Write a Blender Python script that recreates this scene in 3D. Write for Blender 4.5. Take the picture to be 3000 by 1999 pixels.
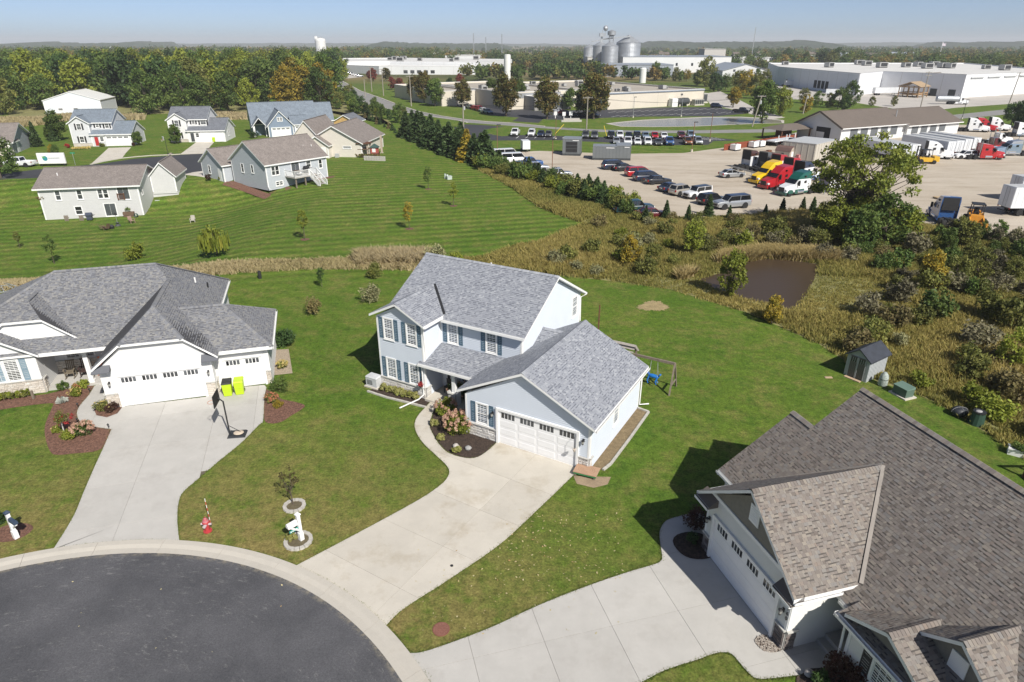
import bpy, math, random
import numpy as np
from math import radians, sin, cos, pi, sqrt, atan2, hypot
from mathutils import Vector, Matrix
random.seed(7); NP = np.random.default_rng(7)
SC = bpy.context.scene
for o in list(bpy.data.objects): bpy.data.objects.remove(o)
COL = SC.collection
# ---------------------------------------------------------------- camera
HC = 21.0; FPX = 1912.7; PIT = radians(24.521)
cam = bpy.data.cameras.new('camera'); cam.sensor_width = 36.0; cam.lens = FPX/3000*36
cam.clip_start = 0.5; cam.clip_end = 30000
camo = bpy.data.objects.new('camera', cam); COL.objects.link(camo)
camo.location = (0, 0, HC); camo.rotation_euler = (pi/2-PIT, 0, 0); SC.camera = camo
# ---------------------------------------------------------------- sky, sun, exposure
SUN_EL = radians(42.5); SAZ = radians(122.3)          # direction shadows fall (from +X, ccw)
to_sun = Vector((-cos(SAZ)*cos(SUN_EL), -sin(SAZ)*cos(SUN_EL), sin(SUN_EL)))
W = bpy.data.worlds.new('World'); SC.world = W; W.use_nodes = True
nt = W.node_tree; bg = nt.nodes['Background']
sky = nt.nodes.new('ShaderNodeTexSky'); sky.sky_type = 'NISHITA'; sky.sun_disc = False
sky.sun_elevation = SUN_EL; sky.sun_rotation = atan2(to_sun.x, to_sun.y)
sky.altitude = 250; sky.air_density = 0.4; sky.dust_density = 0.9; sky.ozone_density = 1.0
nt.links.new(sky.outputs[0], bg.inputs[0]); bg.inputs[1].default_value = 0.088
sl = bpy.data.lights.new('sun', 'SUN'); sl.energy = 4.2; sl.angle = radians(0.53); sl.color = (1, .955, .88)
so = bpy.data.objects.new('sun', sl); COL.objects.link(so)
so.rotation_euler = to_sun.to_track_quat('Z', 'Y').to_euler(); so.location = (40, -60, 80)
SC.view_settings.view_transform = 'Standard'; SC.view_settings.look = 'None'
SC.view_settings.exposure = 0.5; HAZE = 1.7e-4; SC.view_settings.gamma = 1.0
SC.render.engine = 'CYCLES'; SC.cycles.use_denoising = True
SC.cycles.max_bounces = 6; SC.cycles.diffuse_bounces = 3; SC.cycles.glossy_bounces = 3
SC.cycles.transmission_bounces = 3; SC.cycles.transparent_max_bounces = 4; SC.cycles.volume_bounces = 0
SC.cycles.caustics_reflective = False; SC.cycles.caustics_refractive = False
# ---------------------------------------------------------------- pixel -> place on the ground
def sstep(a, b, t):
    t = min(1, max(0, (t-a)/(b-a))); return t*t*(3-2*t)
def hgt(x, y):                                          # the low ground behind the lots
    return -3.0*sstep(-27, -50, x)*sstep(57, 71, y)*(1-sstep(99, 113, y))
def ray(px, py):
    a, b = (px-1500)/FPX, -(py-999.5)/FPX
    return Vector((a, cos(PIT)+b*sin(PIT), -sin(PIT)+b*cos(PIT)))
def G(px, py, z=None):
    d = ray(px, py); zz = z if z is not None else 0.0
    for _ in range(12):
        t = (zz-HC)/d.z; x, y = d.x*t, d.y*t
        if z is not None: break
        zz = hgt(x, y)
    return Vector((x, y, zz))
def GD(dx, dy, z=None): return G(dx*1.275, dy*1.275, z)    # same for the smaller view of the photo
def AT(px, py, dist):                                   # point on the ray at forward distance dist
    d = ray(px, py); t = dist/d.y; return Vector((d.x*t, d.y*t, HC+d.z*t))
# ---------------------------------------------------------------- mesh builder
class MB:
    def __init__(s): s.v = []; s.f = []; s.m = []; s.t = None
    def face(s, pts, m=0):
        n = len(s.v); s.v += [tuple(p) for p in pts]; s.f.append(tuple(range(n, n+len(pts)))); s.m.append(m)
    def hexa(s, p, m=0):                                # p: 4 bottom ccw, 4 top ccw
        n = len(s.v); s.v += [tuple(q) for q in p]
        for f in ((3,2,1,0),(4,5,6,7),(0,1,5,4),(1,2,6,5),(2,3,7,6),(3,0,4,7)):
            s.f.append(tuple(n+i for i in f)); s.m.append(m)
    def box(s, x0, x1, y0, y1, z0, z1, m=0):
        s.hexa([(x0,y0,z0),(x1,y0,z0),(x1,y1,z0),(x0,y1,z0),(x0,y0,z1),(x1,y0,z1),(x1,y1,z1),(x0,y1,z1)], m)
    def extr(s, poly, vec, m=0, ms=None, cap0=True):                # planar polygon swept by vec
        n = len(s.v); k = len(poly); vec = Vector(vec)
        s.v += [tuple(p) for p in poly]+[tuple(Vector(p)+vec) for p in poly]
        if cap0: s.f.append(tuple(n+i for i in reversed(range(k)))); s.m.append(m)
        s.f.append(tuple(n+k+i for i in range(k))); s.m.append(m)
        for i in range(k):
            j = (i+1) % k; s.f.append((n+i, n+j, n+k+j, n+k+i)); s.m.append(m if ms is None else ms)
    def prism(s, poly, z0, z1, m=0, ms=None): s.extr([(p[0], p[1], z0) for p in poly], (0,0,z1-z0), m, ms)
    def tube(s, path, r, n=6, m=0, cap=True):
        path = [Vector(p) for p in path]; k = len(path); rr = r if hasattr(r, '__len__') else [r]*k
        base = len(s.v)
        for i, p in enumerate(path):
            d = (path[min(i+1, k-1)]-path[max(i-1, 0)]).normalized()
            a = d.cross(Vector((0,0,1)) if abs(d.z) < .9 else Vector((1,0,0))).normalized(); b = d.cross(a)
            for j in range(n):
                t = 2*pi*j/n; s.v.append(tuple(p+(a*cos(t)+b*sin(t))*rr[i]))
        for i in range(k-1):
            for j in range(n):
                a, b = base+i*n+j, base+i*n+(j+1) % n; s.f.append((a, a+n, b+n, b)); s.m.append(m)
        if cap:
            s.f.append(tuple(base+j for j in range(n))); s.m.append(m)
            s.f.append(tuple(base+(k-1)*n+j for j in reversed(range(n)))); s.m.append(m)
    def lathe(s, prof, n=16, c=(0,0,0), m=0, axis='z'):
        base = len(s.v); k = len(prof)
        for r, z in prof:
            for j in range(n):
                t = 2*pi*j/n
                q = (r*cos(t), r*sin(t), z) if axis == 'z' else ((r*cos(t), z, -r*sin(t)) if axis == 'y' else (z, r*cos(t), r*sin(t)))
                s.v.append((c[0]+q[0], c[1]+q[1], c[2]+q[2]))
        for i in range(k-1):
            for j in range(n):
                a, b = base+i*n+j, base+i*n+(j+1) % n; s.f.append((a, b, b+n, a+n)); s.m.append(m)
        s.f.append(tuple(base+j for j in reversed(range(n)))); s.m.append(m)
        s.f.append(tuple(base+(k-1)*n+j for j in range(n))); s.m.append(m)
    def beam(s, a, b, w, h=None, m=0):
        a, b = Vector(a), Vector(b); h = h or w; d = (b-a).normalized()
        sd = d.cross(Vector((0,0,1)) if abs(d.z) < .95 else Vector((0,1,0))).normalized()*(w/2)
        up = sd.cross(d).normalized()*(h/2)
        s.hexa([a-sd-up, a+sd-up, b+sd-up, b-sd-up, a-sd+up, a+sd+up, b+sd+up, b-sd+up], m)
    def ball(s, c, r, n=10, k=6, m=0):
        r = r if hasattr(r, '__len__') else (r, r, r); base = len(s.v)
        for i in range(k+1):
            f = -pi/2+pi*i/k
            for j in range(n):
                t = 2*pi*j/n; s.v.append((c[0]+r[0]*cos(f)*cos(t), c[1]+r[1]*cos(f)*sin(t), c[2]+r[2]*sin(f)))
        for i in range(k):
            for j in range(n):
                a, b = base+i*n+j, base+i*n+(j+1) % n; s.f.append((a, b, b+n, a+n)); s.m.append(m)
    def xf(s, M):
        s.v = [tuple(M @ Vector(p)) for p in s.v]; return s
    def add(s, o):
        n = len(s.v); s.v += o.v; s.f += [tuple(n+i for i in f) for f in o.f]; s.m += o.m
    def mesh(s, name, mats, smooth=False):
        me = bpy.data.meshes.new(name); me.from_pydata(s.v, [], s.f)
        for a in mats: me.materials.append(a)
        if len(mats) > 1: me.polygons.foreach_set('material_index', s.m)
        if smooth: me.polygons.foreach_set('use_smooth', [True]*len(s.f))
        if s.t is not None:
            at = me.attributes.new('tint', 'FLOAT', 'FACE'); at.data.foreach_set('value', s.t)
        me.update(); return me
    def obj(s, name, mats, parent=None, smooth=False, bev=0):
        mats = mats if isinstance(mats, (list, tuple)) else [mats]
        o = bpy.data.objects.new(name, s.mesh(name, mats, smooth)); COL.objects.link(o); o.parent = parent
        if bev:
            b = o.modifiers.new('bevel', 'BEVEL'); b.width = bev; b.segments = 2; b.limit_method = 'ANGLE'
        return o
def npmesh(name, V, F, mats, tint=None, mi=None):       # quick path for big arrays (F: n x k)
    me = bpy.data.meshes.new(name); n, k = F.shape
    me.vertices.add(len(V)); me.vertices.foreach_set('co', np.asarray(V, np.float32).ravel())
    me.loops.add(n*k); me.loops.foreach_set('vertex_index', F.astype(np.int32).ravel())
    me.polygons.add(n); me.polygons.foreach_set('loop_start', np.arange(0, n*k, k, dtype=np.int32))
    for a in mats: me.materials.append(a)
    if mi is not None: me.polygons.foreach_set('material_index', mi.astype(np.int32))
    if tint is not None:
        at = me.attributes.new('tint', 'FLOAT', 'FACE'); at.data.foreach_set('value', np.asarray(tint, np.float32))
    me.update(calc_edges=True); return me
def link(name, data, parent=None, loc=None, rz=None, sc=None):
    o = bpy.data.objects.new(name, data); COL.objects.link(o); o.parent = parent
    if loc is not None: o.location = loc
    if rz is not None: o.rotation_euler = (0, 0, rz)
    if sc is not None: o.scale = sc if hasattr(sc, '__len__') else (sc, sc, sc)
    return o
def tag(o, label=None, cat=None, group=None, kind=None):
    if label: o['label'] = label
    if cat: o['category'] = cat
    if group: o['group'] = group
    if kind: o['kind'] = kind
    return o
def thing(name, label, cat, loc=(0,0,0), rz=0, group=None):
    return tag(link(name, None, None, loc, rz), label, cat, group)
def kids(o): return [c for c in KID.get(o.name, [])]
KID = {}
def reg(o):                                             # remember parts so copies need no scene scan
    KID[o.name] = [c for c in bpy.data.objects if c.parent == o]
    for c in KID[o.name]: KID[c.name] = [d for d in bpy.data.objects if d.parent == c]
    return o
def dup(o, loc, rz, label=None, sc=None, swap=None):
    r = o.copy(); COL.objects.link(r); r.location = loc; r.rotation_euler = (0, 0, rz)
    if sc is not None: r.scale = sc if hasattr(sc, '__len__') else (sc, sc, sc)
    if label: r['label'] = label
    def rec(src, dst):
        for c in KID.get(src.name, []):
            d = c.copy(); COL.objects.link(d); d.parent = dst
            if swap:
                for i, s_ in enumerate(d.material_slots):
                    if s_.material and s_.material.name in swap:
                        s_.link = 'OBJECT'; s_.material = swap[s_.material.name]
            rec(c, d)
    rec(o, r); return r
# ---------------------------------------------------------------- materials
MT = {}
def mat(name, col, rough=.7, metal=0, var=.12, vs=2.0, bump=0, bs=40, spec=.4, coat=0, col2=None, fine=0, wear=None, wscale=.5, wamt=.5, ov=0):
    if name in MT: return MT[name]
    m = bpy.data.materials.new(name); MT[name] = m; m.use_nodes = True; n = m.node_tree.nodes; l = m.node_tree.links
    b = n['Principled BSDF']; b.inputs['Roughness'].default_value = rough; b.inputs['Metallic'].default_value = metal
    b.inputs['Specular IOR Level'].default_value = spec; b.inputs['Coat Weight'].default_value = coat; b.inputs['Coat Roughness'].default_value = .08
    geo = n.new('ShaderNodeNewGeometry'); c = tuple(col)
    lo = tuple(x*(1-var) for x in c)+(1,); hi = tuple((x*(1+var) if col2 is None else y) for x, y in zip(c, col2 or c))+(1,)
    tx = n.new('ShaderNodeTexNoise'); tx.inputs['Scale'].default_value = vs; tx.inputs['Detail'].default_value = 6; tx.inputs['Roughness'].default_value = .65
    l.new(geo.outputs['Position'], tx.inputs['Vector'])
    mr = n.new('ShaderNodeMapRange'); mr.inputs[1].default_value = .3; mr.inputs[2].default_value = .7; l.new(tx.outputs[0], mr.inputs[0])
    mx = n.new('ShaderNodeMix'); mx.data_type = 'RGBA'; l.new(mr.outputs[0], mx.inputs[0]); mx.inputs[6].default_value = lo; mx.inputs[7].default_value = hi
    out = mx.outputs[2]
    if fine:
        t2 = n.new('ShaderNodeTexNoise'); t2.inputs['Scale'].default_value = bs; t2.inputs['Detail'].default_value = 4; l.new(geo.outputs['Position'], t2.inputs['Vector'])
        m2 = n.new('ShaderNodeMapRange'); m2.inputs[1].default_value = .25; m2.inputs[2].default_value = .75; m2.inputs[3].default_value = 1-fine; m2.inputs[4].default_value = 1+fine; l.new(t2.outputs[0], m2.inputs[0])
        mm = n.new('ShaderNodeVectorMath'); mm.operation = 'SCALE'; l.new(out, mm.inputs[0]); l.new(m2.outputs[0], mm.inputs['Scale']); out = mm.outputs[0]
    if wear:
        t3 = n.new('ShaderNodeTexNoise'); t3.inputs['Scale'].default_value = wscale; t3.inputs['Detail'].default_value = 8; t3.inputs['Roughness'].default_value = .7; l.new(geo.outputs['Position'], t3.inputs['Vector'])
        m3 = n.new('ShaderNodeMapRange'); m3.inputs[1].default_value = .52; m3.inputs[2].default_value = .7; m3.inputs[4].default_value = wamt; l.new(t3.outputs[0], m3.inputs[0])
        x3 = n.new('ShaderNodeMix'); x3.data_type = 'RGBA'; l.new(m3.outputs[0], x3.inputs[0]); l.new(out, x3.inputs[6]); x3.inputs[7].default_value = tuple(wear)+(1,); out = x3.outputs[2]
    if ov:
        oi = n.new('ShaderNodeObjectInfo'); mo = n.new('ShaderNodeMapRange'); mo.inputs[3].default_value = 1-ov; mo.inputs[4].default_value = 1+ov; l.new(oi.outputs['Random'], mo.inputs[0]); so_ = n.new('ShaderNodeVectorMath'); so_.operation = 'SCALE'; l.new(out, so_.inputs[0]); l.new(mo.outputs[0], so_.inputs['Scale']); out = so_.outputs[0]
    l.new(out, b.inputs['Base Color'])
    if bump:
        t4 = n.new('ShaderNodeTexNoise'); t4.inputs['Scale'].default_value = bs; t4.inputs['Detail'].default_value = 5; l.new(geo.outputs['Position'], t4.inputs['Vector'])
        bp = n.new('ShaderNodeBump'); bp.inputs['Strength'].default_value = min(1, bump); bp.inputs['Distance'].default_value = .02; l.new(t4.outputs[0], bp.inputs['Height']); l.new(bp.outputs[0], b.inputs['Normal'])
    return m
def leafmat(name, cols, trans=.3, rough=.6, objvar=.25):
    if name in MT: return MT[name]
    m = bpy.data.materials.new(name); MT[name] = m; m.use_nodes = True; n = m.node_tree.nodes; l = m.node_tree.links
    b = n['Principled BSDF']; b.inputs['Roughness'].default_value = rough; b.inputs['Specular IOR Level'].default_value = .25
    at = n.new('ShaderNodeAttribute'); at.attribute_name = 'tint'
    r = n.new('ShaderNodeValToRGB'); e = r.color_ramp.elements
    for i, c in enumerate(cols):
        p = i/(len(cols)-1)
        if i < 2: e[i].position = p; e[i].color = tuple(c)+(1,)
        else: q = e.new(p); q.color = tuple(c)+(1,)
    if len(cols) > 2: e[0].position = 0; e[1].position = 1/(len(cols)-1)
    l.new(at.outputs['Fac'], r.inputs[0])
    oi = n.new('ShaderNodeObjectInfo'); mr = n.new('ShaderNodeMapRange'); mr.inputs[3].default_value = 1-objvar; mr.inputs[4].default_value = 1+objvar; l.new(oi.outputs['Random'], mr.inputs[0])
    sc = n.new('ShaderNodeVectorMath'); sc.operation = 'SCALE'; l.new(r.outputs[0], sc.inputs[0]); l.new(mr.outputs[0], sc.inputs['Scale'])
    l.new(sc.outputs[0], b.inputs['Base Color'])
    tr = n.new('ShaderNodeBsdfTranslucent'); l.new(sc.outputs[0], tr.inputs[0]); mx = n.new('ShaderNodeMixShader'); mx.inputs[0].default_value = trans
    l.new(b.outputs[0], mx.inputs[1]); l.new(tr.outputs[0], mx.inputs[2]); l.new(mx.outputs[0], n['Material Output'].inputs[0])
    return m
def tintmat(name, cols, rough=.85, bump=.3, bs=60):      # per-piece colour, for shingles and stones
    if name in MT: return MT[name]
    m = leafmat(name, cols, 0, rough, 0); n = m.node_tree.nodes; l = m.node_tree.links
    geo = n.new('ShaderNodeNewGeometry'); t4 = n.new('ShaderNodeTexNoise'); t4.inputs['Scale'].default_value = bs; l.new(geo.outputs['Position'], t4.inputs['Vector'])
    bp = n.new('ShaderNodeBump'); bp.inputs['Strength'].default_value = bump; bp.inputs['Distance'].default_value = .01; l.new(t4.outputs[0], bp.inputs['Height']); l.new(bp.outputs[0], n['Principled BSDF'].inputs['Normal'])
    l.new(n['Principled BSDF'].outputs[0], n['Material Output'].inputs[0])
    return m
def glassmat(name, col=(.02,.025,.03), rough=.04):
    if name in MT: return MT[name]
    m = mat(name, col, rough, 0, .3, .7, spec=.8); return m
WHITE = mat('white_trim', (.78,.78,.77), .5, var=.04, vs=3)
WDOOR = mat('white_door', (.8,.8,.8), .45, var=.03, vs=2)
DARK = mat('dark_metal', (.025,.026,.028), .5, var=.2)
GLASS = mat('window_glass', (.05,.055,.06), .05, 0, .3, .7, spec=.7, ov=.85)
RUBBER = mat('tyre_rubber', (.018,.018,.019), .85, var=.2, vs=8)
RIM = mat('wheel_rim', (.45,.46,.47), .35, .7, var=.15)
CONC = mat('concrete', (.52,.485,.42), .85, var=.07, vs=.7, bump=.15, bs=90, fine=.06, wear=(.4,.35,.27), wscale=.5, wamt=.85, ov=.045)
CONC2 = mat('concrete_grey', (.46,.445,.415), .85, var=.06, vs=.9, bump=.15, bs=90, fine=.06, wear=(.38,.36,.33), wscale=.5, wamt=.7, ov=.04)
WOODG = mat('weathered_wood', (.2,.165,.13), .85, var=.25, vs=6, bump=.3, bs=30)
WOODB = mat('brown_wood', (.12,.055,.03), .8, var=.25, vs=6)
STEEL = mat('galvanised_steel', (.45,.47,.48), .42, .55, var=.1, vs=.6)
# ================================================================ the ground
def nodemat(name):
    m = bpy.data.materials.new(name); MT[name] = m; m.use_nodes = True
    return m, m.node_tree.nodes, m.node_tree.links
def N(n, l, typ, ins=(), **kw):
    x = n.new('ShaderNode'+typ)
    for k, v in kw.items(): setattr(x, k, v)
    for k, v in ins:
        if hasattr(v, 'is_linked') or v.__class__.__name__.startswith('NodeSocket'): l.new(v, x.inputs[k])
        else: x.inputs[k].default_value = v
    return x
def noise(n, l, vec, scale, detail=4, rough=.6): return N(n, l, 'TexNoise', (('Vector', vec), ('Scale', scale), ('Detail', detail), ('Roughness', rough))).outputs[0]
def rng(n, l, x, a, b, c=0, d=1): return N(n, l, 'MapRange', ((0, x), (1, a), (2, b), (3, c), (4, d))).outputs[0]
def mixc(n, l, f, a, b):
    q = lambda c: tuple(c)+(1,) if isinstance(c, tuple) and len(c) == 3 else c
    return N(n, l, 'Mix', ((0, f), (6, q(a)), (7, q(b))), data_type='RGBA').outputs[2]
def mth(n, l, op, a, b=0.0): return N(n, l, 'Math', ((0, a), (1, b)), operation=op).outputs[0]
def lawnmat():
    m, n, l = nodemat('lawn_grass'); P = n.new('ShaderNodeNewGeometry').outputs['Position']
    b = n['Principled BSDF']; b.inputs['Roughness'].default_value = .9; b.inputs['Specular IOR Level'].default_value = .15
    c = mixc(n, l, rng(n, l, noise(n, l, P, .11, 5), .35, .65), (.07,.126,.014), (.1,.15,.02))
    c = mixc(n, l, rng(n, l, noise(n, l, P, .45, 7, .75), .47, .63, 0, .65), c, (.175,.16,.05))          # drier
    c = mixc(n, l, rng(n, l, noise(n, l, P, .8, 7, .75), .5, .66, 0, .75), c, (.05,.104,.013))         # lush
    sep = N(n, l, 'SeparateXYZ', ((0, P),))
    # dry ends near the kerb
    dx = mth(n, l, 'ADD', sep.outputs[0], 16.6); dy = mth(n, l, 'ADD', sep.outputs[1], -7.45)
    dist = mth(n, l, 'SQRT', mth(n, l, 'ADD', mth(n, l, 'MULTIPLY', dx, dx), mth(n, l, 'MULTIPLY', dy, dy)))
    near = mth(n, l, 'MULTIPLY', rng(n, l, dist, 16.5, 29, 1, 0), rng(n, l, noise(n, l, P, .7, 7, .75), .34, .56))
    c = mixc(n, l, near, c, (.2,.165,.058))
    # mowing bands: two sets of slightly bent stripes
    for ang, sc_, lo, hi, amt in ((13, .15, 56, 66, .27), (-31, .2, 24, 30, .05)):
        mp = N(n, l, 'Mapping', (('Vector', P), ('Rotation', (0, 0, radians(-ang)))))
        w = N(n, l, 'TexWave', (('Vector', mp.outputs[0]), ('Scale', sc_), ('Distortion', 1.8), ('Detail', 3), ('Detail Scale', .12)), bands_direction='Y').outputs['Fac']
        k = rng(n, l, sep.outputs[1], lo, hi)
        if lo < 50: k = mth(n, l, 'MULTIPLY', k, rng(n, l, sep.outputs[1], 56, 66, 1, 0))
        f = mth(n, l, 'MULTIPLY', k, rng(n, l, noise(n, l, P, .06, 2), .3, .6, .35, 1))
        s = mth(n, l, 'ADD', 1.0, mth(n, l, 'MULTIPLY', mth(n, l, 'SUBTRACT', w, .5), mth(n, l, 'MULTIPLY', f, amt*2)))
        c = N(n, l, 'VectorMath', ((0, c), ('Scale', s)), operation='SCALE').outputs[0]
    fine = rng(n, l, noise(n, l, P, 9, 7, .85), .36, .64, .52, 1.55)
    c = N(n, l, 'VectorMath', ((0, c), ('Scale', fine)), operation='SCALE').outputs[0]
    mid = rng(n, l, noise(n, l, P, 2.6, 6, .8), .36, .64, .7, 1.36)
    c = N(n, l, 'VectorMath', ((0, c), ('Scale', mid)), operation='SCALE').outputs[0]
    # open country far off
    far = rng(n, l, sep.outputs[1], 330, 480)
    fld = mixc(n, l, rng(n, l, noise(n, l, P, .006, 3), .42, .55), (.07,.085,.025), (.2,.15,.075))
    c = mixc(n, l, far, c, fld)
    l.new(c, b.inputs['Base Color'])
    h = mth(n, l, 'ADD', noise(n, l, P, 30, 6, .8), mth(n, l, 'MULTIPLY', noise(n, l, P, 4, 4), .8))
    bp = N(n, l, 'Bump', (('Strength', .75), ('Distance', .05), ('Height', h))); l.new(bp.outputs[0], b.inputs['Normal'])
    return m
def asphaltmat():
    m, n, l = nodemat('cul_de_sac_asphalt'); P = n.new('ShaderNodeNewGeometry').outputs['Position']
    b = n['Principled BSDF']; b.inputs['Roughness'].default_value = .8; b.inputs['Specular IOR Level'].default_value = .3
    c = mixc(n, l, rng(n, l, noise(n, l, P, .35, 6), .35, .65), (.066,.067,.073), (.1,.1,.107))
    # scuffs that follow the turning circle
    sep = N(n, l, 'SeparateXYZ', ((0, P),)); dx = mth(n, l, 'ADD', sep.outputs[0], 16.6); dy = mth(n, l, 'ADD', sep.outputs[1], -7.45)
    r = mth(n, l, 'SQRT', mth(n, l, 'ADD', mth(n, l, 'MULTIPLY', dx, dx), mth(n, l, 'MULTIPLY', dy, dy))); a = mth(n, l, 'ARCTAN2', dy, dx)
    pol = N(n, l, 'CombineXYZ', ((0, mth(n, l, 'MULTIPLY', r, 2.6)), (1, mth(n, l, 'MULTIPLY', a, 9.0)), (2, 0.0))).outputs[0]
    sc1 = noise(n, l, pol, 2.4, 9, .85); band = rng(n, l, noise(n, l, pol, .3, 4), .44, .6)
    f = mth(n, l, 'MULTIPLY', rng(n, l, sc1, .54, .63, 0, .55), band)
    c = mixc(n, l, f, c, (.27,.265,.255))
    c = mixc(n, l, rng(n, l, noise(n, l, P, 14, 4, .8), .69, .74, 0, .6), c, (.26,.25,.23))     # specks
    fine = rng(n, l, noise(n, l, P, 16, 6, .85), .33, .67, .65, 1.4); c = N(n, l, 'VectorMath', ((0, c), ('Scale', fine)), operation='SCALE').outputs[0]
    edge = mth(n, l, 'MULTIPLY', rng(n, l, r, 15.2, 15.48), rng(n, l, noise(n, l, P, 3.0, 6, .8), .45, .6)); c = mixc(n, l, edge, c, (.27,.24,.18))
    l.new(c, b.inputs['Base Color'])
    bp = N(n, l, 'Bump', (('Strength', .5), ('Distance', .01), ('Height', noise(n, l, P, 80, 4, .8)))); l.new(bp.outputs[0], b.inputs['Normal'])
    return m
def gravelmat():
    m, n, l = nodemat('gravel'); P = n.new('ShaderNodeNewGeometry').outputs['Position']
    b = n['Principled BSDF']; b.inputs['Roughness'].default_value = .95; b.inputs['Specular IOR Level'].default_value = .1
    mp = N(n, l, 'Mapping', (('Vector', P), ('Rotation', (0, 0, radians(20))), ('Scale', (.35, 1.6, 1))))
    c = mixc(n, l, rng(n, l, noise(n, l, P, .07, 5), .35, .65), (.43,.375,.3), (.5,.445,.37))
    c = mixc(n, l, rng(n, l, noise(n, l, mp.outputs[0], .16, 8, .75), .48, .68, 0, .8), c, (.32,.265,.2))
    c = mixc(n, l, rng(n, l, noise(n, l, mp.outputs[0], .5, 7, .8), .54, .7, 0, .6), c, (.28,.235,.185))
    fine = rng(n, l, noise(n, l, P, 4, 8, .85), .25, .75, .82, 1.16); c = N(n, l, 'VectorMath', ((0, c), ('Scale', fine)), operation='SCALE').outputs[0]
    l.new(c, b.inputs['Base Color']); bp = N(n, l, 'Bump', (('Strength', .5), ('Distance', .05), ('Height', noise(n, l, P, 6, 8, .8)))); l.new(bp.outputs[0], b.inputs['Normal'])
    return m
def watermat(name, col, rough, bs=2.0, strength=.15):
    m, n, l = nodemat(name); P = n.new('ShaderNodeNewGeometry').outputs['Position']; b = n['Principled BSDF']
    b.inputs['Base Color'].default_value = tuple(col)+(1,); b.inputs['Roughness'].default_value = rough; b.inputs['Specular IOR Level'].default_value = .6
    mp = N(n, l, 'Mapping', (('Vector', P), ('Scale', (.5, 2, 1))))
    bp = N(n, l, 'Bump', (('Strength', strength), ('Distance', .05), ('Height', noise(n, l, mp.outputs[0], bs, 4)))); l.new(bp.outputs[0], b.inputs['Normal']); return m
LAWN = lawnmat(); ASPH = asphaltmat(); GRAV = gravelmat()
ROADM = mat('old_road', (.24,.235,.225), .85, var=.1, vs=.2, fine=.08, bs=6, wear=(.19,.185,.175), wscale=.08)
BLACKTOP = mat('fresh_blacktop', (.045,.046,.052), .8, var=.15, vs=.15, fine=.1, bs=8)
MEADOW = mat('meadow_soil', (.2,.19,.075), .95, var=.3, vs=.25, bump=.6, bs=3, fine=.3)
MULCH = mat('bark_mulch', (.15,.078,.054), .95, var=.4, vs=5, bump=.9, bs=13, fine=.6)
MULCHD = mat('dark_mulch', (.05,.035,.027), .95, var=.4, vs=5, bump=.9, bs=13, fine=.6)
SOIL = mat('dry_soil', (.3,.225,.15), .95, var=.2, vs=2, bump=.5, bs=20, fine=.2)
FARCON = mat('far_concrete', (.45,.42,.38), .9, var=.1, vs=.1, fine=.05, bs=1)
PAINT = mat('road_paint', (.72,.72,.7), .7, var=.1)
YPAINT = mat('yellow_paint', (.7,.5,.05), .7, var=.1)
POND = watermat('pond_water', (.24,.225,.18), .22, 1.2, .15); POND.node_tree.nodes['Principled BSDF'].inputs['Specular IOR Level'].default_value = .35
MUDW = watermat('muddy_pond_water', (.06,.041,.025), .35, 2.5, .3); MUDW.node_tree.nodes['Principled BSDF'].inputs['Specular IOR Level'].default_value = .25
# one ground sheet, finer over the low ground
def axis(a, b, fine, coarse): 
    c = [-7000, -4000, -2000, -1000, -600, -400, -300, -220] if a < 0 else [-200, -100, -40, 0, 10, 20, 30]
    x = a
    while x <= b: c.append(x); x += fine
    return c+coarse
gx = axis(-160, -18, 2.5, [0, 30, 60, 100, 160, 250, 400, 800, 1600, 3200, 5000, 7000]); gy = axis(50, 122.5, 2.5, [130, 150, 180, 220, 280, 350, 450, 600, 800, 1200, 1800, 3000, 5000, 7000, 9000])
gv = [(x, y, hgt(x, y)) for y in gy for x in gx]; nx = len(gx)
gf = [(j*nx+i, j*nx+i+1, (j+1)*nx+i+1, (j+1)*nx+i) for j in range(len(gy)-1) for i in range(nx-1)]
gm = MB(); gm.v = gv; gm.f = gf; gm.m = [0]*len(gf)
tag(gm.obj('ground', LAWN, smooth=True), 'mown green lawns running back to open country', kind='structure')
LAY = [0.004]
def sheet(name, pts, m, label, z=None, disp=False, kind='structure', parent=None):
    LAY[0] += .0004; z = z if z is not None else LAY[0]
    P = [(GD(*p) if disp else G(*p)) for p in pts] if len(pts[0]) == 2 else pts
    b = MB(); b.face([(p[0], p[1], hgt(p[0], p[1])+z) for p in P])
    if (Vector(P[1])-Vector(P[0])).cross(Vector(P[2])-Vector(P[1])).z < 0: pass
    o = b.obj(name, m, parent)
    me = o.data
    if me.polygons[0].normal.z < 0: me.flip_normals()
    return tag(o, label, kind=kind)
def dense(pts, step=3):                                  # densify a world polygon so it can follow the ground
    out = []
    for a, b in zip(pts, pts[1:]+pts[:1]):
        k = max(1, int((Vector(b)-Vector(a)).length/step)); out += [Vector(a).lerp(Vector(b), i/k) for i in range(k)]
    return out
Zm = lambda ox, oy, s: (lambda L_: [(ox+x*s, oy+y*s) for x, y in L_])
z2 = Zm(750, 60, .3189); z3 = Zm(1500, 60, .3189); z4 = Zm(2250, 60, .3189); z1 = Zm(0, 60, .3189)
MEADOW_P = [(960,596),(1100,594),(1176,568),(1251,556),(1339,515),(1400,502),(1440,486),(1560,500),(1700,497),(1850,490),(1900,500),(2060,505),(2130,520),(2200,535),(2353,560),(2800,655),(2800,1380),(2353,1050),(2250,985),(2150,925),(2080,895),(2020,880),(1950,835),(1880,790),(1790,750),(1720,720),(1620,690),(1540,665),(1420,648),(1330,638),(1200,625),(960,625)]
HEDGE_P = [(1085,368),(1110,373),(1440,486),(1400,502),(1339,513),(1290,497),(1236,476),(1176,431),(1103,393)]
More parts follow.
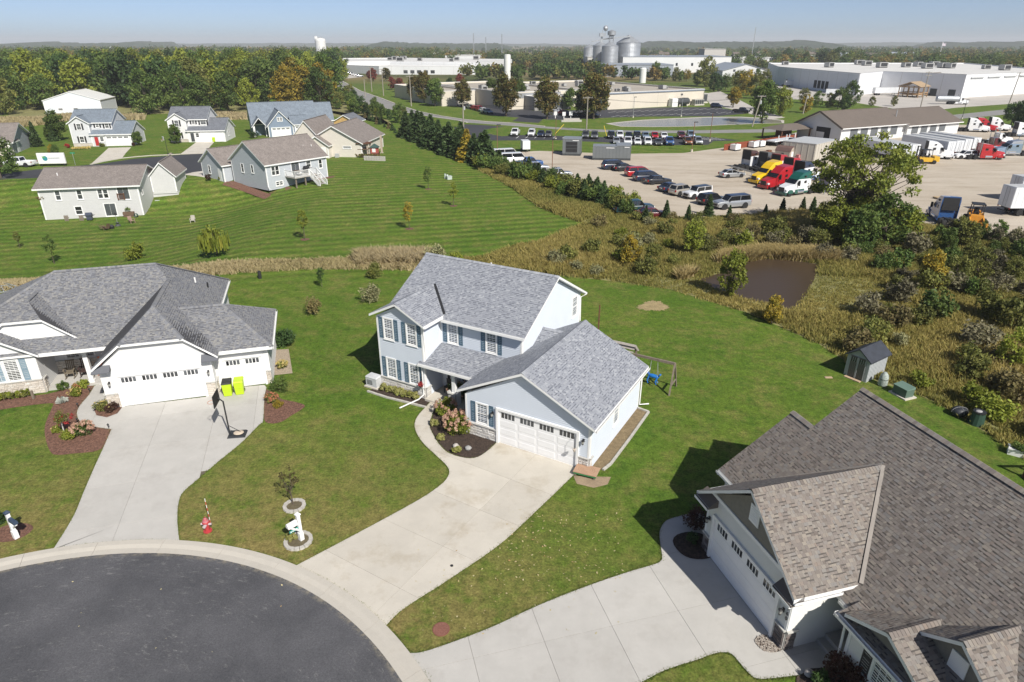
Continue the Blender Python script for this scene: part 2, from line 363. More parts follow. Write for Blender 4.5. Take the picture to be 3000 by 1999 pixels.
sheet('meadow', MEADOW_P, MEADOW, 'olive wet meadow ground around the brown pond', disp=True)
sheet('meadow', HEDGE_P, MEADOW, 'weedy strip along the edge of the gravel yard', disp=True)
sheet('meadow', [(640,150),(745,175),(800,225),(905,290),(890,275),(800,270),(640,262),(520,262),(280,262),(150,270),(20,275),(20,240),(300,240),(640,235)], MEADOW, 'rough brown grass along the foot of the woodland', disp=True)
sheet('gravel_yard', [(1130,352),(1240,347),(1420,354),(1570,352),(1690,336),(1760,322),(1850,300),(2100,285),(2353,290),(2480,300),(2480,586),(2353,560),(2200,535),(2060,505),(1900,500),(1850,490),(1700,497),(1560,500),(1440,486),(1110,372)], GRAV, 'wide tan gravel yard with tyre tracks', disp=True)
rup = z2([(590,472),(625,490),(740,525),(850,590),(960,650),(1060,685),(1160,720),(1300,775),(1500,840),(1700,880),(1900,910),(2100,930)])+z3([(0,945),(300,975),(700,1000),(1100,1012),(1600,1012),(2352,1000)])+[(2792,337),(3000,315),(3100,306)]
rlo = z2([(560,500),(620,540),(760,615),(870,690),(950,730),(1040,775),(1200,810),(1400,850),(1600,885),(1850,920),(1940,940)])+z3([(0,970),(400,1000),(800,1025),(1200,1035),(1700,1038),(2352,1030)])+[(2818,348),(3000,331),(3100,322)]
road = sheet('road', rup+rlo[::-1], ROADM, 'pale grey curving two lane road')
def ribbon(name, line, w, m, label, z, kind='structure', parent=None):
    P = [Vector((p[0], p[1], 0)) for p in line]; b = MB()
    for i in range(len(P)-1):
        d0 = (P[min(i+1, len(P)-1)]-P[max(i-1, 0)]).normalized(); d1 = (P[min(i+2, len(P)-1)]-P[i]).normalized()
        n0 = Vector((-d0.y, d0.x, 0))*w/2; n1 = Vector((-d1.y, d1.x, 0))*w/2; zz = Vector((0, 0, z))
        b.face([P[i]-n0+zz, P[i+1]-n1+zz, P[i+1]+n1+zz, P[i]+n0+zz])
    return tag(b.obj(name, m, parent), label, kind=kind)
def kerbline(name, line, w, h, m, label):
    b = MB(); P = [Vector((p[0], p[1], 0)) for p in line]
    for i in range(len(P)-1): b.beam(P[i]+Vector((0,0,h/2-.02)), P[i+1]+Vector((0,0,h/2-.02)), w, h+.04)
    return tag(b.obj(name, m), label, kind='structure')
kerbline('kerb', [G(*p) for p in rup[1:14]], .6, .12, FARCON, 'concrete kerb along the far side of the road')
kerbline('kerb', [G(*p) for p in rlo[1:11]], .6, .12, FARCON, 'concrete kerb along the near side of the road')
plane_ = sheet('parking_lane', [(1330,375),(1362,364.5),(1420,367),(1480,371.5),(1440,376),(1420,382),(1430,392),(1470,400),(1520,396),(1640,399),(1770,402),(1980,402),(2010,398),(2060,400),(2170,412),(2090,414),(2075,425),(1845,427),(1780,418),(1640,411),(1500,412),(1420,412),(1375,402),(1340,388)], BLACKTOP, 'black asphalt staff parking strip beside the road')
plot_ = sheet('parking_lot', [(1285,300),(1330,275),(1420,262),(1490,268),(1560,325),(1775,322),(1930,315),(2090,314),(2160,325),(2190,333),(2100,341),(1900,342),(1760,346),(1650,352),(1590,350),(1578,360.5),(1500,355.5),(1520,345),(1440,338),(1380,322)], BLACKTOP, 'black asphalt parking lot in front of the tan factory')
sheet('pavement', [(2225,262),(2300,246),(2500,270),(2840,276),(3000,262),(3160,262),(3160,300),(3000,302),(2800,316),(2690,330),(2560,310),(2500,300),(2300,290),(2225,275)], FARCON, 'pale concrete apron around the white warehouse')
sheet('pavement', [(2060,275),(2110,268),(2160,290),(2215,318),(2300,345),(2260,350),(2150,322),(2080,305)], FARCON, 'pale concrete drive beside the tan factory')
sheet('pavement', [(860,165+60),(1000,215),(1060,226),(1020,230),(950,222)], FARCON, 'pale concrete lot by the long white factory')
sheet('field', [(2530,176),(2640,175),(2775,180),(2760,194),(2530,191)], mat('stubble', (.3,.22,.14), .95, var=.12, vs=.02), 'tan stubble field behind the warehouse')
pd = z3([(860,948),(1000,932),(1200,914),(1500,899),(1800,887),(2100,886),(2330,898),(2500,918),(2500,945),(2300,948),(2000,960),(1700,974),(1300,980),(1000,976)])
sheet('shore', pd, FARCON, 'tan gravel rim of the retention pond')
sheet('water', z3([(905,951),(1000,940),(1200,921),(1500,906),(1800,894),(2100,893),(2330,904),(2470,920),(2480,943),(2300,945),(2000,956),(1700,970),(1300,976),(1000,971)]), POND, 'still grey water of the retention pond')
POND2 = [(1605,642),(1655,628),(1690,606),(1760,594),(1830,599),(1885,609),(1872,640),(1850,682),(1822,716),(1780,702),(1720,690),(1650,668)]
sheet('water', POND2, MUDW, 'brown muddy pond ringed by reeds', disp=True)
sheet('dry_grass', [(lambda k: G(1915+55*cos(t)*k, 898+17*sin(t)*k))(.82+.1*sin(3*t)+random.uniform(-.14,.14)) for t in [i*pi/45 for i in range(90)]], mat('dead_grass', (.3,.235,.12), .95, var=.25, vs=2, bump=.5, bs=20, fine=.35), 'round patch of dead straw coloured grass')
sheet('dry_soil', [G(1680,1395), G(1790,1398), G(1780,1420), G(1740,1430), G(1690,1418)], SOIL, 'bare soil patch beneath the sand table')
# second cul-de-sac and its drives
sheet('road', [(-60,520),(0,512),(40,505),(110,497),(300,480),(390,466),(480,458),(560,452),(615,450),(650,453),(668,462),(660,480),(625,500),(600,507),(530,514),(480,519),(450,526),(300,530),(110,522),(0,538),(-60,545)], BLACKTOP, 'black asphalt cul-de-sac behind the back houses')
sheet('driveway', z1([(998,1172),(1205,1166),(1160,1215),(1120,1268),(960,1295),(835,1322)]), CONC, 'short concrete drive of the red door house')
sheet('driveway', z1([(1812,1112),(1975,1110),(1930,1160),(1880,1222),(1775,1226),(1655,1230),(1730,1175)]), CONC, 'short concrete drive with a lime bin')
sheet('driveway', z1([(1680,1418),(1780,1395),(1900,1380),(1925,1440),(1890,1445),(1800,1430)]), CONC, 'short concrete drive of the grey deck house')
kerbline('kerb', [G(*p) for p in z1([(835,1325),(960,1296),(1120,1268),(1250,1255),(1400,1243),(1540,1238),(1660,1231),(1770,1227),(1890,1222)])], .5, .1, CONC, 'concrete kerb round the back cul-de-sac')
# parking bay lines (each a painted sheet)
def bayline(a, b, w=.12, m=PAINT, nm='bay_line', parent=None, z=.02):
    d = (b-a).normalized(); n_ = Vector((-d.y, d.x, 0))*w/2; k = MB(); zz = Vector((0,0,z)); k.face([a-n_+zz, b-n_+zz, b+n_+zz, a+n_+zz]); o = k.obj(nm, m, parent)
    if o.data.polygons[0].normal.z < 0: o.data.flip_normals()
    return o
for i in range(15):
    for y0, y1 in ((331, 325), (343, 337)):
        x = 1782+i*24; bayline(G(x+(0 if y0 < 335 else 10), y0-i*.75), G(x+24+(0 if y0 < 335 else 10), y1-i*.75+1.2), .16, parent=plot_)
for i in range(9): bayline(G(1520+i*27, 400.5), G(1512+i*27, 405.5), .14, parent=plane_)
for i in range(6): bayline(G(2035+i*12, 404), G(2065+i*12, 411), .14, parent=plane_)
# ---------------------------------------------------------------- near asphalt, kerb and drives
CC = Vector((-16.6, 7.45, 0)); RA, RK = 15.46, 16.25
b = MB(); b.face([(CC.x+RA*cos(2*pi*i/96), CC.y+RA*sin(2*pi*i/96), .014) for i in range(96)]); cds = tag(b.obj('road', ASPH), 'dark asphalt turning circle with scuff marks', kind='structure')
KM = mat('kerb_concrete', (.47,.44,.385), .85, var=.08, vs=1.2, bump=.15, bs=90, fine=.07, wear=(.34,.31,.26), wscale=1.2, wamt=.45)
kerb = link('kerb', None); tag(kerb, 'mountable concrete kerb ring round the turning circle', kind='structure')
NK = 34
for i in range(NK):
    a0 = 2*pi*i/NK+.06; a1 = 2*pi*(i+1)/NK+.06-.0009; k = MB(); S = 6
    prof = [(RA-.01, .0), (RA-.01, .022), (RA+.3, .026), (RA+.52, .075), (RK, .085), (RK, .0)]
    for s in range(S):
        p0 = a0+(a1-a0)*s/S; p1 = a0+(a1-a0)*(s+1)/S
        for q in range(5):
            (ra, za), (rb, zb) = prof[q], prof[q+1]
            k.face([(CC.x+ra*cos(p0), CC.y+ra*sin(p0), za), (CC.x+rb*cos(p0), CC.y+rb*sin(p0), zb), (CC.x+rb*cos(p1), CC.y+rb*sin(p1), zb), (CC.x+ra*cos(p1), CC.y+ra*sin(p1), za)])
    for p0 in (a0, a1): k.face([(CC.x+r*cos(p0), CC.y+r*sin(p0), z) for r, z in prof])
    o = k.obj('kerb_stone', KM, kerb)
def clip(poly, a, b):                                   # keep the left side of line a->b
    out = []; d = (b[0]-a[0], b[1]-a[1]); f = lambda p: d[0]*(p[1]-a[1])-d[1]*(p[0]-a[0])
    for p, q in zip(poly, poly[1:]+poly[:1]):
        fp, fq = f(p), f(q)
        if fp >= 0: out.append(p)
        if (fp >= 0) != (fq >= 0): t = fp/(fp-fq); out.append((p[0]+(q[0]-p[0])*t, p[1]+(q[1]-p[1])*t))
    return out
def area(p): return .5*sum(a[0]*b[1]-b[0]*a[1] for a, b in zip(p, p[1:]+p[:1]))
def slabs(parent, poly, org, ang, us, vs, m, z=.03, gap=.012, minarea=.15):
    c, s = cos(ang), sin(ang); poly = [(p[0], p[1]) for p in poly]
    if area(poly) < 0: poly = poly[::-1]
    T = lambda u, v: (org[0]+u*c-v*s, org[1]+u*s+v*c)
    for u0, u1 in zip(us, us[1:]):
        for v0, v1 in zip(vs, vs[1:]):
            q = poly; e = gap/2; cs = [T(u0+e, v0+e), T(u1-e, v0+e), T(u1-e, v1-e), T(u0+e, v1-e)]
            for a, b_ in zip(cs, cs[1:]+cs[:1]):
                q = clip(q, a, b_)
                if len(q) < 3: break
            if len(q) < 3 or abs(area(q)) < minarea: continue
            zz = z+random.uniform(-.002, .002); k = MB(); k.prism(q, -.03, zz); k.obj('concrete_slab', m, parent)
def smoothline(pts, n=3):
    P = [Vector((p[0], p[1], 0)) for p in pts]; out = []
    for i in range(len(P)-1):
        p0, p1, p2, p3 = P[max(i-1, 0)], P[i], P[i+1], P[min(i+2, len(P)-1)]
        for k in range(n):
            t = k/n; out.append(.5*((2*p1)+(-p0+p2)*t+(2*p0-5*p1+4*p2-p3)*t*t+(-p0+3*p1-3*p2+p3)*t**3))
    out.append(P[-1]); return out
def arc(a0, a1, n=10, r=RK+.004): return [Vector((CC.x+r*cos(a0+(a1-a0)*i/n), CC.y+r*sin(a0+(a1-a0)*i/n), 0)) for i in range(n+1)]
def ang(p): return atan2(p.y-CC.y, p.x-CC.x)
gl = lambda L_: [G(*p) for p in L_]
YAWM = radians(-29.6); OM = Vector((-.741, 31.931, 0))   # central house: frame at its garage door
YAWL = radians(16.2); OL = Vector((-24.6, 36.06, 0))
YAWR = radians(-74.7); OR = Vector((10.075, 18.42, 0))
# central drive and walk
dl = smoothline(gl([(867,1659),(1047,1564),(1223,1468),(1282,1429),(1307,1406),(1316.5,1383),(1305,1361),(1266,1324.5),(1234,1292),(1215,1253),(1222,1223),(1247.5,1193.6),(1266,1174)]))
dr = smoothline(gl([(1284,1176),(1268,1210),(1259,1246),(1266,1269),(1289,1306),(1316,1329),(1362,1343),(1399,1340.6),(1431,1320),(1456,1297)]))
de = gl([(1463,1294),(1692,1364)])+smoothline(gl([(1690,1383),(1624,1447),(1535,1532),(1485,1578),(1427,1623),(1288,1716),(1224,1756),(1166,1797),(1131,1834)]))
poly = dl+dr+de; poly = poly+arc(ang(poly[-1]), ang(poly[0]))
drive = sheet('driveway', poly, mat('joint_dirt', (.13,.11,.08), .95), 'pale concrete drive and curved walk of the central house', z=.012)
slabs(drive, poly, OM, YAWM+radians(-2), [-30,-12,-3.0,2.45,8,20], [-30,-14.6,-11.6,-8.6,-5.6,-2.7,.0,2.0,6], CONC)
# left drive
ll = smoothline(gl([(155,1613),(215,1515.6),(248,1437),(286,1350),(302,1316),(327,1259)]))+smoothline(gl([(327,1259),(275.5,1251),(245,1244),(229.6,1228),(225.8,1209),(237,1186),(260,1159.5),(277.5,1131)]))
lr = gl([(300,1124),(304,1152),(318,1195),(367,1192),(603,1164),(655,1140),(775,1129),(781,1137)])+smoothline(gl([(781,1137),(775,1163),(771,1232),(760,1244),(708,1297),(643,1350),(580,1404),(538,1441),(524,1470),(519.6,1515.6),(522,1557),(526,1586)]))
poly = ll+lr; poly = poly+arc(ang(poly[-1]), ang(poly[0]))
drive2 = sheet('driveway', poly, MT['joint_dirt'], 'wide concrete drive of the left house', z=.012)
slabs(drive2, poly, OL, YAWL, [-20,-1.5,2.4,5.6,8.0,20], [-30,-12.4,-8.9,-5.4,-1.9,.9,12], CONC2)
# right drive
rl = smoothline(gl([(1203.5,1915),(1257,1907),(1431,1843),(1564,1781),(1692,1729),(1829,1681),(1920,1654),(1936,1644),(1940,1631.5),(1932,1573.5),(1936,1549),(1950,1528),(1977,1517),(2030,1504),(2060,1500)]))
rr = gl([(2075,1575),(2088,1632),(2258,1859),(2300,1905),(2402,1868),(2455,1850),(2520,1925),(2420,1990)])+smoothline(gl([(2334,1979),(2227,1990),(2191,1970),(2160,1934.5),(2137,1914),(2097,1914),(2039,1934.5),(1950,1963.5),(1880,1999),(1760,2060),(1600,2140)]))
poly = rl+rr+[Vector((CC.x+RK*cos(a), CC.y+RK*sin(a), 0)) for a in (.0,.1,.2,.3)]; poly = poly+arc(.34, ang(poly[0]), 6)
drive3 = sheet('driveway', poly, MT['joint_dirt'], 'concrete drive leading to the brown roofed house', z=.012)
slabs(drive3, poly, OR, YAWR, [-20,-8,-5.05,-2.0,1.05,3.6,20], [-40,-17.2,-14.3,-11.4,-8.6,-5.8,-2.9,-.05,8], CONC2)
# ================================================================ house kit
def ivals(poly, z):
    xs = []
    for (a, b), (c, d) in zip(poly, poly[1:]+poly[:1]):
        if (b > z) != (d > z): xs.append(a+(c-a)*(z-b)/(d-b))
    xs.sort(); return list(zip(xs[::2], xs[1::2]))
class WF:                                               # wall frame: p0->p1, outside on the right hand
    def __init__(s, p0, p1, z=0):
        s.p = Vector((p0[0], p0[1], z)); d = Vector((p1[0]-p0[0], p1[1]-p0[1], 0)); s.L = d.length; s.d = d.normalized(); s.n = Vector((s.d.y, -s.d.x, 0))
    def at(s, u, z, o=0): return s.p+s.d*u+Vector((0, 0, z))+s.n*o
    def bx(s, mb, u0, u1, z0, z1, o0, o1, m=0):
        mb.hexa([s.at(u0,z0,o1), s.at(u1,z0,o1), s.at(u1,z0,o0), s.at(u0,z0,o0), s.at(u0,z1,o1), s.at(u1,z1,o1), s.at(u1,z1,o0), s.at(u0,z1,o0)], m)
def lapwall(parent, w, poly, m, lap=.12, t=.028, name='wall', backing=True):
    mb = MB()
    if backing: mb.extr([w.at(s, z, -.005) for s, z in poly], -w.n*.14)
    z0 = min(p[1] for p in poly); z1 = max(p[1] for p in poly); z = z0
    while z < z1-.02:
        a = ivals(poly, z+.002); b = ivals(poly, min(z+lap, z1)-.002)
        if len(a) != len(b): b = a = ivals(poly, z+lap*.5)
        for (s0, s1), (s2, s3) in zip(a, b):
            zt = min(z+lap, z1)
            mb.face([w.at(s0, z, t), w.at(s1, z, t), w.at(s3, zt, .003), w.at(s2, zt, .003)])
            mb.face([w.at(s0, z, 0), w.at(s1, z, 0), w.at(s1, z, t), w.at(s0, z, t)])
        z += lap
    return mb.obj(name, m, parent)
def rect(L, h, z=0): return [(0, z), (L, z), (L, h), (0, h)]
def trim(parent, w, boxes, m=None, name='corner_trim'):
    for u0, u1, z0, z1, o in boxes: mb = MB(); w.bx(mb, u0, u1, z0, z1, -.01, o); mb.obj(name, m or WHITE, parent)
def window(parent, w, u, z, W_, H, grid=(3, 2), sashes=2, shut=None, shm=None, frame=WHITE, cas=.09, o=0.0):
    mb = MB(); f = cas
    for a in ((u-f, u, z-f, z+H+f), (u+W_, u+W_+f, z-f, z+H+f), (u, u+W_, z-f, z), (u, u+W_, z+H, z+H+f)): w.bx(mb, *a, o-.01, o+.06)
    w.bx(mb, u-f-.03, u+W_+f+.03, z-f-.035, z-f, o-.01, o+.085)
    sh = H/sashes
    for i in range(sashes):
        zz = z+sh*i; q = .035; e = .03+.012*i
        for a in ((u, u+q, zz, zz+sh), (u+W_-q, u+W_, zz, zz+sh), (u+q, u+W_-q, zz, zz+q), (u+q, u+W_-q, zz+sh-q, zz+sh)): w.bx(mb, *a, o, o+e)
        if grid:
            for c in range(1, grid[0]): x = u+W_*c/grid[0]; w.bx(mb, x-.009, x+.009, zz+q, zz+sh-q, o, o+.028)
            for r in range(1, grid[1]): y = zz+sh*r/grid[1]; w.bx(mb, u+q, u+W_-q, y-.009, y+.009, o, o+.0285)
    wo = mb.obj('window', frame, parent)
    for i in range(sashes):
        g_ = MB(); zz = z+sh*i; w.bx(g_, u+.034, u+W_-.034, zz+.034, zz+sh-.034, o-.004, o+.02); g_.obj('pane', GLASS, wo)
    if shut:
        for s0 in (u-f-.03-shut, u+W_+f+.03):
            k = MB(); zb, zt = z-f*.6, z+H+f*.6; e = .05
            w.bx(k, s0, s0+shut, zb, zt, o, o+.026)
            zm = (zb+zt)/2
            for a in ((s0, s0+e, zb, zt), (s0+shut-e, s0+shut, zb, zt), (s0+e, s0+shut-e, zb, zb+e*1.4), (s0+e, s0+shut-e, zt-e*1.4, zt), (s0+e, s0+shut-e, zm-e*.6, zm+e*.6)): w.bx(k, *a, o+.02, o+.045)
            k.obj('shutter', shm, parent)
    return wo
def gdoor(parent, w, u, W_, H, cols=4, rows=4, lites=4, m=None, cas=.14, z=0):
    m = m or WDOOR; mb = MB()
    for a in ((u-cas, u, z, z+H+cas), (u+W_, u+W_+cas, z, z+H+cas), (u, u+W_, z+H, z+H+cas)): w.bx(mb, *a, -.01, .13)
    mb.obj('door_trim', WHITE, parent)
    d = MB(); w.bx(d, u, u+W_, z+.02, z+H, -.01, .03); do = d.obj('garage_door', m, parent)
    s = MB(); w.bx(s, u, u+W_, z+.004, z+.022, -.01, .05); s.obj('weather_seal', DARK, do)
    rh = (H-.02)/rows; cw = W_/cols
    for r in range(rows):
        for c in range(cols):
            x0, x1, y0, y1 = u+cw*c+.06, u+cw*(c+1)-.06, z+.02+rh*r+.06, z+.02+rh*(r+1)-.06
            if r == rows-1 and lites:
                lw = (x1-x0-.2)/lites
                for k in range(lites):
                    p = MB(); w.bx(p, x0+.1+lw*k+.025, x0+.1+lw*(k+1)-.025, y0+.03, y1-.05, .028, .036); p.obj('pane', GLASS, do)
                continue
            p = MB(); e = .045
            A = [w.at(x0, y0, .029), w.at(x1, y0, .029), w.at(x1, y1, .029), w.at(x0, y1, .029)]; B = [w.at(x0+e, y0+e, .04), w.at(x1-e, y0+e, .04), w.at(x1-e, y1-e, .04), w.at(x0+e, y1-e, .04)]
            p.face(B)
            for i in range(4): j = (i+1) % 4; p.face([A[i], A[j], B[j], B[i]])
            p.obj('panel', m, do)
        if r: p = MB(); w.bx(p, u, u+W_, z+.02+rh*r-.006, z+.02+rh*r+.006, .028, .034); p.obj('panel_joint', mat('joint_shade', (.66,.66,.66), .6), do)
    return do
def stones(parent, w, u0, u1, z0, z1, m, hs=(.1,.2), ws=(.16,.5), name='stone_base', cap=True):
    mb = MB(); w.bx(mb, u0, u1, z0, z1, -.01, .04); base = mb.obj(name, mat('mortar', (.42,.4,.37), .95, var=.15, vs=8), parent)
    z = z0+.01
    while z < z1-.05:
        h = min(random.uniform(*hs), z1-z)
        if z1-z-h < .06: h = z1-z
        u = u0+.008
        while u < u1-.03:
            l = min(random.uniform(*ws), u1-u-.008)
            if u1-u-l < .08: l = u1-u-.008
            o = random.uniform(.065, .095); k = MB(); e = min(.02, h*.2, l*.2); j = lambda: random.uniform(-.012, .012)
            a = [w.at(u, z, .035), w.at(u+l-.012, z, .035), w.at(u+l-.012, z+h-.012, .035), w.at(u, z+h-.012, .035)]
            b_ = [w.at(u+e+j()*.5, z+e, o+j()), w.at(u+l-.012-e+j()*.5, z+e, o+j()), w.at(u+l-.012-e, z+h-.012-e, o+j()), w.at(u+e, z+h-.012-e, o+j())]
            k.face(b_); 
            for i in range(4): q = (i+1) % 4; k.face([a[i], a[q], b_[q], b_[i]])
            k.t = [random.random()]*5; k.obj('stone', m, base); u += l
        z += h
    if cap: c = MB(); w.bx(c, u0-.02, u1+.02, z1, z1+.055, -.01, .13); c.obj('stone_sill', mat('stone_cap', (.5,.49,.46), .8), base)
    return base
def roofslab(parent, planes, top, th=.15, name='roof'):
    mb = MB()
    for p in planes:
        p = [Vector(q) for q in p]
        if (p[1]-p[0]).cross(p[2]-p[0]).z < 0: p = p[::-1]
        n = len(mb.v); k = len(p); mb.v += [tuple(q) for q in p]+[tuple(q-Vector((0,0,th))) for q in p]
        mb.f.append(tuple(n+i for i in range(k))); mb.m.append(0); mb.f.append(tuple(n+k+i for i in reversed(range(k)))); mb.m.append(1)
        for i in range(k): j = (i+1) % k; mb.f.append((n+j, n+i, n+k+i, n+k+j)); mb.m.append(1)
    return mb.obj(name, [top, WHITE], parent)
def shingle_tabs(plane, expo, tw, rnd, lift=.014, seam=.004):
    p = [Vector(q) for q in plane]; nrm = (p[1]-p[0]).cross(p[2]-p[0]).normalized()
    if nrm.z < 0: nrm = -nrm
    e = Vector((0,0,1)).cross(nrm).normalized(); s = nrm.cross(e).normalized()
    if s.z < 0: s = -s
    o = min(p, key=lambda q: q.z); P2 = [((q-o).dot(e), (q-o).dot(s)) for q in p]
    y = 0; ymax = max(q[1] for q in P2); out = []; T = lambda x, yy, h: o+e*x+s*yy+nrm*h
    while y < ymax-.01:
        yt = min(y+expo, ymax); A = ivals(P2, y+.004); B = ivals(P2, yt-.004)
        if not A and not B: y += expo; continue
        if len(A) != len(B): A = B = ivals(P2, (y+yt)/2)
        for (a0, a1), (b0, b1) in zip(A, B):
            lo, hi = min(a0, b0), max(a1, b1); x = lo-rnd.random()*tw
            while x < hi:
                x2 = x+tw*rnd.uniform(.55, 1.45); l0, l1 = max(x, a0), min(x2-seam, a1); u0, u1 = max(x, b0), min(x2-seam, b1)
                if l1-l0 > .01 or u1-u0 > .01:
                    l1 = max(l1, l0); u1 = max(u1, u0); h = lift*rnd.choice((.55, 1, 1, 1.2))
                    out.append((T(l0, y, h), T(l1, y, h), T(u1, yt, .003), T(u0, yt, .003), T(l0, y, 0), T(l1, y, 0)))
                x = x2
        y += expo
    return out
def shingles(parent, planes, m, expo=.143, tw=.2, seed=1, indiv=0, caml=None):
    rnd = random.Random(seed); tabs = []; dk = DKS[m.name]
    for p in planes: tabs += shingle_tabs(p, expo, tw, rnd)
    if indiv:
        tabs.sort(key=lambda t: (t[0]-caml).length)
    def put(mb, t, v):
        n = len(mb.v); mb.v += [tuple(q) for q in t]
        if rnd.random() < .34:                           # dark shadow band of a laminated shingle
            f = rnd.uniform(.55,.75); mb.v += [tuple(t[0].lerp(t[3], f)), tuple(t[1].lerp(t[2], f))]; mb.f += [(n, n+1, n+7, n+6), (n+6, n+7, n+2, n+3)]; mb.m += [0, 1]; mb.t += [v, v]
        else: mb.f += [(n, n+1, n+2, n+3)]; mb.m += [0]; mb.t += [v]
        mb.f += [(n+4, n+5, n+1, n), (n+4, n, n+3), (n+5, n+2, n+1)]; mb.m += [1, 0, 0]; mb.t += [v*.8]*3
    for t in tabs[:indiv]:
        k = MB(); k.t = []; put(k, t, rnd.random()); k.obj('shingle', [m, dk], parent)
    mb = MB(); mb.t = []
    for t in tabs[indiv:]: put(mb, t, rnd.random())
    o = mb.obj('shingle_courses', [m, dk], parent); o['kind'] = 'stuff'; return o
def ridgecaps(parent, lines, m, w=.15, step=.15, seed=3):
    rnd = random.Random(seed)
    for a, b in lines:
        mb = MB(); mb.t = []; a, b = Vector(a), Vector(b); L = (b-a).length; d = (b-a)/L; sd = d.cross(Vector((0,0,1))).normalized(); n = int(L/step)
        for i in range(max(1, n)):
            p = a+d*(L*i/n); q = a+d*(L*(i+1)/n)+d*.02; dn = Vector((0,0,-w*.52)); t = rnd.random(); k = len(mb.v)
            for c, h in ((p, .045), (q, .028)):
                mb.v += [tuple(c+sd*w+dn+Vector((0,0,h))), tuple(c+Vector((0,0,h+.012))), tuple(c-sd*w+dn+Vector((0,0,h)))]
            mb.f += [(k, k+3, k+4, k+1), (k+1, k+4, k+5, k+2), (k, k+1, k+2)]; mb.m += [0]*3; mb.t += [t, t, t*.6]
        mb.obj('ridge_cap', m, parent)
def gutter(parent, a, b, m=None, w=.11, h=.11):
    mb = MB(); a, b = Vector(a), Vector(b); d = (b-a).normalized(); sd = d.cross(Vector((0,0,1))).normalized()
    for o0, o1, z0, z1 in ((-w/2, -w/2+.012, -h, 0), (w/2-.012, w/2, -h, .0), (-w/2, w/2, -h-.012, -h)):
        p = [a+sd*o0, a+sd*o1, b+sd*o1, b+sd*o0]; mb.hexa([q+Vector((0,0,z0)) for q in p]+[q+Vector((0,0,z1)) for q in p])
    return mb.obj('gutter', m or WHITE, parent)
def spout(parent, path, m=None, r=.045): mb = MB(); mb.tube(path, r, 6); return mb.obj('downspout', m or WHITE, parent)
def sconce(parent, w, u, z, o=.03):
    mb = MB(); w.bx(mb, u-.05, u+.05, z-.1, z+.1, o, o+.02); c = w.at(u, z-.06, o+.14)
    mb.tube([w.at(u, z+.05, o+.02), w.at(u, z+.12, o+.08), w.at(u, z+.09, o+.14)], .012, 5); mb.lathe([(.02,.13),(.09,.09),(.075,.07),(.06,-.13),(.02,-.17)], 8, c)
    s = mb.obj('wall_lantern', DARK, parent); g_ = MB(); g_.lathe([(.062,-.1),(.076,.065)], 8, c); g_.obj('lantern_glass', mat('lantern_glass', (.3,.3,.28), .2), s); return s
CAM = Vector((0, 0, HC))
def tolocal(o, yaw): d = CAM-o; return Vector((d.x*cos(yaw)+d.y*sin(yaw), -d.x*sin(yaw)+d.y*cos(yaw), d.z))
UNDER = mat('roof_underlay', (.06,.06,.065), .9)
SH_M = tintmat('blue_grey_shingle', [(.2,.212,.24), (.29,.305,.335), (.245,.258,.29), (.35,.365,.39)])
SH_L = tintmat('slate_grey_shingle', [(.125,.13,.145), (.21,.215,.23), (.16,.165,.18), (.25,.245,.235), (.185,.19,.2)])
SH_R = tintmat('weathered_brown_shingle', [(.14,.12,.106), (.215,.192,.17), (.175,.152,.138), (.255,.225,.19), (.2,.19,.18), (.22,.18,.152)])
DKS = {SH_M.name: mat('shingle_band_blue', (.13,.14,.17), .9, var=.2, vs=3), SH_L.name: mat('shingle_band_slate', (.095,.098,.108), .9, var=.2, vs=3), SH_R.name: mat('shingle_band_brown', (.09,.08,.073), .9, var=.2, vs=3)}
STO = tintmat('ledge_stone', [(.44,.42,.39), (.58,.565,.54), (.5,.47,.43), (.63,.62,.6)], .9, .6, 25)
STT = tintmat('tan_ledge_stone', [(.47,.42,.36), (.58,.54,.48), (.52,.46,.39), (.62,.59,.54)], .9, .6, 25)
STB = tintmat('brown_ledge_stone', [(.1,.085,.08), (.19,.17,.16), (.14,.11,.1), (.23,.21,.2)], .9, .6, 25)
SID_M = mat('pale_blue_siding', (.58,.625,.69), .55, var=.03, vs=.8)
SID_L = mat('white_siding', (.68,.68,.67), .55, var=.03, vs=.8)
SID_R = mat('cream_siding', (.66,.66,.63), .55, var=.03, vs=.8)
SHUT = mat('blue_shutter', (.075,.135,.19), .6, var=.12, vs=6)
# ================================================================ central house
HM = thing('house', 'two storey pale blue house with blue shutters and grey shingle roof', 'house', OM, YAWM)
wg = WF((-2.25,0), (5.6,0)); lapwall(HM, wg, [(0,0),(7.85,0),(7.85,2.62),(3.87,4.78),(0,2.62)], SID_M)
for a, b, h in (((5.6,0),(5.6,7.75),2.62), ((-2.25,3.9),(-2.25,0),2.62), ((-6.65,2),(-6.65,3.9),5.15), ((-6.65,3.9),(-.65,3.9),5.15), ((-.65,12.3),(-10.3,12.3),5.15)):
    w = WF(a, b); lapwall(HM, w, rect(w.L, h), SID_M)
wl = WF((-10.3,2), (-6.65,2)); lapwall(HM, wl, [(0,0),(3.65,0),(3.65,5.15),(1.825,6.1),(0,5.15)], SID_M)
wr = WF((-.65,3.9), (-.65,12.3)); lapwall(HM, wr, [(0,0),(8.4,0),(8.4,5.15),(4.2,7.4),(0,5.15)], SID_M)
w = WF((-10.3,12.3), (-10.3,2)); lapwall(HM, w, [(0,0),(10.3,0),(10.3,5.15),(8.4,5.15),(4.2,7.4),(0,5.15)], SID_M)
w = WF((5.6,7.75), (-.65,7.75)); lapwall(HM, w, [(0,0),(6.25,0),(6.25,3.6),(3.98,4.75),(0,2.62)], SID_M)
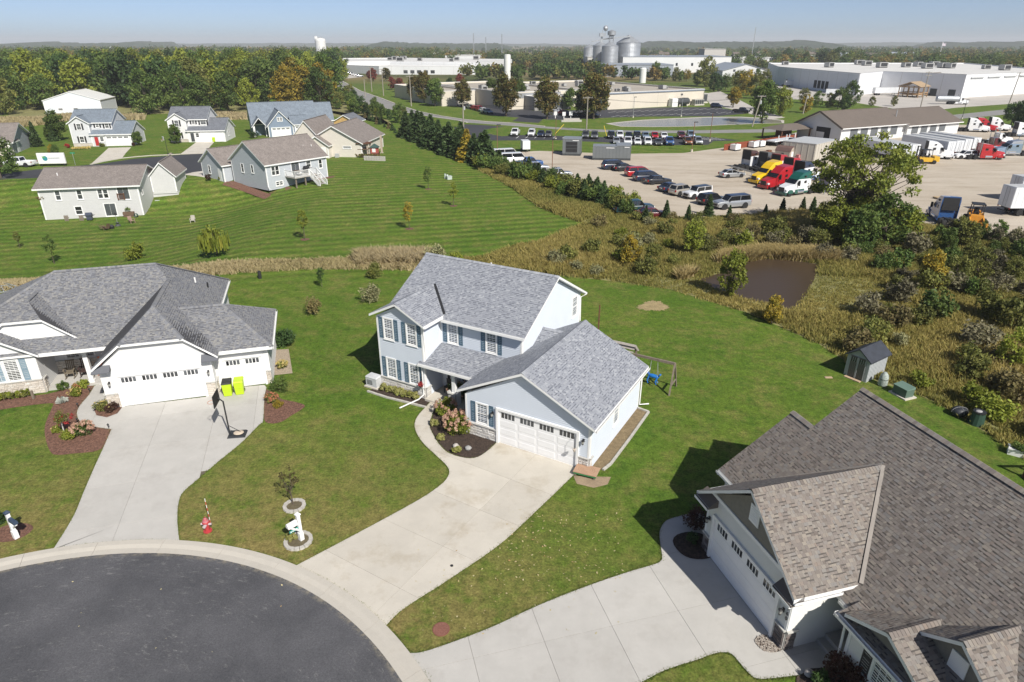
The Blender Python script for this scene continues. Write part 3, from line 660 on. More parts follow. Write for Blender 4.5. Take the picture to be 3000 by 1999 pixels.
for a, b, h in (((-2.25,0),(5.6,0),2.62), ((-10.3,2),(-6.65,2),5.15), ((-6.65,3.9),(-.65,3.9),5.15), ((5.6,0),(5.6,7.75),2.62), ((-6.65,2),(-6.65,3.9),5.15), ((-.65,3.9),(-.65,12.3),5.15)):
    w = WF(a, b); trim(HM, w, [(0,.11,0,h,.03), (w.L-.11,w.L,0,h,.032)])
trim(HM, wg, [(0,7.85,2.5,2.66,.02)], name='frieze_board') if False else None
gdoor(HM, wg, 2.25, 4.86, 2.18)
window(HM, wg, .8, .98, .68, 1.22, shut=.3, shm=SHUT)
stones(HM, wg, .0, 2.1, 0, .78, STO); stones(HM, wg, 7.26, 7.85, 0, .74, STO, ws=(.15,.3))
stones(HM, WF((5.6,0),(5.6,7.75)), 0, .32, 0, .74, STO, ws=(.15,.3))
for x in (.62, 2.45):
    for z in (3.72, .92): window(HM, wl, x, z, .66, 1.34, shut=.31, shm=SHUT)
stones(HM, wl, 0, 3.65, 0, .8, STO); stones(HM, WF((-6.65,2),(-6.65,3.9)), 0, .5, 0, .8, STO)
wu = WF((-6.65,3.9), (-.65,3.9))
for x in (.62, 3.5): window(HM, wu, x, 3.5, .66, 1.34, shut=.3, shm=SHUT)
window(HM, wr, 7.15, 3.75, .7, 1.35); window(HM, WF((5.6,0),(5.6,7.75)), 3.38, 1.05, .66, 1.3, grid=None)
sconce(HM, wg, 1.87, 1.87); sconce(HM, wg, 7.5, 1.84)
# porch
mb = MB(); mb.box(-6.6,-2.3,1.75,3.85,-.02,.17); mb.obj('porch_floor', CONC, HM)
mb = MB(); mb.box(-4.62,-4.38,2.0,2.24,.17,2.5); mb.obj('porch_column', WHITE, HM); wpc = WF((-4.78,1.88),(-4.22,1.88)); mb = MB(); mb.box(-4.78,-4.22,1.92,2.4,.17,1.05); mb.obj('pillar_core', WHITE, HM)
stones(HM, wpc, 0, .56, .17, 1.05, STO, ws=(.15,.3)); stones(HM, WF((-4.78,2.4),(-4.78,1.88)), 0, .52, .17, 1.05, STO, ws=(.15,.3))
mb = MB(); wu.bx(mb, .12, 1.3, .17, 2.3, -.01, .05); dd = mb.obj('front_door', WHITE, HM)
mb = MB(); wu.bx(mb, .42, .62, .5, 2.1, .05, .06); mb.obj('pane', GLASS, dd); mb = MB(); wu.bx(mb, .7, 1.1, 1.2, 2.05, .05, .06); mb.obj('pane', GLASS, dd)
window(HM, wu, 2.0, .95, .62, 1.2, shut=.3, shm=SHUT)
# roofs
MR = [[(-10.65,3.55,5.12),(-.3,3.55,5.12),(-.3,8.1,7.62),(-10.65,8.1,7.62)], [(-10.65,12.65,5.12),(-10.65,8.1,7.62),(-.3,8.1,7.62),(-.3,12.65,5.12)],
      [(-8.45,1.65,6.37),(-6.3,1.65,5.3),(-6.3,3.87,5.3),(-8.45,5.85,6.37)], [(-8.45,1.65,6.37),(-8.45,5.85,6.37),(-10.6,3.87,5.3),(-10.6,1.65,5.3)],
      [(-7.0,1.78,2.62),(-1.9,1.78,2.62),(-1.2,3.88,3.31),(-6.62,3.88,3.31),(-6.62,1.98,2.69),(-7.0,1.98,2.69)],
      [(1.62,-.35,5.03),(1.62,8.1,5.03),(-2.62,8.1,2.9),(-2.62,-.35,2.9)], [(1.62,-.35,5.03),(5.97,-.35,2.85),(5.97,8.1,2.85),(1.62,8.1,5.03)],
      [(-.62,3.95,3.25),(2.0,3.95,3.25),(2.0,6.6,4.62),(-.62,6.6,4.62)], [(-.62,6.6,4.62),(2.0,6.6,4.62),(2.0,9.2,3.3),(-.62,9.2,3.3)]]
rf = roofslab(HM, MR, UNDER); shingles(rf, MR, SH_M, .14, .14, 11)
ridgecaps(rf, [((-10.65,8.1,7.62),(-.3,8.1,7.62)), ((-8.45,1.65,6.37),(-8.45,5.85,6.37)), ((1.62,-.35,5.03),(1.62,8.1,5.03)), ((-.62,6.6,4.62),(.8,6.6,4.62))], SH_M, .17)
mb = MB(); mb.beam((-8.4,5.86,6.42),(-6.3,3.9,5.36),.16,.02); mb.obj('valley_flashing', DARK, rf)
gutter(HM, (-6.3,3.5,5.08), (-.3,3.5,5.08)); gutter(HM, (-7.0,1.72,2.58), (-2.62,1.72,2.58)); gutter(HM, (6.02,-.35,2.8), (6.02,8.1,2.8)); gutter(HM, (-6.25,1.65,5.26), (-6.25,3.6,5.26)); gutter(HM, (-.3,12.7,5.08), (-10.65,12.7,5.08))
spout(HM, [(-6.9,1.72,2.5),(-6.8,1.9,2.3),(-6.78,1.9,.35),(-6.9,1.5,.16),(-7.35,.1,.1)]); spout(HM, [(6.0,8.0,2.7),(5.7,7.8,2.5),(5.68,7.82,.2),(6.1,8.4,.08)]); spout(HM, [(-.3,12.6,5.0),(-.6,12.3,4.8),(-.58,12.34,3.0)]); spout(HM, [(-6.3,1.75,5.2),(-6.55,1.95,5.0),(-6.58,2.1,2.9)])
for p in ((-3.5,10.5), (-6.5,10.0)): mb = MB(); mb.lathe([(.05,0),(.05,.5)], 8, (p[0], p[1], 7.62-.55*(p[1]-8.1)-.05)); mb.obj('vent_pipe', WHITE, rf)
# ================================================================ left house
HL = thing('house', 'white single storey house with slate grey hip roof and three garage bays', 'house', OL, YAWL)
fl = WF((-.9,0), (5.5,0)); lapwall(HL, fl, [(0,0),(6.4,0),(6.4,2.75),(4.95,4.12),(1.55,4.12),(.0,2.75)], SID_L)
gdoor(HL, fl, .9, 4.8, 2.1); stones(HL, fl, 0, .74, 0, .95, STT); stones(HL, fl, 5.86, 6.4, 0, .95, STT); stones(HL, WF((-.9,3.5),(-.9,0)), 2.9, 3.5, 0, .95, STT); stones(HL, WF((5.5,0),(5.5,.7)), 0, .7, 0, .95, STT)
sconce(HL, fl, .4, 1.75); sconce(HL, fl, 6.12, 1.75)
mb = MB(); fl.bx(mb, 2.9, 3.6, 3.1, 3.75, .0, .05); mb.obj('gable_vent', WHITE, HL)
f2 = WF((5.5,.7), (8.9,.7)); lapwall(HL, f2, rect(3.4, 2.7), SID_L); gdoor(HL, f2, .55, 2.4, 2.1, cols=2); stones(HL, f2, 3.08, 3.4, 0, .95, STT, ws=(.12,.3))
for a, b in (((8.9,.7),(8.9,6.8)), ((8.9,6.8),(4.9,6.8)), ((-.9,7),(-.9,0)), ((5.5,0),(5.5,.7)), ((4.9,6.8),(4.9,15.1)), ((4.9,15.1),(-12,15.1)), ((-12,15.1),(-12,3.5)), ((-5.42,3.5),(-5.42,6.1)), ((-5.42,6.1),(-.9,6.1))):
    w = WF(a, b); lapwall(HL, w, rect(w.L, 2.7), SID_L)
fw = WF((-12,3.5), (-5.42,3.5)); lapwall(HL, fw, [(0,0),(6.58,0),(6.58,2.7),(3.3,4.8),(0,2.7)], SID_L); stones(HL, fw, 0, 6.58, 0, .98, STT); stones(HL, WF((-5.42,3.5),(-5.42,6.1)), 0, .5, 0, .98, STT)
window(HL, fw, 4.75, 1.1, .75, 1.42, shut=.36, shm=mat('slate_blue_shutter', (.2,.28,.34), .6)); window(HL, fw, 3.85, 1.1, .75, 1.42)
wb = WF((-5.42,6.1), (-.9,6.1)); stones(HL, wb, 0, 4.5, .15, 1.0, STT); window(HL, wb, .75, 1.15, .8, 1.15); window(HL, wb, 1.65, 1.15, .8, 1.15)
for w, L_ in ((fl, 6.4), (f2, 3.4)): trim(HL, w, [(0,.1,.95,2.7,.03), (L_-.1,L_,.95,2.7,.03)])
mb = MB(); mb.box(-5.4,-.95,3.65,6.08,-.02,.16); mb.obj('porch_floor', CONC2, HL)
mb = MB(); mb.box(-2.95,-2.67,3.85,4.13,.16,2.6); mb.box(-3.0,-2.62,3.8,4.18,.16,.32); mb.box(-3.0,-2.62,3.8,4.18,2.3,2.6); mb.obj('porch_column', WHITE, HL)
def gp(u): return 5.75-.8*abs(u-2.4)
LR = [[(-1.2,-.35,2.87),(.6,-.35,4.33),(2.4,2.1,5.75),(2.4,7.66,5.75),(-1.2,3.35,2.87)], [(6.0,-.35,2.87),(6.0,3.0,2.87),(2.4,7.66,5.75),(2.4,2.1,5.75),(4.2,-.35,4.33)], [(.6,-.35,4.33),(4.2,-.35,4.33),(2.4,2.1,5.75)],
      [(5.7,.35,2.87),(9.25,.35,2.87),(6.25,3.75,4.87),(3.45,3.75,4.87)], [(9.25,.35,2.87),(9.25,7.1,2.87),(6.25,3.75,4.87)], [(9.25,7.1,2.87),(3.0,7.1,2.87),(3.45,3.75,4.87),(6.25,3.75,4.87)],
      [(-12.4,3.3,2.85),(-1.0,3.3,2.85),(5.2,4.4,2.85),(1.5,8.93,6.6),(-4.9,8.93,6.6)], [(5.2,4.4,2.85),(5.2,15.45,2.85),(1.5,8.93,6.6)], [(5.2,15.45,2.85),(-12.4,15.45,2.85),(-4.9,8.93,6.6),(1.5,8.93,6.6)], [(-12.4,15.45,2.85),(-12.4,3.3,2.85),(-4.9,8.93,6.6)]]
# the front plane of the main roof is planar only up to the garage; keep it simple and exact
LR[6] = [(-12.4,3.3,2.85),(5.2,3.3,2.85),(1.5,8.93,6.6),(-4.9,8.93,6.6)]; LR[7] = [(5.2,3.3,2.85),(5.2,15.45,2.85),(1.5,8.93,6.6)]
LR += [[(-2.85,4.1,3.3),(-2.85,4.2,3.3),(-5.8,8.2,5.7),(-5.8,5.9,5.7),(-4.7,4.1,4.85)], [(-8.75,4.1,3.3),(-6.9,4.1,4.85),(-5.8,5.9,5.7),(-5.8,8.2,5.7),(-8.75,4.2,3.3)], [(-6.9,4.1,4.85),(-4.7,4.1,4.85),(-5.8,5.9,5.7)],
       [(-5.1,3.15,2.8),(-5.1,4.0,2.8),(-8.7,7.0,5.1),(-8.7,3.15,5.1)], [(-12.3,3.15,2.8),(-8.7,3.15,5.1),(-8.7,7.0,5.1),(-12.3,4.0,2.8)]]
fx = WF((-8.6,4.35), (-3.0,4.35)); lapwall(HL, fx, [(0,3.3),(5.6,3.3),(3.9,4.72),(1.7,4.72)], SID_L)
rf = roofslab(HL, LR, UNDER); shingles(rf, LR, SH_L, .14, .14, 12)
ridgecaps(rf, [((-4.9,8.93,6.6),(1.5,8.93,6.6)), ((2.4,2.1,5.75),(2.4,7.66,5.75)), ((3.45,3.75,4.87),(6.25,3.75,4.87)), ((-5.8,5.9,5.7),(-5.8,8.2,5.7)), ((.6,-.35,4.33),(2.4,2.1,5.75)), ((4.2,-.35,4.33),(2.4,2.1,5.75)), ((9.25,.35,2.87),(6.25,3.75,4.87)), ((9.25,7.1,2.87),(6.25,3.75,4.87)), ((1.5,8.93,6.6),(5.2,15.45,2.85)), ((-4.9,8.93,6.6),(-12.4,3.3,2.85))], SH_L, .16)
for u0, u1 in ((-1.2,-.2), (5.0,6.0)): mb = MB(); mb.hexa([(u0,-.5,2.62),(u1,-.5,2.62),(u1,.02,2.62),(u0,.02,2.62),(u0,-.5,2.68),(u1,-.5,2.68),(u1,.02,2.98),(u0,.02,2.98)]); mb.obj('eave_return', [SH_L], HL)
gutter(HL, (-5.05,3.22,2.78), (-1.1,3.22,2.78)); gutter(HL, (6.0,.28,2.8), (9.25,.28,2.8)); gutter(HL, (9.31,.35,2.8), (9.31,7.1,2.8)); gutter(HL, (5.26,7.1,2.8), (5.26,15.4,2.8))
for p, z in (((3.6,10.2),4.5), ((4.3,10.8),3.85)): mb = MB(); mb.lathe([(.06,0),(.06,.4)], 8, (p[0], p[1], z)); mb.obj('vent_pipe', WHITE if z > 4 else DARK, rf)
# ================================================================ right house
HR = thing('house', 'cream house with brown weathered shingle roof and taupe front gables', 'house', OR, YAWR)
TAUPE = mat('taupe_shake', (.2,.185,.155), .8, var=.12, vs=5, bump=.4, bs=14)
fr = WF((-5.1,0), (.72,0)); lapwall(HR, fr, rect(5.82, 3.2), SID_R)
gb = WF((-5.1,0), (.72,0)); lapwall(HR, gb, [(.3,3.2),(5.6,3.2),(3.1,5.15)], TAUPE, .16, .02, 'gable')
mb = MB(); gb.bx(mb, .2, 5.65, 3.14, 3.3, .0, .06); mb.obj('gable_band', WHITE, HR)
mb = MB(); gb.bx(mb, 2.75, 3.35, 3.8, 4.6, .02, .06); gv_ = mb.obj('gable_vent', WHITE, HR)
for i in range(6): mb = MB(); gb.bx(mb, 2.82, 3.28, 3.88+i*.11, 3.95+i*.11, .055, .075); mb.obj('louvre', WHITE, gv_)
gdoor(HR, fr, .72, 4.4, 2.2, rows=4, cols=4); stones(HR, fr, 0, .58, 0, .92, STB); stones(HR, fr, 5.26, 5.82, 0, .95, STB); stones(HR, WF((.72,0),(.72,1.9)), 0, .45, 0, .95, STB)
sconce(HR, fr, .28, 1.85); sconce(HR, fr, 5.5, 1.75)
for a, b, h in (((.72,0),(.72,4.2),2.75), ((-5.1,2.0),(-5.1,0),2.75), ((-6.75,2.0),(-5.1,2.0),2.7), ((-6.75,9),(-6.75,2),2.7), ((.72,4.2),(2.0,4.2),2.7), ((2.0,4.2),(2.0,1.5),2.7), ((12,12.8),(-6.75,12.8),2.7)):
    w = WF(a, b); lapwall(HR, w, rect(w.L, h), SID_R)
rw = WF((2.0,1.5), (12,1.5)); lapwall(HR, rw, rect(10, 2.75), SID_R); stones(HR, rw, 0, 10, 0, .6, STB)
trim(HR, rw, [(0,.14,.6,2.75,.035)]); trim(HR, fr, [(0,.12,.92,2.75,.03), (5.7,5.82,.95,2.75,.03)]); trim(HR, WF((.72,0),(.72,4.2)), [(0,.12,.95,2.75,.03)])
window(HR, rw, 1.25, 1.0, .75, 1.35, grid=(3,3), shut=.4, shm=mat('charcoal_shutter', (.055,.05,.05), .7)); window(HR, rw, 2.12, 1.0, .75, 1.35, grid=(3,3))
mb = MB(); mb.box(.74,1.98,1.85,4.18,-.02,.34); mb.box(.76,1.98,1.5,1.85,-.02,.17); mb.obj('entry_steps', CONC2, HR)
g1 = WF((2.0,1.45), (5.3,1.45)); lapwall(HR, g1, [(.1,2.85),(3.2,2.85),(1.65,3.6)], TAUPE, .16, .02, 'gable')
g2 = WF((2.6,2.5), (7.6,2.5)); lapwall(HR, g2, [(.2,2.9),(4.8,2.9),(2.5,4.5)], TAUPE, .16, .02, 'gable')
mb = MB(); g2.bx(mb, 2.15, 2.75, 3.2, 3.9, .02, .06); mb.obj('gable_vent', WHITE, HR)
RR = [[(-7.05,1.65,2.62),(-5.65,1.65,2.62),(-5.65,5.2,5.227),(-7.05,5.2,5.227)], [(-7.05,5.2,5.227),(-5.45,5.2,5.227),(-5.45,8.8,2.6),(-7.05,8.8,2.6)],
      [(-5.65,1.65,2.62),(12,1.65,2.62),(12,7.45,6.88),(-5.65,7.45,6.88)], [(-5.65,7.45,6.88),(12,7.45,6.88),(12,13.2,2.62),(-5.65,13.2,2.62)],
      [(-2.05,-.42,5.5),(1.16,-.42,3.1),(1.16,2.3,3.1),(-2.05,5.55,5.5)], [(-2.05,-.42,5.5),(-2.05,5.55,5.5),(-5.42,2.3,2.98),(-5.42,-.42,2.98)],
      [(3.65,1.1,3.72),(5.35,1.1,2.85),(5.35,2.3,2.85),(3.65,3.4,3.72)], [(3.65,1.1,3.72),(3.65,3.4,3.72),(1.95,2.3,2.85),(1.95,1.1,2.85)],
      [(5.1,2.2,4.62),(7.6,2.2,2.8),(7.6,3.0,2.8),(5.1,4.6,4.62)], [(5.1,2.2,4.62),(5.1,4.6,4.62),(2.6,2.4,2.8),(2.6,2.2,2.8)],
      [(1.7,1.08,2.66),(8,1.08,2.66),(8,2.0,2.95),(1.7,2.0,2.95)]]
lp = WF((-5.65,13.2), (-5.65,1.65)); lapwall(HR, WF((-5.5,12.8),(-5.5,2)), [(0,2.6),(10.8,2.6),(5.35,6.6)], SID_R)
rf = roofslab(HR, RR, UNDER); shingles(rf, RR, SH_R, .13, .135, 13, 300, tolocal(OR, YAWR))
ridgecaps(rf, [((-5.65,7.45,6.88),(12,7.45,6.88)), ((-2.05,-.42,5.5),(-2.05,5.5,5.5)), ((-7.05,5.2,5.227),(-5.6,5.2,5.227)), ((3.65,1.1,3.72),(3.65,3.3,3.72)), ((5.1,2.2,4.62),(5.1,4.6,4.62))], SH_R, .17, .14)
for a, b in (((1.2,2.35,3.15),(-2.0,5.6,5.52)), ((-5.4,2.3,3.02),(-2.1,5.6,5.52))): mb = MB(); mb.beam(Vector(a)+Vector((0,0,.03)), Vector(b)+Vector((0,0,.03)), .14, .02); mb.obj('valley_flashing', mat('tan_flashing', (.3,.27,.24), .6), rf)
for u0, u1 in ((-5.42,-4.4), (.1,1.16)): mb = MB(); mb.hexa([(u0,-.5,2.74),(u1,-.5,2.74),(u1,.02,2.74),(u0,.02,2.74),(u0,-.5,2.8),(u1,-.5,2.8),(u1,.02,3.16),(u0,.02,3.16)]); mb.obj('eave_return', [SH_R], HR); gutter(HR, (u0,-.52,2.82), (u1,-.52,2.82))
gutter(HR, (1.2,-.42,3.0), (1.2,1.6,3.0)); gutter(HR, (1.2,1.56,2.6), (1.75,1.56,2.6)); gutter(HR, (1.7,1.02,2.62), (8,1.02,2.62)); gutter(HR, (1.66,1.02,2.62), (1.66,1.6,2.62)); gutter(HR, (-7.05,1.56,2.6), (-5.45,1.56,2.6)); gutter(HR, (-5.46,-.42,2.92), (-5.46,1.6,2.92))
for p, L_ in (((1.62,1.0,2.5),1), ((-6.9,1.5,2.5),1)): spout(HR, [p, (p[0]+.25, p[1]+.35, 2.3), (p[0]+.28, p[1]+.42, .3)])
def text3d(parent, s, size, loc, rot, m, name='house_number'):
    c = bpy.data.curves.new(name, 'FONT'); c.body = s; c.size = size; c.extrude = .008; c.align_x = 'CENTER'
    t = bpy.data.objects.new(name, c); COL.objects.link(t); dg = bpy.context.evaluated_depsgraph_get(); me = bpy.data.meshes.new_from_object(t.evaluated_get(dg)); bpy.data.objects.remove(t)
    me.materials.clear(); me.materials.append(m); o = link(name, me, parent); o.location = loc; o.rotation_euler = rot; return o
for i, ch in enumerate('7960'): text3d(HR, ch, .24, (.62, -.05, 2.18-i*.24), (pi/2, 0, 0), DARK)
# ================================================================ houses further back
def roofmat(name, c): return mat(name, c, .9, var=.16, vs=1.2, fine=.3, bs=5, bump=.3)
RF_BR = roofmat('brown_far_shingle', (.2,.175,.16)); RF_BL = roofmat('blue_far_shingle', (.16,.19,.225)); RF_GR = roofmat('grey_far_shingle', (.14,.15,.17))
def farwall(parent, w, poly, m, lap=.24): return lapwall(parent, w, poly, m, lap, .02)
def gblock(parent, u0, u1, v0, v1, h, rz, axis, sid, rmat, over=.35, z=0, eave=None, walls=None):
    """gable block: ridge along 'u' or 'v'"""
    walls = walls or 'fblr'; hw = h
    if axis == 'u':
        vm = (v0+v1)/2; sl = (rz-h)/((v1-v0)/2); e = h-sl*over+.06
        sides = dict(f=((u0,v0),(u1,v0),0), r=((u1,v0),(u1,v1),1), b=((u1,v1),(u0,v1),0), l=((u0,v1),(u0,v0),1))
        pl = [[(u0-over,v0-over,e+z),(u1+over,v0-over,e+z),(u1+over,vm,rz+.06+z),(u0-over,vm,rz+.06+z)], [(u1+over,v1+over,e+z),(u0-over,v1+over,e+z),(u0-over,vm,rz+.06+z),(u1+over,vm,rz+.06+z)]]; rd = ((u0-over,vm,rz+.1+z),(u1+over,vm,rz+.1+z))
    else:
        um = (u0+u1)/2; sl = (rz-h)/((u1-u0)/2); e = h-sl*over+.06
        sides = dict(f=((u0,v0),(u1,v0),1), r=((u1,v0),(u1,v1),0), b=((u1,v1),(u0,v1),1), l=((u0,v1),(u0,v0),0))
        pl = [[(u0-over,v1+over,e+z),(u0-over,v0-over,e+z),(um,v0-over,rz+.06+z),(um,v1+over,rz+.06+z)], [(u1+over,v0-over,e+z),(u1+over,v1+over,e+z),(um,v1+over,rz+.06+z),(um,v0-over,rz+.06+z)]]; rd = ((um,v0-over,rz+.1+z),(um,v1+over,rz+.1+z))
    fr = {}
    for k in 'fblr':
        a, b, gab = sides[k]; w = WF(a, b, z); fr[k] = w
        if k in walls: farwall(parent, w, [(0,-.3),(w.L,-.3),(w.L,h),(w.L/2,rz),(0,h)] if gab else [(0,-.3),(w.L,-.3),(w.L,h),(0,h)], sid)
        for s in (0, w.L-.14): mb = MB(); w.bx(mb, s, s+.14, 0, h, -.01, .035); mb.obj('corner_trim', WHITE, parent)
    rf = roofslab(parent, pl, rmat, .2)
    mb = MB(); mb.beam(*rd, .22, .05); mb.obj('ridge_cap', rmat, rf)
    return fr
SIDG = mat('grey_siding', (.43,.46,.49), .6, var=.04); SIDB = mat('slate_blue_siding', (.19,.24,.31), .6, var=.05); SIDW = mat('bright_white_siding', (.53,.53,.525), .55, var=.04)
SIDT = mat('beige_siding', (.62,.58,.51), .6, var=.04); SIDC = mat('light_grey_siding', (.58,.59,.6), .6, var=.04); SIDD = mat('mid_grey_siding', (.34,.36,.38), .6, var=.04); BLK = mat('black_shutter', (.03,.03,.033), .6)
def win(h, w, u, z, W_, H, shut=None, shm=None, n=1, grid=None):
    for i in range(n): window(h, w, u+i*(W_+.12), z, W_, H, grid=grid, shut=shut if n == 1 else None, shm=shm, cas=.1)
# grey house with a white deck
HB = thing('house', 'grey ranch house with brown roof and white raised deck at the back', 'house', (-38.98,105.2,-.2), radians(52))
fB = gblock(HB, 0, 11.7, 0, 9.9, 3.85, 6.9, 'u', SIDG, RF_BR); f = fB['f']
win(HB, f, 1.0, 1.95, .6, 1.35, n=2); win(HB, f, 7.6, 2.35, .85, 1.0); win(HB, f, 10.1, 1.9, .62, 1.35); win(HB, f, 1.5, .25, .55, .6, n=2); win(HB, f, 9.0, .35, .55, .6, n=2); window(HB, f, 4.7, 1.62, 1.5, 1.9, grid=(2,1), sashes=1)
win(HB, fB['l'], 5.8, 2.1, .6, 1.2); win(HB, fB['l'], 2.9, 1.9, .65, 1.35)
fG = gblock(HB, -1.3, 6.0, 10.6, 17.4, 2.9, 5.1, 'u', SIDG, RF_BR); win(HB, fG['l'], 2.2, 1.0, .6, 1.3)
mb = MB(); fG['l'].bx(mb, 5.2, 6.1, .05, 2.1, -.01, .05); mb.obj('side_door', WHITE, HB)
dk = MB(); dk.box(3.3,7.7,-2.7,0,1.38,1.55); deck = dk.obj('deck', mat('grey_decking', (.4,.38,.35), .8), HB)
for u in (3.6, 5.4, 7.3): mb = MB(); mb.box(u-.09,u+.09,-2.5,-2.32,-.3,1.38); mb.obj('deck_post', WOODG, deck)
def rail(parent, a, b, n, h=.95, m=WHITE):
    a, b = Vector(a), Vector(b); mb = MB(); mb.beam(a+Vector((0,0,h)), b+Vector((0,0,h)), .09, .06); mb.beam(a+Vector((0,0,.1)), b+Vector((0,0,.1)), .05, .05)
    for i in range(n+1): p = a.lerp(b, i/n); big = i in (0, n); mb.beam(p, p+Vector((0,0,h+(.08 if big else 0))), .11 if big else .035)
    return mb.obj('railing', m, parent)
rail(deck, (3.35,-2.65,1.55), (6.1,-2.65,1.55), 18); rail(deck, (3.35,-2.65,1.55), (3.35,-.05,1.55), 16); rail(deck, (7.65,-2.65,1.55), (7.65,-.05,1.55), 16)
for i in range(8): mb = MB(); mb.box(6.2,7.6,-2.75-.29*(i+1),-2.75-.29*i+.02,1.35-.19*(i+1),1.4-.19*(i+1)); mb.obj('tread', MT['grey_decking'], deck)
for u in (6.2, 7.6): mb = MB(); mb.beam((u,-2.7,1.4),(u,-5.1,-.15),.06,.26); mb.obj('stringer', WHITE, deck); rail(deck, (u,-2.75,1.5), (u,-5.1,-.05), 12)
spout(HB, [(-.3,-.3,3.5),(-.05,-.05,3.2),(-.05,-.08,.3),(-.5,-1.6,.08)]); 
for u, v in ((2.0,7.2), (9.3,6.6), (10.6,6.2)): mb = MB(); mb.lathe([(.06,0),(.06,.35)], 6, (u, v-4, 5.2)); mb.obj('vent_pipe', WHITE, HB)
tb = thing('patio_table', 'round dark patio table on the white deck', 'table', HB.matrix_world @ Vector((0,0,0)) if False else (0,0,0)); 
BM = Matrix.Translation((-38.98,105.2,-.2)) @ Matrix.Rotation(radians(52), 4, 'Z')
tb.location = BM @ Vector((5.0,-1.4,1.56)); mb = MB(); mb.lathe([(.75,.68),(.78,.71),(.78,.74),(.1,.745)], 20); mb.obj('table_top', mat('brown_table', (.1,.07,.05), .6), tb); mb = MB(); mb.lathe([(.3,0),(.3,.04),(.06,.06),(.06,.68)], 12); mb.obj('pedestal', DARK, tb)
def grill(loc, rz, label, cov=DARK, gname='covered grills beside the houses'):
    t = thing('barbecue_grill', label, 'grill', loc, rz); mb = MB(); mb.box(-.35,.35,-.25,.25,.15,.75); mb.obj('cabinet', cov, t); mb = MB(); mb.lathe([(.3,-.42),(.34,-.4),(.34,.4),(.3,.42)], 12, (0,0,.85), axis='x'); mb.obj('hood', cov, t)
    for s in (-.55, .55): mb = MB(); mb.box(s-.18,s+.18,-.22,.22,.76,.8); mb.obj('side_shelf', DARK, t)
    for x in (-.3,.3):
        for y in (-.2,.2): mb = MB(); mb.box(x-.03,x+.03,y-.03,y+.03,0,.16); mb.obj('leg', DARK, t)
    return t
grill(BM @ Vector((7.1,-.6,1.56)), radians(52), 'black covered grill on the white deck')
sheet('mulch_bed', [tuple(BM @ Vector(p)) for p in ((-2.0,-1.5,0),(3.4,-1.5,0),(3.4,.1,0),(-.1,.1,0),(-.1,9.9,0),(-1.2,10.8,0),(-2.2,10,0),(-1.6,5,0))], MULCH, 'mulch bed round the corner of the grey deck house')
sheet('mulch_bed', [tuple(BM @ Vector(p)) for p in ((7.8,-1.3,0),(11.8,-1.2,0),(13.2,-.2,0),(11.7,.1,0),(7.8,.1,0))], MULCH, 'mulch strip at the far end of the grey deck house')
# white walkout house
HW = thing('house', 'white walkout house with brown roof and two storeys facing the low lawn', 'house', (-69.6,96.2,-3.0), radians(12.5))
fW = gblock(HW, 0, 13.5, 0, 10.6, 4.75, 6.7, 'u', SIDW, RF_BR, .5); f = fW['f']
win(HW, f, 2.2, 2.85, .65, 1.35); win(HW, f, 5.1, 2.85, .65, 1.35); win(HW, f, 7.9, 2.85, .62, 1.3, n=2); win(HW, f, 4.3, .6, .9, 1.15)
for u, z in ((10.6,2.55), (8.3,.15)): window(HW, f, u, z, 1.55, 1.85, grid=(2,1), sashes=1)
rail(HW, tuple(f.at(10.5,2.5,.12)), tuple(f.at(11.4,2.5,.12)), 8, .9, WOODB)
win(HW, fW['r'], 1.2, 2.9, .6, 1.3)
fW2 = gblock(HW, 13.6, 17.2, 6.5, 13.5, 2.7, 4.6, 'v', SIDW, RF_BR, z=2.2)
mb = MB(); mb.box(13.5,17.3,6.6,13.4,-.5,2.0); mb.obj('foundation', SIDW, HW)
mb = MB(); mb.lathe([(.07,0),(.07,.4)], 6, (2.0,3.0,5.9)); mb.obj('vent_pipe', WHITE, HW)
mb = MB(); mb.box(13.9,14.6,5.3,6.0,.2,1.1); mb.obj('air_conditioner', mat('ac_grey', (.4,.41,.41), .6), HW)
# two storey pair on the back cul-de-sac
def twostorey(label, loc, rz, sid, door, extra):
    h = thing('house', label, 'house', loc, rz)
    fm = gblock(h, 0, 8.2, 1.2, 9.2, 5.1, 7.4, 'u', sid, RF_BL if extra else RF_GR)
    fp = gblock(h, 0, 4.0, 0, 4.5, 5.1, 6.4, 'v', sid, RF_BL if extra else RF_GR, walls='flr')
    fg = gblock(h, 4.0, 12.2, -.1, 8.4, 2.7, 4.9, 'u', sid, RF_BL if extra else RF_GR)
    for z in (3.6, .9): win(h, fp['f'], 1.55, z, .85, 1.25, .34, BLK, grid=(2,2))
    win(h, WF((4.0,1.2),(8.2,1.2)), 1.0, 3.9, .6, .9, .34, BLK, grid=(2,2)); win(h, WF((4.0,1.2),(8.2,1.2)), 2.9, 3.75, .75 if extra else 1.2, 1.15, .34, BLK, grid=(2,2))
    gdoor(h, fg['f'], 3.0, 4.8, 2.1, lites=4 if extra else 0); stones(h, fp['f'], 0, 4.0, 0, .7, STT, (.2,.3), (.3,.7))
    mb = MB(); fg['f'].bx(mb, .6, 1.35, .15, 2.0, -.01, .05); mb.obj('front_door', mat('door_'+door[0], door[1], .5), h)
    mb = MB(); fg['f'].bx(mb, .05, 2.7, 2.3, 2.6, -.01, .3); mb.obj('porch_beam', WHITE, h)
    win(h, fg['f'], 1.75, 1.1, .7, .9); win(h, fg['r'], 3, 1.0, .6, 1.2)
    return h
HT1 = twostorey('light grey two storey house with black shutters and red front door', (-97.5,150.3,0), radians(9), SIDC, ('red', (.4,.03,.03)), True)
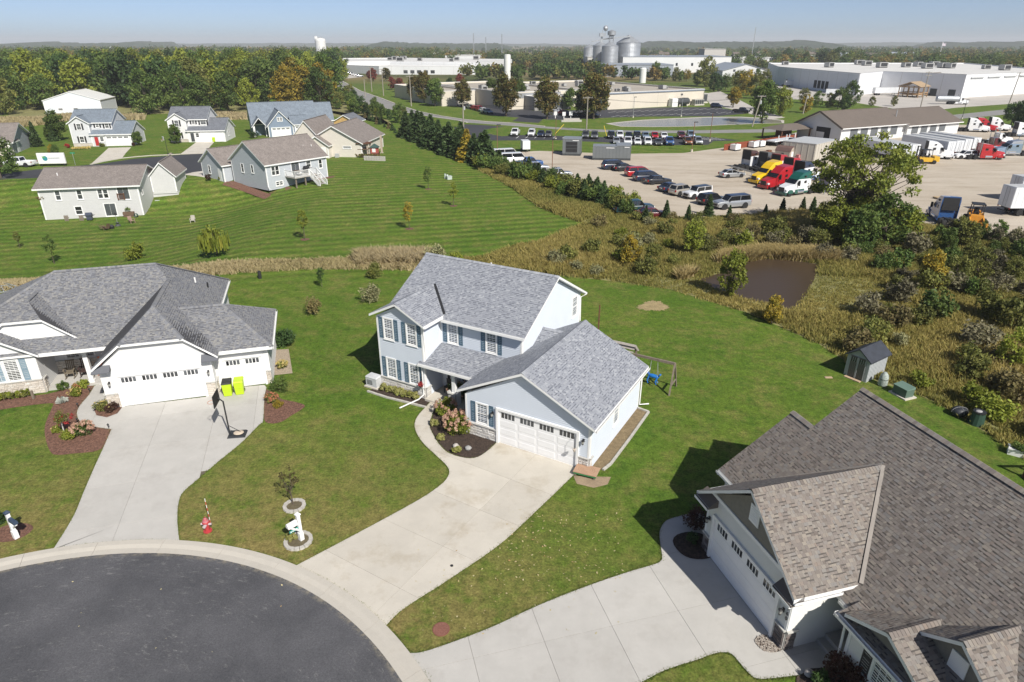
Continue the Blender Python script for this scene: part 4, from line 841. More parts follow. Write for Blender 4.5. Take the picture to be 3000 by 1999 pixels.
HT2 = twostorey('white two storey house with black shutters and dark front door', (-79.2,157.3,0), radians(7), mat('soft_white_siding', (.68,.68,.67), .6, var=.04), ('dark', (.06,.065,.07)), False)
# slate blue house
HS = thing('house', 'slate blue house with steep front gable and blue grey roof', 'house', (-59.5,166.5,0), radians(24))
fS = gblock(HS, 0, 5.9, 0, 9, 2.8, 6.0, 'v', SIDB, RF_BL); gdoor(HS, fS['f'], .8, 4.3, 2.1); win(HS, fS['f'], 2.4, 3.7, .5, .8, n=2, grid=(2,2))
gblock(HS, -3.2, 12.5, 5, 16, 2.9, 7.3, 'u', SIDB, RF_BL); gblock(HS, -3.3, -.4, 2, 8, 2.7, 4.4, 'v', SIDB, RF_BL, walls='b')
fS3 = gblock(HS, 5.9, 9.6, 1.3, 8, 2.7, 4.4, 'u', SIDB, RF_BL); gdoor(HS, fS3['f'], .6, 2.5, 2.1, cols=2)
gblock(HS, 9.6, 17, 8, 15, 2.9, 6.8, 'u', SIDB, RF_BL)
mb = MB(); mb.box(-3.2,-2.9,2.05,2.35,0,2.5); mb.obj('porch_column', WHITE, HS)
# beige house
HE = thing('house', 'beige ranch house showing a windowless gable side and brown roof', 'house', (-36.6,136.2,0), radians(-6))
gblock(HE, -5.0, 6.4, 0, 15, 2.9, 6.0, 'v', SIDT, RF_BR, .45); gblock(HE, -9.5, -3.0, 3, 15, 3.0, 6.6, 'v', SIDT, RF_BR); fE = gblock(HE, -4.6, 0.1, -1.8, 2, 2.6, 4.2, 'v', SIDT, RF_BR)
mb = MB(); fE['f'].bx(mb, 3.3, 4.3, .05, 2.15, -.01, .05); mb.obj('side_door', WHITE, HE); win(HE, WF((-5,0),(6.4,0)), 7.6, 1.7, 1.6, .4)
mb = MB(); mb.box(1.0,1.7,-.9,-.3,0,.75); mb.obj('air_conditioner', MT['ac_grey'], HE)
# neighbours at the edges
HF = thing('house', 'grey house with brown roof beside a clipped evergreen', 'house', (-103.4,139.6,0), radians(19))
fF = gblock(HF, -14, 0, 0, 12.2, 2.6, 5.6, 'u', SIDD, RF_BR, .5); mb = MB(); fF['r'].bx(mb, 2.6, 3.5, .05, 2.2, -.01, .05); mb.obj('side_door', WHITE, HF); gblock(HF, -6, 0, -1.5, 4, 2.5, 4.2, 'v', mat('cream_front', (.6,.55,.47), .7), RF_BR)
HK = thing('barn', 'white metal barn at the edge of the woodland', 'barn', (-153,226,0), radians(12))
fK = gblock(HK, 0, 17, 0, 15, 4.0, 6.6, 'v', mat('white_metal', (.66,.7,.74), .45, var=.05), mat('white_metal_roof', (.72,.72,.7), .4, var=.06), .2); win(HK, fK['f'], 4, .9, 1.3, .6); win(HK, fK['f'], 8.5, .9, 1.3, .6)
P_ = G(580+1075*.4018, 280+252*.4018); HQ = thing('garage', 'small garage with ochre gable behind the beige house', 'garage', (P_.x-3,P_.y,0), radians(-8)); gblock(HQ, 0, 6, 0, 7, 2.2, 3.8, 'v', mat('ochre_siding', (.5,.33,.13), .7), RF_GR)
# ================================================================ vehicles
def paint(name, c, metal=0.0, rough=.28): return mat('paint_'+name, c, rough, metal, var=.05, vs=1.5, coat=.6, spec=.5)
CP = paint('base', (.5,.5,.5)); CGL = glassmat('car_glass', (.012,.014,.017), .05); TRIMB = mat('black_plastic', (.02,.02,.021), .6); LAMP = mat('head_lamp', (.7,.72,.74), .15); TAIL = mat('tail_lamp', (.3,.01,.01), .25); CHR = mat('chrome', (.6,.61,.62), .18, .9, var=.05)
def loft(mb, rings, m=0, close=True):
    n = len(rings[0]); b = len(mb.v)
    for r in rings: mb.v += [tuple(p) for p in r]
    for i in range(len(rings)-1):
        for j in range(n if close else n-1):
            k = (j+1) % n; mb.f.append((b+i*n+j, b+i*n+k, b+(i+1)*n+k, b+(i+1)*n+j)); mb.m.append(m)
    if close:
        mb.f.append(tuple(b+j for j in reversed(range(n)))); mb.m.append(m); mb.f.append(tuple(b+(len(rings)-1)*n+j for j in range(n))); mb.m.append(m)
def wheel(t, x, y, r, w, n=18):
    mb = MB(); s = 1 if y > 0 else -1; mb.lathe([(r*.62, -w/2), (r*.93, -w/2), (r, -w*.3), (r, w*.3), (r*.93, w/2), (r*.62, w/2)], n, (x, y, r), axis='y'); o = mb.obj('wheel', RUBBER, t)
    k = MB(); k.lathe([(r*.64, -w*.4), (r*.64, w*.42), (r*.2, w*.3), (r*.18, w*.46)] if s > 0 else [(r*.18, -w*.46), (r*.2, -w*.3), (r*.64, -w*.42), (r*.64, w*.4)], n, (x, y, r), axis='y'); k.obj('rim', RIM, o); return o
SPEC = dict(
 sedan=dict(L=4.7, W=1.8, st=[(2.35,.55,.35,.62),(2.2,.78,.25,.72),(1.5,.88,.2,.84),(.9,.9,.2,.9),(-1.4,.9,.2,.93),(-2.1,.84,.25,.96),(-2.3,.75,.35,.9)], cb=(.95,-1.9), ct=(.05,-1.15), roof=1.43, belt=.9, wx=(1.4,-1.35), r=.33),
 suv=dict(L=4.7, W=1.88, st=[(2.32,.6,.4,.75),(2.2,.84,.3,.92),(1.45,.92,.25,1.02),(.9,.93,.25,1.06),(-1.9,.93,.25,1.08),(-2.25,.88,.35,1.08),(-2.33,.8,.45,1.0)], cb=(1.0,-2.22), ct=(.3,-1.85), roof=1.7, belt=1.05, wx=(1.4,-1.4), r=.37),
 minivan=dict(L=5.1, W=1.95, st=[(2.55,.6,.38,.72),(2.4,.86,.28,.86),(1.8,.95,.22,1.0),(1.2,.96,.22,1.06),(-2.1,.96,.22,1.08),(-2.48,.92,.3,1.06),(-2.55,.85,.42,1.0)], cb=(1.75,-2.45), ct=(.7,-2.15), roof=1.74, belt=1.05, wx=(1.55,-1.5), r=.34),
 van=dict(L=5.7, W=2.02, st=[(2.85,.7,.4,.85),(2.7,.95,.32,1.05),(2.1,1.0,.25,1.2),(1.6,1.0,.25,1.25),(-2.6,1.0,.25,1.28),(-2.82,.97,.35,1.28),(-2.85,.93,.45,1.2)], cb=(2.05,-2.8), ct=(1.35,-2.7), roof=2.1, belt=1.22, wx=(1.85,-1.7), r=.38),
 boxy=dict(L=4.8, W=1.93, st=[(2.36,.85,.5,1.0),(2.3,.92,.45,1.1),(1.5,.95,.42,1.14),(.95,.95,.42,1.16),(-2.2,.95,.42,1.16),(-2.34,.94,.45,1.16),(-2.36,.9,.5,1.1)], cb=(.9,-2.32), ct=(.55,-2.25), roof=1.84, belt=1.15, wx=(1.45,-1.45), r=.42),
 bigsuv=dict(L=5.6, W=2.0, st=[(2.78,.8,.45,.9),(2.7,.96,.38,1.12),(1.9,1.0,.35,1.2),(1.2,1.0,.35,1.22),(-2.5,1.0,.35,1.22),(-2.74,.98,.4,1.22),(-2.78,.92,.5,1.1)], cb=(1.3,-2.74), ct=(.65,-2.55), roof=1.95, belt=1.2, wx=(1.75,-1.7), r=.41),
 pickup=dict(L=5.8, W=2.0, st=[(2.88,.75,.45,.9),(2.78,.94,.38,1.08),(2.0,.99,.35,1.16),(1.4,1.0,.35,1.18),(-.75,1.0,.35,1.18)], cb=(1.5,-.72), ct=(.85,-.5), roof=1.88, belt=1.17, wx=(1.85,-1.75), r=.4, bed=True))
def carproto(kind, label='car'):
    s = SPEC[kind]; t = thing({'pickup':'pickup_truck','van':'van','minivan':'minivan'}.get(kind, 'car'), label, 'car'); mb = MB(); rings = []
    for x, w, zb, zt in s['st']: rings.append([(x, -w*.93, zb), (x, -w, zb+.18), (x, -w, zt-.13), (x, -w*.94, zt-.03), (x, -w*.7, zt+.015), (x, w*.7, zt+.015), (x, w*.94, zt-.03), (x, w, zt-.13), (x, w, zb+.18), (x, w*.93, zb)])
    loft(mb, rings)
    H = s['W']/2
    if s.get('bed'):
        mb.box(-2.85,-.75,-H,H,.42,.62); mb.box(-2.85,-.75,-H,-H+.07,.6,1.12); mb.box(-2.85,-.75,H-.07,H,.6,1.12); mb.box(-2.88,-2.8,-H,H,.5,1.12)
    body = mb.obj('body', CP, t, True); 
    es = body.modifiers.new('edges', 'EDGE_SPLIT'); es.split_angle = radians(38)
    b0, b1 = s['cb']; t0, t1 = s['ct']; zb, zr = s['belt']-.03, s['roof']-.05; wb, wt = H*.92, H*.74
    if kind in ('van', 'boxy', 'bigsuv'): wt = H*.82
    mb = MB(); loft(mb, [[(b0,-wb*.86,zb),(b0,wb*.86,zb),(b1,wb*.9,zb),(b1,-wb*.9,zb)], [(t0,-wt*.93,zr),(t0,wt*.93,zr),(t1,wt*.95,zr),(t1,-wt*.95,zr)]]); mb.obj('windows', CGL, t)
    mb = MB(); loft(mb, [[(t0+.1,-wt*.98,zr-.03),(t0+.1,wt*.98,zr-.03),(t1-.08,wt,zr-.03),(t1-.08,-wt,zr-.03)], [(t0,-wt*.93,zr+.02),(t0,wt*.93,zr+.02),(t1,wt*.94,zr+.02),(t1,-wt*.94,zr+.02)], [(t0-.25,-wt*.6,zr+.055),(t0-.25,wt*.6,zr+.055),(t1+.2,wt*.6,zr+.05),(t1+.2,-wt*.6,zr+.05)]]); mb.obj('roof', CP, t)
    for sy in (-1, 1):
        mb = MB(); mb.beam((b0,sy*wb*.87,zb),(t0+.02,sy*wt*.94,zr),.08,.06); mb.beam((b1,sy*wb*.91,zb),(t1,sy*wt*.96,zr),.16 if kind in ('minivan','van','suv','bigsuv','boxy') else .1,.07); xm = (t0+t1)/2+.1; mb.beam((xm,sy*wb*.93,zb),(xm-.05,sy*wt*.97,zr),.08,.05); mb.beam((t0+.05,sy*wt*.95,zr-.02),(t1-.05,sy*wt*.95,zr-.02),.07,.05); mb.obj('window_pillars', CP, t)
        mb = MB(); mb.box(b0-.35,b0-.2,sy*H+(-.02 if sy > 0 else -.16),sy*H+(.16 if sy > 0 else .02),s['belt'],s['belt']+.13); mb.obj('mirror', TRIMB, t)
        x0 = s['st'][1][0]; z0 = s['st'][1][3]; w0 = s['st'][1][1]
        mb = MB(); mb.box(x0-.06,x0+.13,sy*w0*.78-.14,sy*w0*.78+.14,z0-.26,z0-.1); mb.obj('headlight', LAMP, t)
        xr = -s['L']/2; mb = MB(); mb.box(xr-.015,xr+.14,sy*H*.84-.1,sy*H*.84+.1,s['belt']-.32,s['belt']-.02 if not s.get('bed') else 1.08); mb.obj('taillight', TAIL, t)
        for wx in s['wx']:
            mb = MB(); mb.lathe([(s['r']*1.2, -.02), (s['r']*1.2, .02)], 18, (wx, sy*(H+.0), s['r']+.02), axis='y'); mb.obj('wheel_well_shade', TRIMB, t); wheel(t, wx, sy*(H-.09), s['r'], .24)  # flat black disc behind each wheel paints the shade of its well
    xf = s['st'][0][0]; mb = MB(); mb.box(xf-.05,xf+.03,-H*.5,H*.5,s['st'][0][2]+.05,s['st'][0][3]-.1); mb.obj('grille', TRIMB, t)
    mb = MB(); mb.box(-s['L']/2-.02,-s['L']/2+.05,-.28,.28,.62,.76); mb.obj('number_plate', mat('plate_white', (.6,.6,.58), .5), t)
    return reg(t)
PROTO = {}; USED = {}
def placecar(kind, px, py, rz, col, label, sc=.95, z=None, xy=None):
    p = xy or G(px, py)
    if kind not in PROTO: PROTO[kind] = carproto(kind)
    pm = PAL[col]
    if kind not in USED:
        USED[kind] = 1; t = PROTO[kind]; t.location = p; t.rotation_euler = (0, 0, rz); t['label'] = label
        for c in KID[t.name]:
            for s_ in c.material_slots:
                if s_.material == CP: s_.link = 'OBJECT'; s_.material = pm
        t.scale = (sc,)*3; return t
    r = dup(PROTO[kind], p, rz, label, sc)
    for c in [o for o in NEWKIDS(r)]:
        for s_ in c.material_slots:
            if s_.material and s_.material.name.startswith('paint_'): s_.link = 'OBJECT'; s_.material = pm
    return r
def NEWKIDS(r): return LASTK.get(r.name, [])
LASTK = {}
_dup = dup
def dup(o, loc, rz, label=None, sc=None, swap=None):
    r = o.copy(); COL.objects.link(r); r.location = loc; r.rotation_euler = (0, 0, rz); L_ = []
    if sc is not None: r.scale = sc if hasattr(sc, '__len__') else (sc, sc, sc)
    if label: r['label'] = label
    def rec(src, dst):
        for c in KID.get(src.name, []):
            d = c.copy(); COL.objects.link(d); d.parent = dst; L_.append(d); rec(c, d)
    rec(o, r); LASTK[r.name] = L_; return r
PAL = dict(white=paint('white', (.72,.73,.74)), black=paint('black', (.012,.013,.016)), navy=paint('navy', (.015,.025,.055)), red=paint('red', (.38,.012,.018)), silver=paint('silver', (.42,.44,.46), .5), grey=paint('grey', (.13,.135,.14), .4), beige=paint('beige', (.45,.42,.37), .4), blue=paint('blue', (.03,.09,.25)), teal=paint('teal', (.012,.04,.05)), bronze=paint('bronze', (.22,.08,.03), .4), maroon=paint('maroon', (.1,.01,.015)), skyblue=paint('skyblue', (.25,.33,.42), .4), green=paint('green', (.01,.09,.07)), yellow=paint('yellow', (.75,.48,.012)), lime=paint('lime', (.42,.62,.02)), brown=paint('brown', (.07,.03,.022)))
RA_ = atan2((G(1953.5,539)-G(1917,541)).y, (G(1953.5,539)-G(1917,541)).x)   # cars parked across the yard
sy = lambda x, y: (1500+x*.3189, 60+y*.3189); sy2 = lambda x, y: (1500+x*.3189, 400+y*.3189)
yard = [('minivan', sy(945,1365), 0, 'navy', 'dark navy minivan first in the row across the gravel yard'), ('sedan', sy(1040,1380), 0, 'black', 'black sedan tucked beside the navy minivan in the yard'), ('minivan', sy(1165,1430), 0, 'red', 'red minivan parked in the gravel yard row'),
 ('minivan', sy(1245,1472), 0, 'navy', 'dark blue minivan between the red minivan and a black sedan'), ('sedan', sy(1340,1500), 0, 'black', 'black sedan with silver wheels beside the dark blue minivan'), ('sedan', sy2(1462,500), .25, 'navy', 'dark blue sedan next to the beige crossover'), ('suv', sy2(1560,532), .3, 'beige', 'beige crossover beside the white off-roader'),
 ('boxy', sy2(1695,562), pi+.25, 'white', 'white boxy off-roader with a dark roof'), ('suv', sy2(1830,618), .2, 'black', 'black sport utility with red tail lights beside the two tone wagon'), ('bigsuv', sy2(2010,655), pi+.05, 'silver', 'large two tone white and navy sport utility'),
 ('pickup', sy(400,1452), 0, 'silver', 'silver pickup parked alone on the gravel'), ('sedan', sy(2018,1440), 0, 'silver', 'silver sedan beside the steel guard rail'), ('pickup', sy(195,1392), 0, 'silver', 'silver pickup behind the young spruces'), ('pickup', sy(150,1345), 0, 'blue', 'blue pickup between white vans and a silver pickup'), ('van', sy(20,1310), 0, 'white', 'white work van nearest the blue pickup'), ('van', sy(-50,1270), 0, 'white', 'white passenger van at the corner of the gravel yard'),
 ('sedan', sy2(930,618), -.15, 'navy', 'dark blue sedan half hidden behind the shrub row'), ('pickup', sy2(1110,700), -.05, 'teal', 'dark teal pickup behind the shrubs'), ('sedan', sy2(1290,745), -.15, 'maroon', 'dark car with red stripe behind a small spruce')]
for k, p, dr_, c, lab in yard: placecar(k, *p, RA_+dr_, c, lab)
for o in bpy.data.objects:                               # two tone roofs
    if o.parent and o.parent.get('label') in ('white boxy off-roader with a dark roof', 'large two tone white and navy sport utility') and o.name.startswith('roof'): o.material_slots[0].link = 'OBJECT'; o.material_slots[0].material = PAL['navy'] if 'two tone' in o.parent['label'] else PAL['black']
lane = [('pickup',30,1056,'white','white pickup at the end of the staff parking row'), ('suv',180,1060,'white','white crossover next to the dark hatchback in the staff row'), ('sedan',265,1064,'navy','dark hatchback between white crossover and grey sedan'), ('sedan',335,1066,'grey','grey sedan beside the yellow striped poles'), ('suv',675,1078,'grey','grey crossover left of a dark one by the road'), ('suv',757,1083,'grey','dark grey crossover parked in the open staff bays'),
 ('suv',910,1082,'black','black crossover beginning the full staff row'), ('suv',990,1080,'white','white crossover between two black ones'), ('sedan',1072,1080,'black','black sedan behind the white pickup in the staff lot'), ('suv',1148,1084,'black','black crossover behind the small white hatchback'), ('sedan',1225,1080,'skyblue','pale blue sedan beside the red sedan'), ('sedan',1310,1080,'red','bright red sedan in the staff row'), ('sedan',1395,1083,'white','white sedan right of the bright red sedan'), ('suv',1553,1084,'maroon','dark maroon sport utility behind the bronze one'), ('suv',1640,1078,'skyblue','blue grey crossover behind the silver sport utility'),
 ('sedan',958,1130,'silver','silver sedan beside the grey equipment crates'), ('pickup',1060,1140,'white','white pickup in the front staff row'), ('sedan',1152,1138,'white','small white hatchback beside the white pickup'), ('suv',1245,1141,'white','white off-road wagon in the front staff row'), ('sedan',1343,1143,'grey','dark green grey sedan beside the bright blue pickup'), ('pickup',1440,1140,'blue','bright blue pickup in the front staff row'), ('suv',1612,1138,'bronze','bronze sport utility near the lot lamp'), ('suv',1707,1136,'silver','silver sport utility at the end of the front staff row')]
for k, x, y, c, lab in lane: placecar(k, *sy(x, y), -pi/2-.12, c, lab)
fl_ = [(425,845,'sedan','white','white car under the tall maple by the factory door'), (488,872,'suv','maroon','dark red crossover by the factory visitor signs'), (560,885,'sedan','navy','dark blue car by the factory visitor signs'), (640,887,'sedan','black','black car left of the big bronze tree'), (745,890,'suv','black','black crossover under the big bronze tree'), (1880,803,'suv','navy','dark blue crossover alone at the far side of the factory lot'), (2105,850,'pickup','black','black pickup near the reflecting pond')]
for x, y, k, c, lab in fl_: placecar(k, *sy(x, y), -.7, c, lab)
cs_ = ['white','silver','black','white','red','white','navy','silver','red','red','white','skyblue']
for i in range(12):
    t_ = i/11; placecar('sedan' if i % 3 else 'suv', 750+(1690+t_*440)*.3189, 60+(735+t_*120)*.3189, -1.05, cs_[i], 'car in the long row along the factory lawn', 1)['group'] = 'cars in the row along the factory lawn'
for i, c in enumerate(['white','black','navy','white','red','white','white','silver']):
    t_ = i/7; placecar('suv' if i % 2 else 'sedan', 750+(1975+t_*240)*.3189, 60+(722+t_*75)*.3189, -1.05, c, 'car parked close to the factory wall', 1)['group'] = 'cars parked against the factory wall'
for i, c in enumerate(['white','black','white','white','silver']): placecar('suv', 750+(855+i*25)*.3189, 60+(492+i*7)*.3189, .4, c, 'car parked in front of the long white factory', 1)['group'] = 'cars in front of the long white factory'
PU = placecar('pickup', 62, 488, radians(178), 'white', 'white pickup driving on the back cul-de-sac road')
placecar('suv', 2550+820*.3348, 340+372*.3348, pi+.05, 'white', 'white crossover beside the red sleeper truck')
placecar('pickup', 2150+1110*.153, 380+318*.153, .35, 'black', 'black pickup beside the red plank fence')
# ---------------------------------------------------------------- highway tractors
TP, TP2, TP3 = paint('tA', (.5,.5,.5)), paint('tB', (.5,.5,.51)), paint('tC', (.51,.5,.5))
def tractor(kind):
    t = thing('semi_truck', 'truck', 'truck'); H = 1.2
    mb = MB()
    for y in (-.45, .45): mb.box(-4.3,3.3,y-.06,y+.06,.75,1.0)
    for x in (-4.2,-3,-1.8,-.6): mb.box(x-.08,x+.08,-.45,.45,.78,.96)
    mb.obj('chassis', DARK, t)
    mb = MB(); loft(mb, [[(3.75,-.75,.75),(3.75,.75,.75),(3.75,.6,1.55),(3.75,-.6,1.55)], [(3.5,-.95,.7),(3.5,.95,.7),(3.4,.72,1.72),(3.4,-.72,1.72)], [(1.75,-1.12,.7),(1.75,1.12,.7),(1.75,.98,2.02),(1.75,-.98,2.02)]]); mb.obj('hood', TP, t)
    for s in (-1, 1):
        mb = MB(); P = [(2.72+.62*cos(a), s*.78, .55+.62*sin(a)) for a in [i*pi/8 for i in range(9)]]; mb.extr(P, (0, s*.45, 0)); mb.obj('fender', TP3, t)
        mb = MB(); mb.box(3.35,3.72,s*.88-.16,s*.88+.16,1.0,1.28); mb.obj('headlight', LAMP, t)
        mb = MB(); mb.lathe([(.34,-.75),(.36,-.7),(.36,.7),(.34,.75)], 14, (.3,s*.92,.68), axis='x'); mb.obj('fuel_tank', CHR, t)
        mb = MB(); mb.box(-1.5,1.7,s*1.14-.05,s*1.14+.05,.42,1.12); mb.obj('side_skirt', TP3, t)
        mb = MB(); mb.box(1.15,1.35,s*1.42-.14,s*1.42+.14,1.75,2.5); mb.beam((1.2,s*1.1,2.3),(1.25,s*1.4,2.3),.04); mb.obj('mirror', TRIMB, t)
        wheel(t, 2.72, s*1.02, .51, .3)
        for x in (-2.35,-3.65): wheel(t, x, s*.92, .51, .58)
    mb = MB(); mb.box(3.72,3.95,-1.15,1.15,.35,.78); mb.obj('bumper', CHR if kind == 'classic' else TP3, t); mb = MB(); mb.box(3.74,3.8,-.55,.55,.82,1.5); mb.obj('grille', mat('grille_black', (.03,.03,.032), .4), t)
    back = -1.55 if kind != 'day' else .1
    mb = MB(); loft(mb, [[(1.85,-1.12,.75),(1.85,1.12,.75),(back,1.22,.75),(back,-1.22,.75)], [(1.8,-1.12,1.95),(1.8,1.12,1.95),(back,1.22,1.95),(back,-1.22,1.95)], [(1.05,-1.05,2.75),(1.05,1.05,2.75),(back,1.2,2.75),(back,-1.2,2.75)]]); mb.obj('cab', TP, t)
    mb = MB(); mb.face([(1.83,-1.0,2.02),(1.83,1.0,2.02),(1.15,.94,2.7),(1.15,-.94,2.7)]); mb.xf(Matrix.Translation((.02,0,.02))); mb.obj('windscreen', CGL, t)
    for s in (-1, 1):
        mb = MB(); q = [(1.6,s*1.185,2.0),(.75,s*1.205,1.98),(.75,s*1.18,2.6),(1.12,s*1.15,2.6)]; mb.face(q if s > 0 else q[::-1]); mb.obj('side_window', CGL, t)
        if kind != 'day': mb = MB(); mb.box(-.75,-.2,s*1.225-.012,s*1.225+.012,2.05,2.5); mb.obj('sleeper_window', CGL, t)
    if kind == 'aero':
        mb = MB(); loft(mb, [[(1.25,-.98,2.7),(1.25,.98,2.7),(back-.25,1.22,2.7),(back-.25,-1.22,2.7)], [(.75,-.98,3.2),(.75,.98,3.2),(back-.3,1.22,3.3),(back-.3,-1.22,3.3)], [(-.1,-.95,3.75),(-.1,.95,3.75),(back-.3,1.12,3.95),(back-.3,-1.12,3.95)]]); mb.obj('roof_fairing', TP2, t)
        mb = MB(); mb.box(back-.33,back-.29,-1.05,1.05,2.0,3.8); mb.obj('rear_hollow_shade', TRIMB, t); mb = MB(); mb.box(back-.3,back-.01,-1.22,-1.16,.8,2.7); mb.box(back-.3,back-.01,1.16,1.22,.8,2.7); mb.obj('side_extender', TP, t)  # flat black panel paints the shade inside the open fairing back
        for s in (-1, 1): mb = MB(); mb.box(-.55,-.2,s*1.12-.1,s*1.12+.13,3.05,3.3); mb.obj('fairing_window', CGL, t)
    else:
        if kind == 'classic': mb = MB(); loft(mb, [[(1.0,-1.05,2.7),(1.0,1.05,2.7),(back,1.2,2.7),(back,-1.2,2.7)], [(.6,-1.0,3.25),(.6,1.0,3.25),(back,1.15,3.5),(back,-1.15,3.5)]]); mb.obj('roof_fairing', TP2, t)
        for s in (-1, 1): mb = MB(); mb.tube([(back-.15,s*1.05,.7),(back-.15,s*1.05,3.9),(back-.3,s*1.05,4.05)], .08, 8); mb.obj('exhaust_stack', CHR, t)
    mb = MB(); mb.lathe([(.5,0),(.55,.05),(.4,.09)], 16, (-3.0,0,1.02)); mb.obj('fifth_wheel', DARK, t)
    return reg(t)
TPROTO = {}; TUSED = {}
def truck(kind, p, rz, cA, cB, cC, label):
    if kind not in TPROTO: TPROTO[kind] = tractor(kind); r = TPROTO[kind]; r.location = p; r.rotation_euler = (0,0,rz); ks = KID[r.name]; r['label'] = label
    else: r = dup(TPROTO[kind], p, rz, label); ks = LASTK[r.name]
    r.scale = (.88,)*3
    for c in ks:
        for s_ in c.material_slots:
            n_ = s_.material.name if s_.material else ''
            src = c.data.materials[0].name if len(c.data.materials) else ''
            if src in ('paint_tA', 'paint_tB', 'paint_tC'): s_.link = 'OBJECT'; s_.material = PAL[dict(paint_tA=cA, paint_tB=cB, paint_tC=cC)[src]]
    return r
ta = lambda x, y: G(2150+x*.153, 380+y*.153); tb_ = lambda x, y: G(2550+x*.3348, 340+y*.3348)
TH = atan2((ta(1010,1310)-ta(1490,1240)).y, (ta(1010,1310)-ta(1490,1240)).x)   # front faces lower left
trucks = [('aero', ta(1180,1235), TH, 'white', 'green', 'green', 'white sleeper truck with dark green roof and skirts'), ('aero', ta(830,1110), TH, 'red', 'red', 'red', 'bright red sleeper truck facing out between yellow and green trucks'), ('aero', ta(640,1010), TH, 'yellow', 'yellow', 'yellow', 'yellow sleeper truck parked nose out'),
 ('aero', ta(330,745), TH+pi, 'white', 'brown', 'brown', 'white and brown sleeper truck seen from behind'), ('aero', ta(640,790), TH+pi, 'grey', 'grey', 'grey', 'dark grey sleeper truck seen from behind'), ('aero', ta(880,840), TH+pi, 'white', 'red', 'grey', 'white sleeper truck with red roof fairing seen from behind'), ('aero', ta(1120,910), TH+pi, 'red', 'red', 'red', 'red sleeper truck with deep red back seen from behind'), ('aero', ta(1330,990), TH+pi, 'white', 'navy', 'blue', 'white truck with blue roof and blue fenders'), ('aero', ta(1830,1160), TH+pi, 'white', 'grey', 'white', 'white sleeper truck standing behind the big green tree'),
 ('classic', tb_(990,378), -.1, 'red', 'red', 'red', 'red long nose sleeper truck beside the white crossover'), ('aero', tb_(545,372), -.25, 'white', 'white', 'white', 'white sleeper truck behind the yellow forklift'), ('aero', tb_(900,138), -.35, 'white', 'white', 'white', 'white sleeper truck at the end of the brown roofed depot'), ('aero', tb_(970,134), -.35, 'red', 'red', 'red', 'red sleeper truck between two white ones'), ('aero', tb_(1085,128), -.25, 'white', 'white', 'white', 'white sleeper truck beside the dark shrubs'),
 ('day', tb_(1085,245), -.1, 'white', 'white', 'white', 'white day cab truck in the open yard'), ('classic', tb_(1215,345), pi-.05, 'skyblue', 'silver', 'silver', 'pale blue long nose truck with chrome stacks'), ('aero', tb_(1310,180), -.1, 'white', 'white', 'skyblue', 'white truck at the edge of the yard'), ('aero', G(2758,648), radians(75), 'blue', 'blue', 'blue', 'blue sleeper truck seen from behind beside the loader'), ('day', tb_(1040,290), -.1, 'maroon', 'red', 'red', 'dark red cab behind the red sleeper truck')]
for a in trucks: truck(*a)
# ---------------------------------------------------------------- box trailers
TRW = mat('trailer_white', (.66,.68,.7), .4, var=.06, vs=.4, wear=(.5,.5,.48), wscale=.6, wamt=.3); TRR = mat('trailer_roof', (.45,.46,.46), .5, var=.1)
def trailer(L=15.5):
    t = thing('box_trailer', 'trailer', 'trailer'); mb = MB(); mb.box(-L/2,L/2,-1.28,1.28,1.15,4.0); mb.obj('box', [TRW], t)
    mb = MB(); mb.box(-L/2+.05,L/2-.05,-1.24,1.24,3.98,4.03); mb.obj('roof', TRR, t)
    for i in range(16): 
        x = -L/2+.5+i*(L-1)/15; 
        for s in (-1, 1): mb = MB(); mb.box(x-.02,x+.02,s*1.28-.015,s*1.28+.015,1.3,3.9); mb.obj('side_rib', TRW, t)
    for s in (-1, 1):
        mb = MB(); mb.box(-L/2-.05,-L/2,s*.62-.6,s*.62+.6,1.2,3.92); d = mb.obj('rear_door', TRW, t); mb = MB(); mb.tube([(-L/2-.08,s*.3,1.2),(-L/2-.08,s*.3,3.9)], .025, 5); mb.obj('lock_bar', STEEL, d)
        for x in (-L/2+1.6, -L/2+2.9): wheel(t, x, s*.95, .5, .55)
        mb = MB(); mb.box(L/2-3.2,L/2-3.0,s*.9-.08,s*.9+.08,.1,1.15); mb.box(L/2-3.3,L/2-2.9,s*.9-.15,s*.9+.15,0,.1); mb.obj('landing_leg', DARK, t)
        mb = MB(); mb.box(-L/2-.06,-L/2+.02,s*1.1-.1,s*1.1+.1,1.0,1.14); mb.obj('taillight', TAIL, t)
    mb = MB(); mb.box(-L/2,L/2,-.5,.5,.95,1.15); mb.obj('underframe', DARK, t); mb = MB(); mb.box(-L/2,-L/2+.12,-1.15,1.15,.55,.67); mb.obj('rear_guard', DARK, t)
    return reg(t)
TRP = trailer(); first = [True]
def puttr(p, rz, label, sc=1, group=None):
    if first[0]: first[0] = False; r = TRP; r.location = p; r.rotation_euler = (0,0,rz); r['label'] = label; r.scale = (sc,)*3
    else: r = dup(TRP, p, rz, label, sc)
    if group: r['group'] = group
    return r
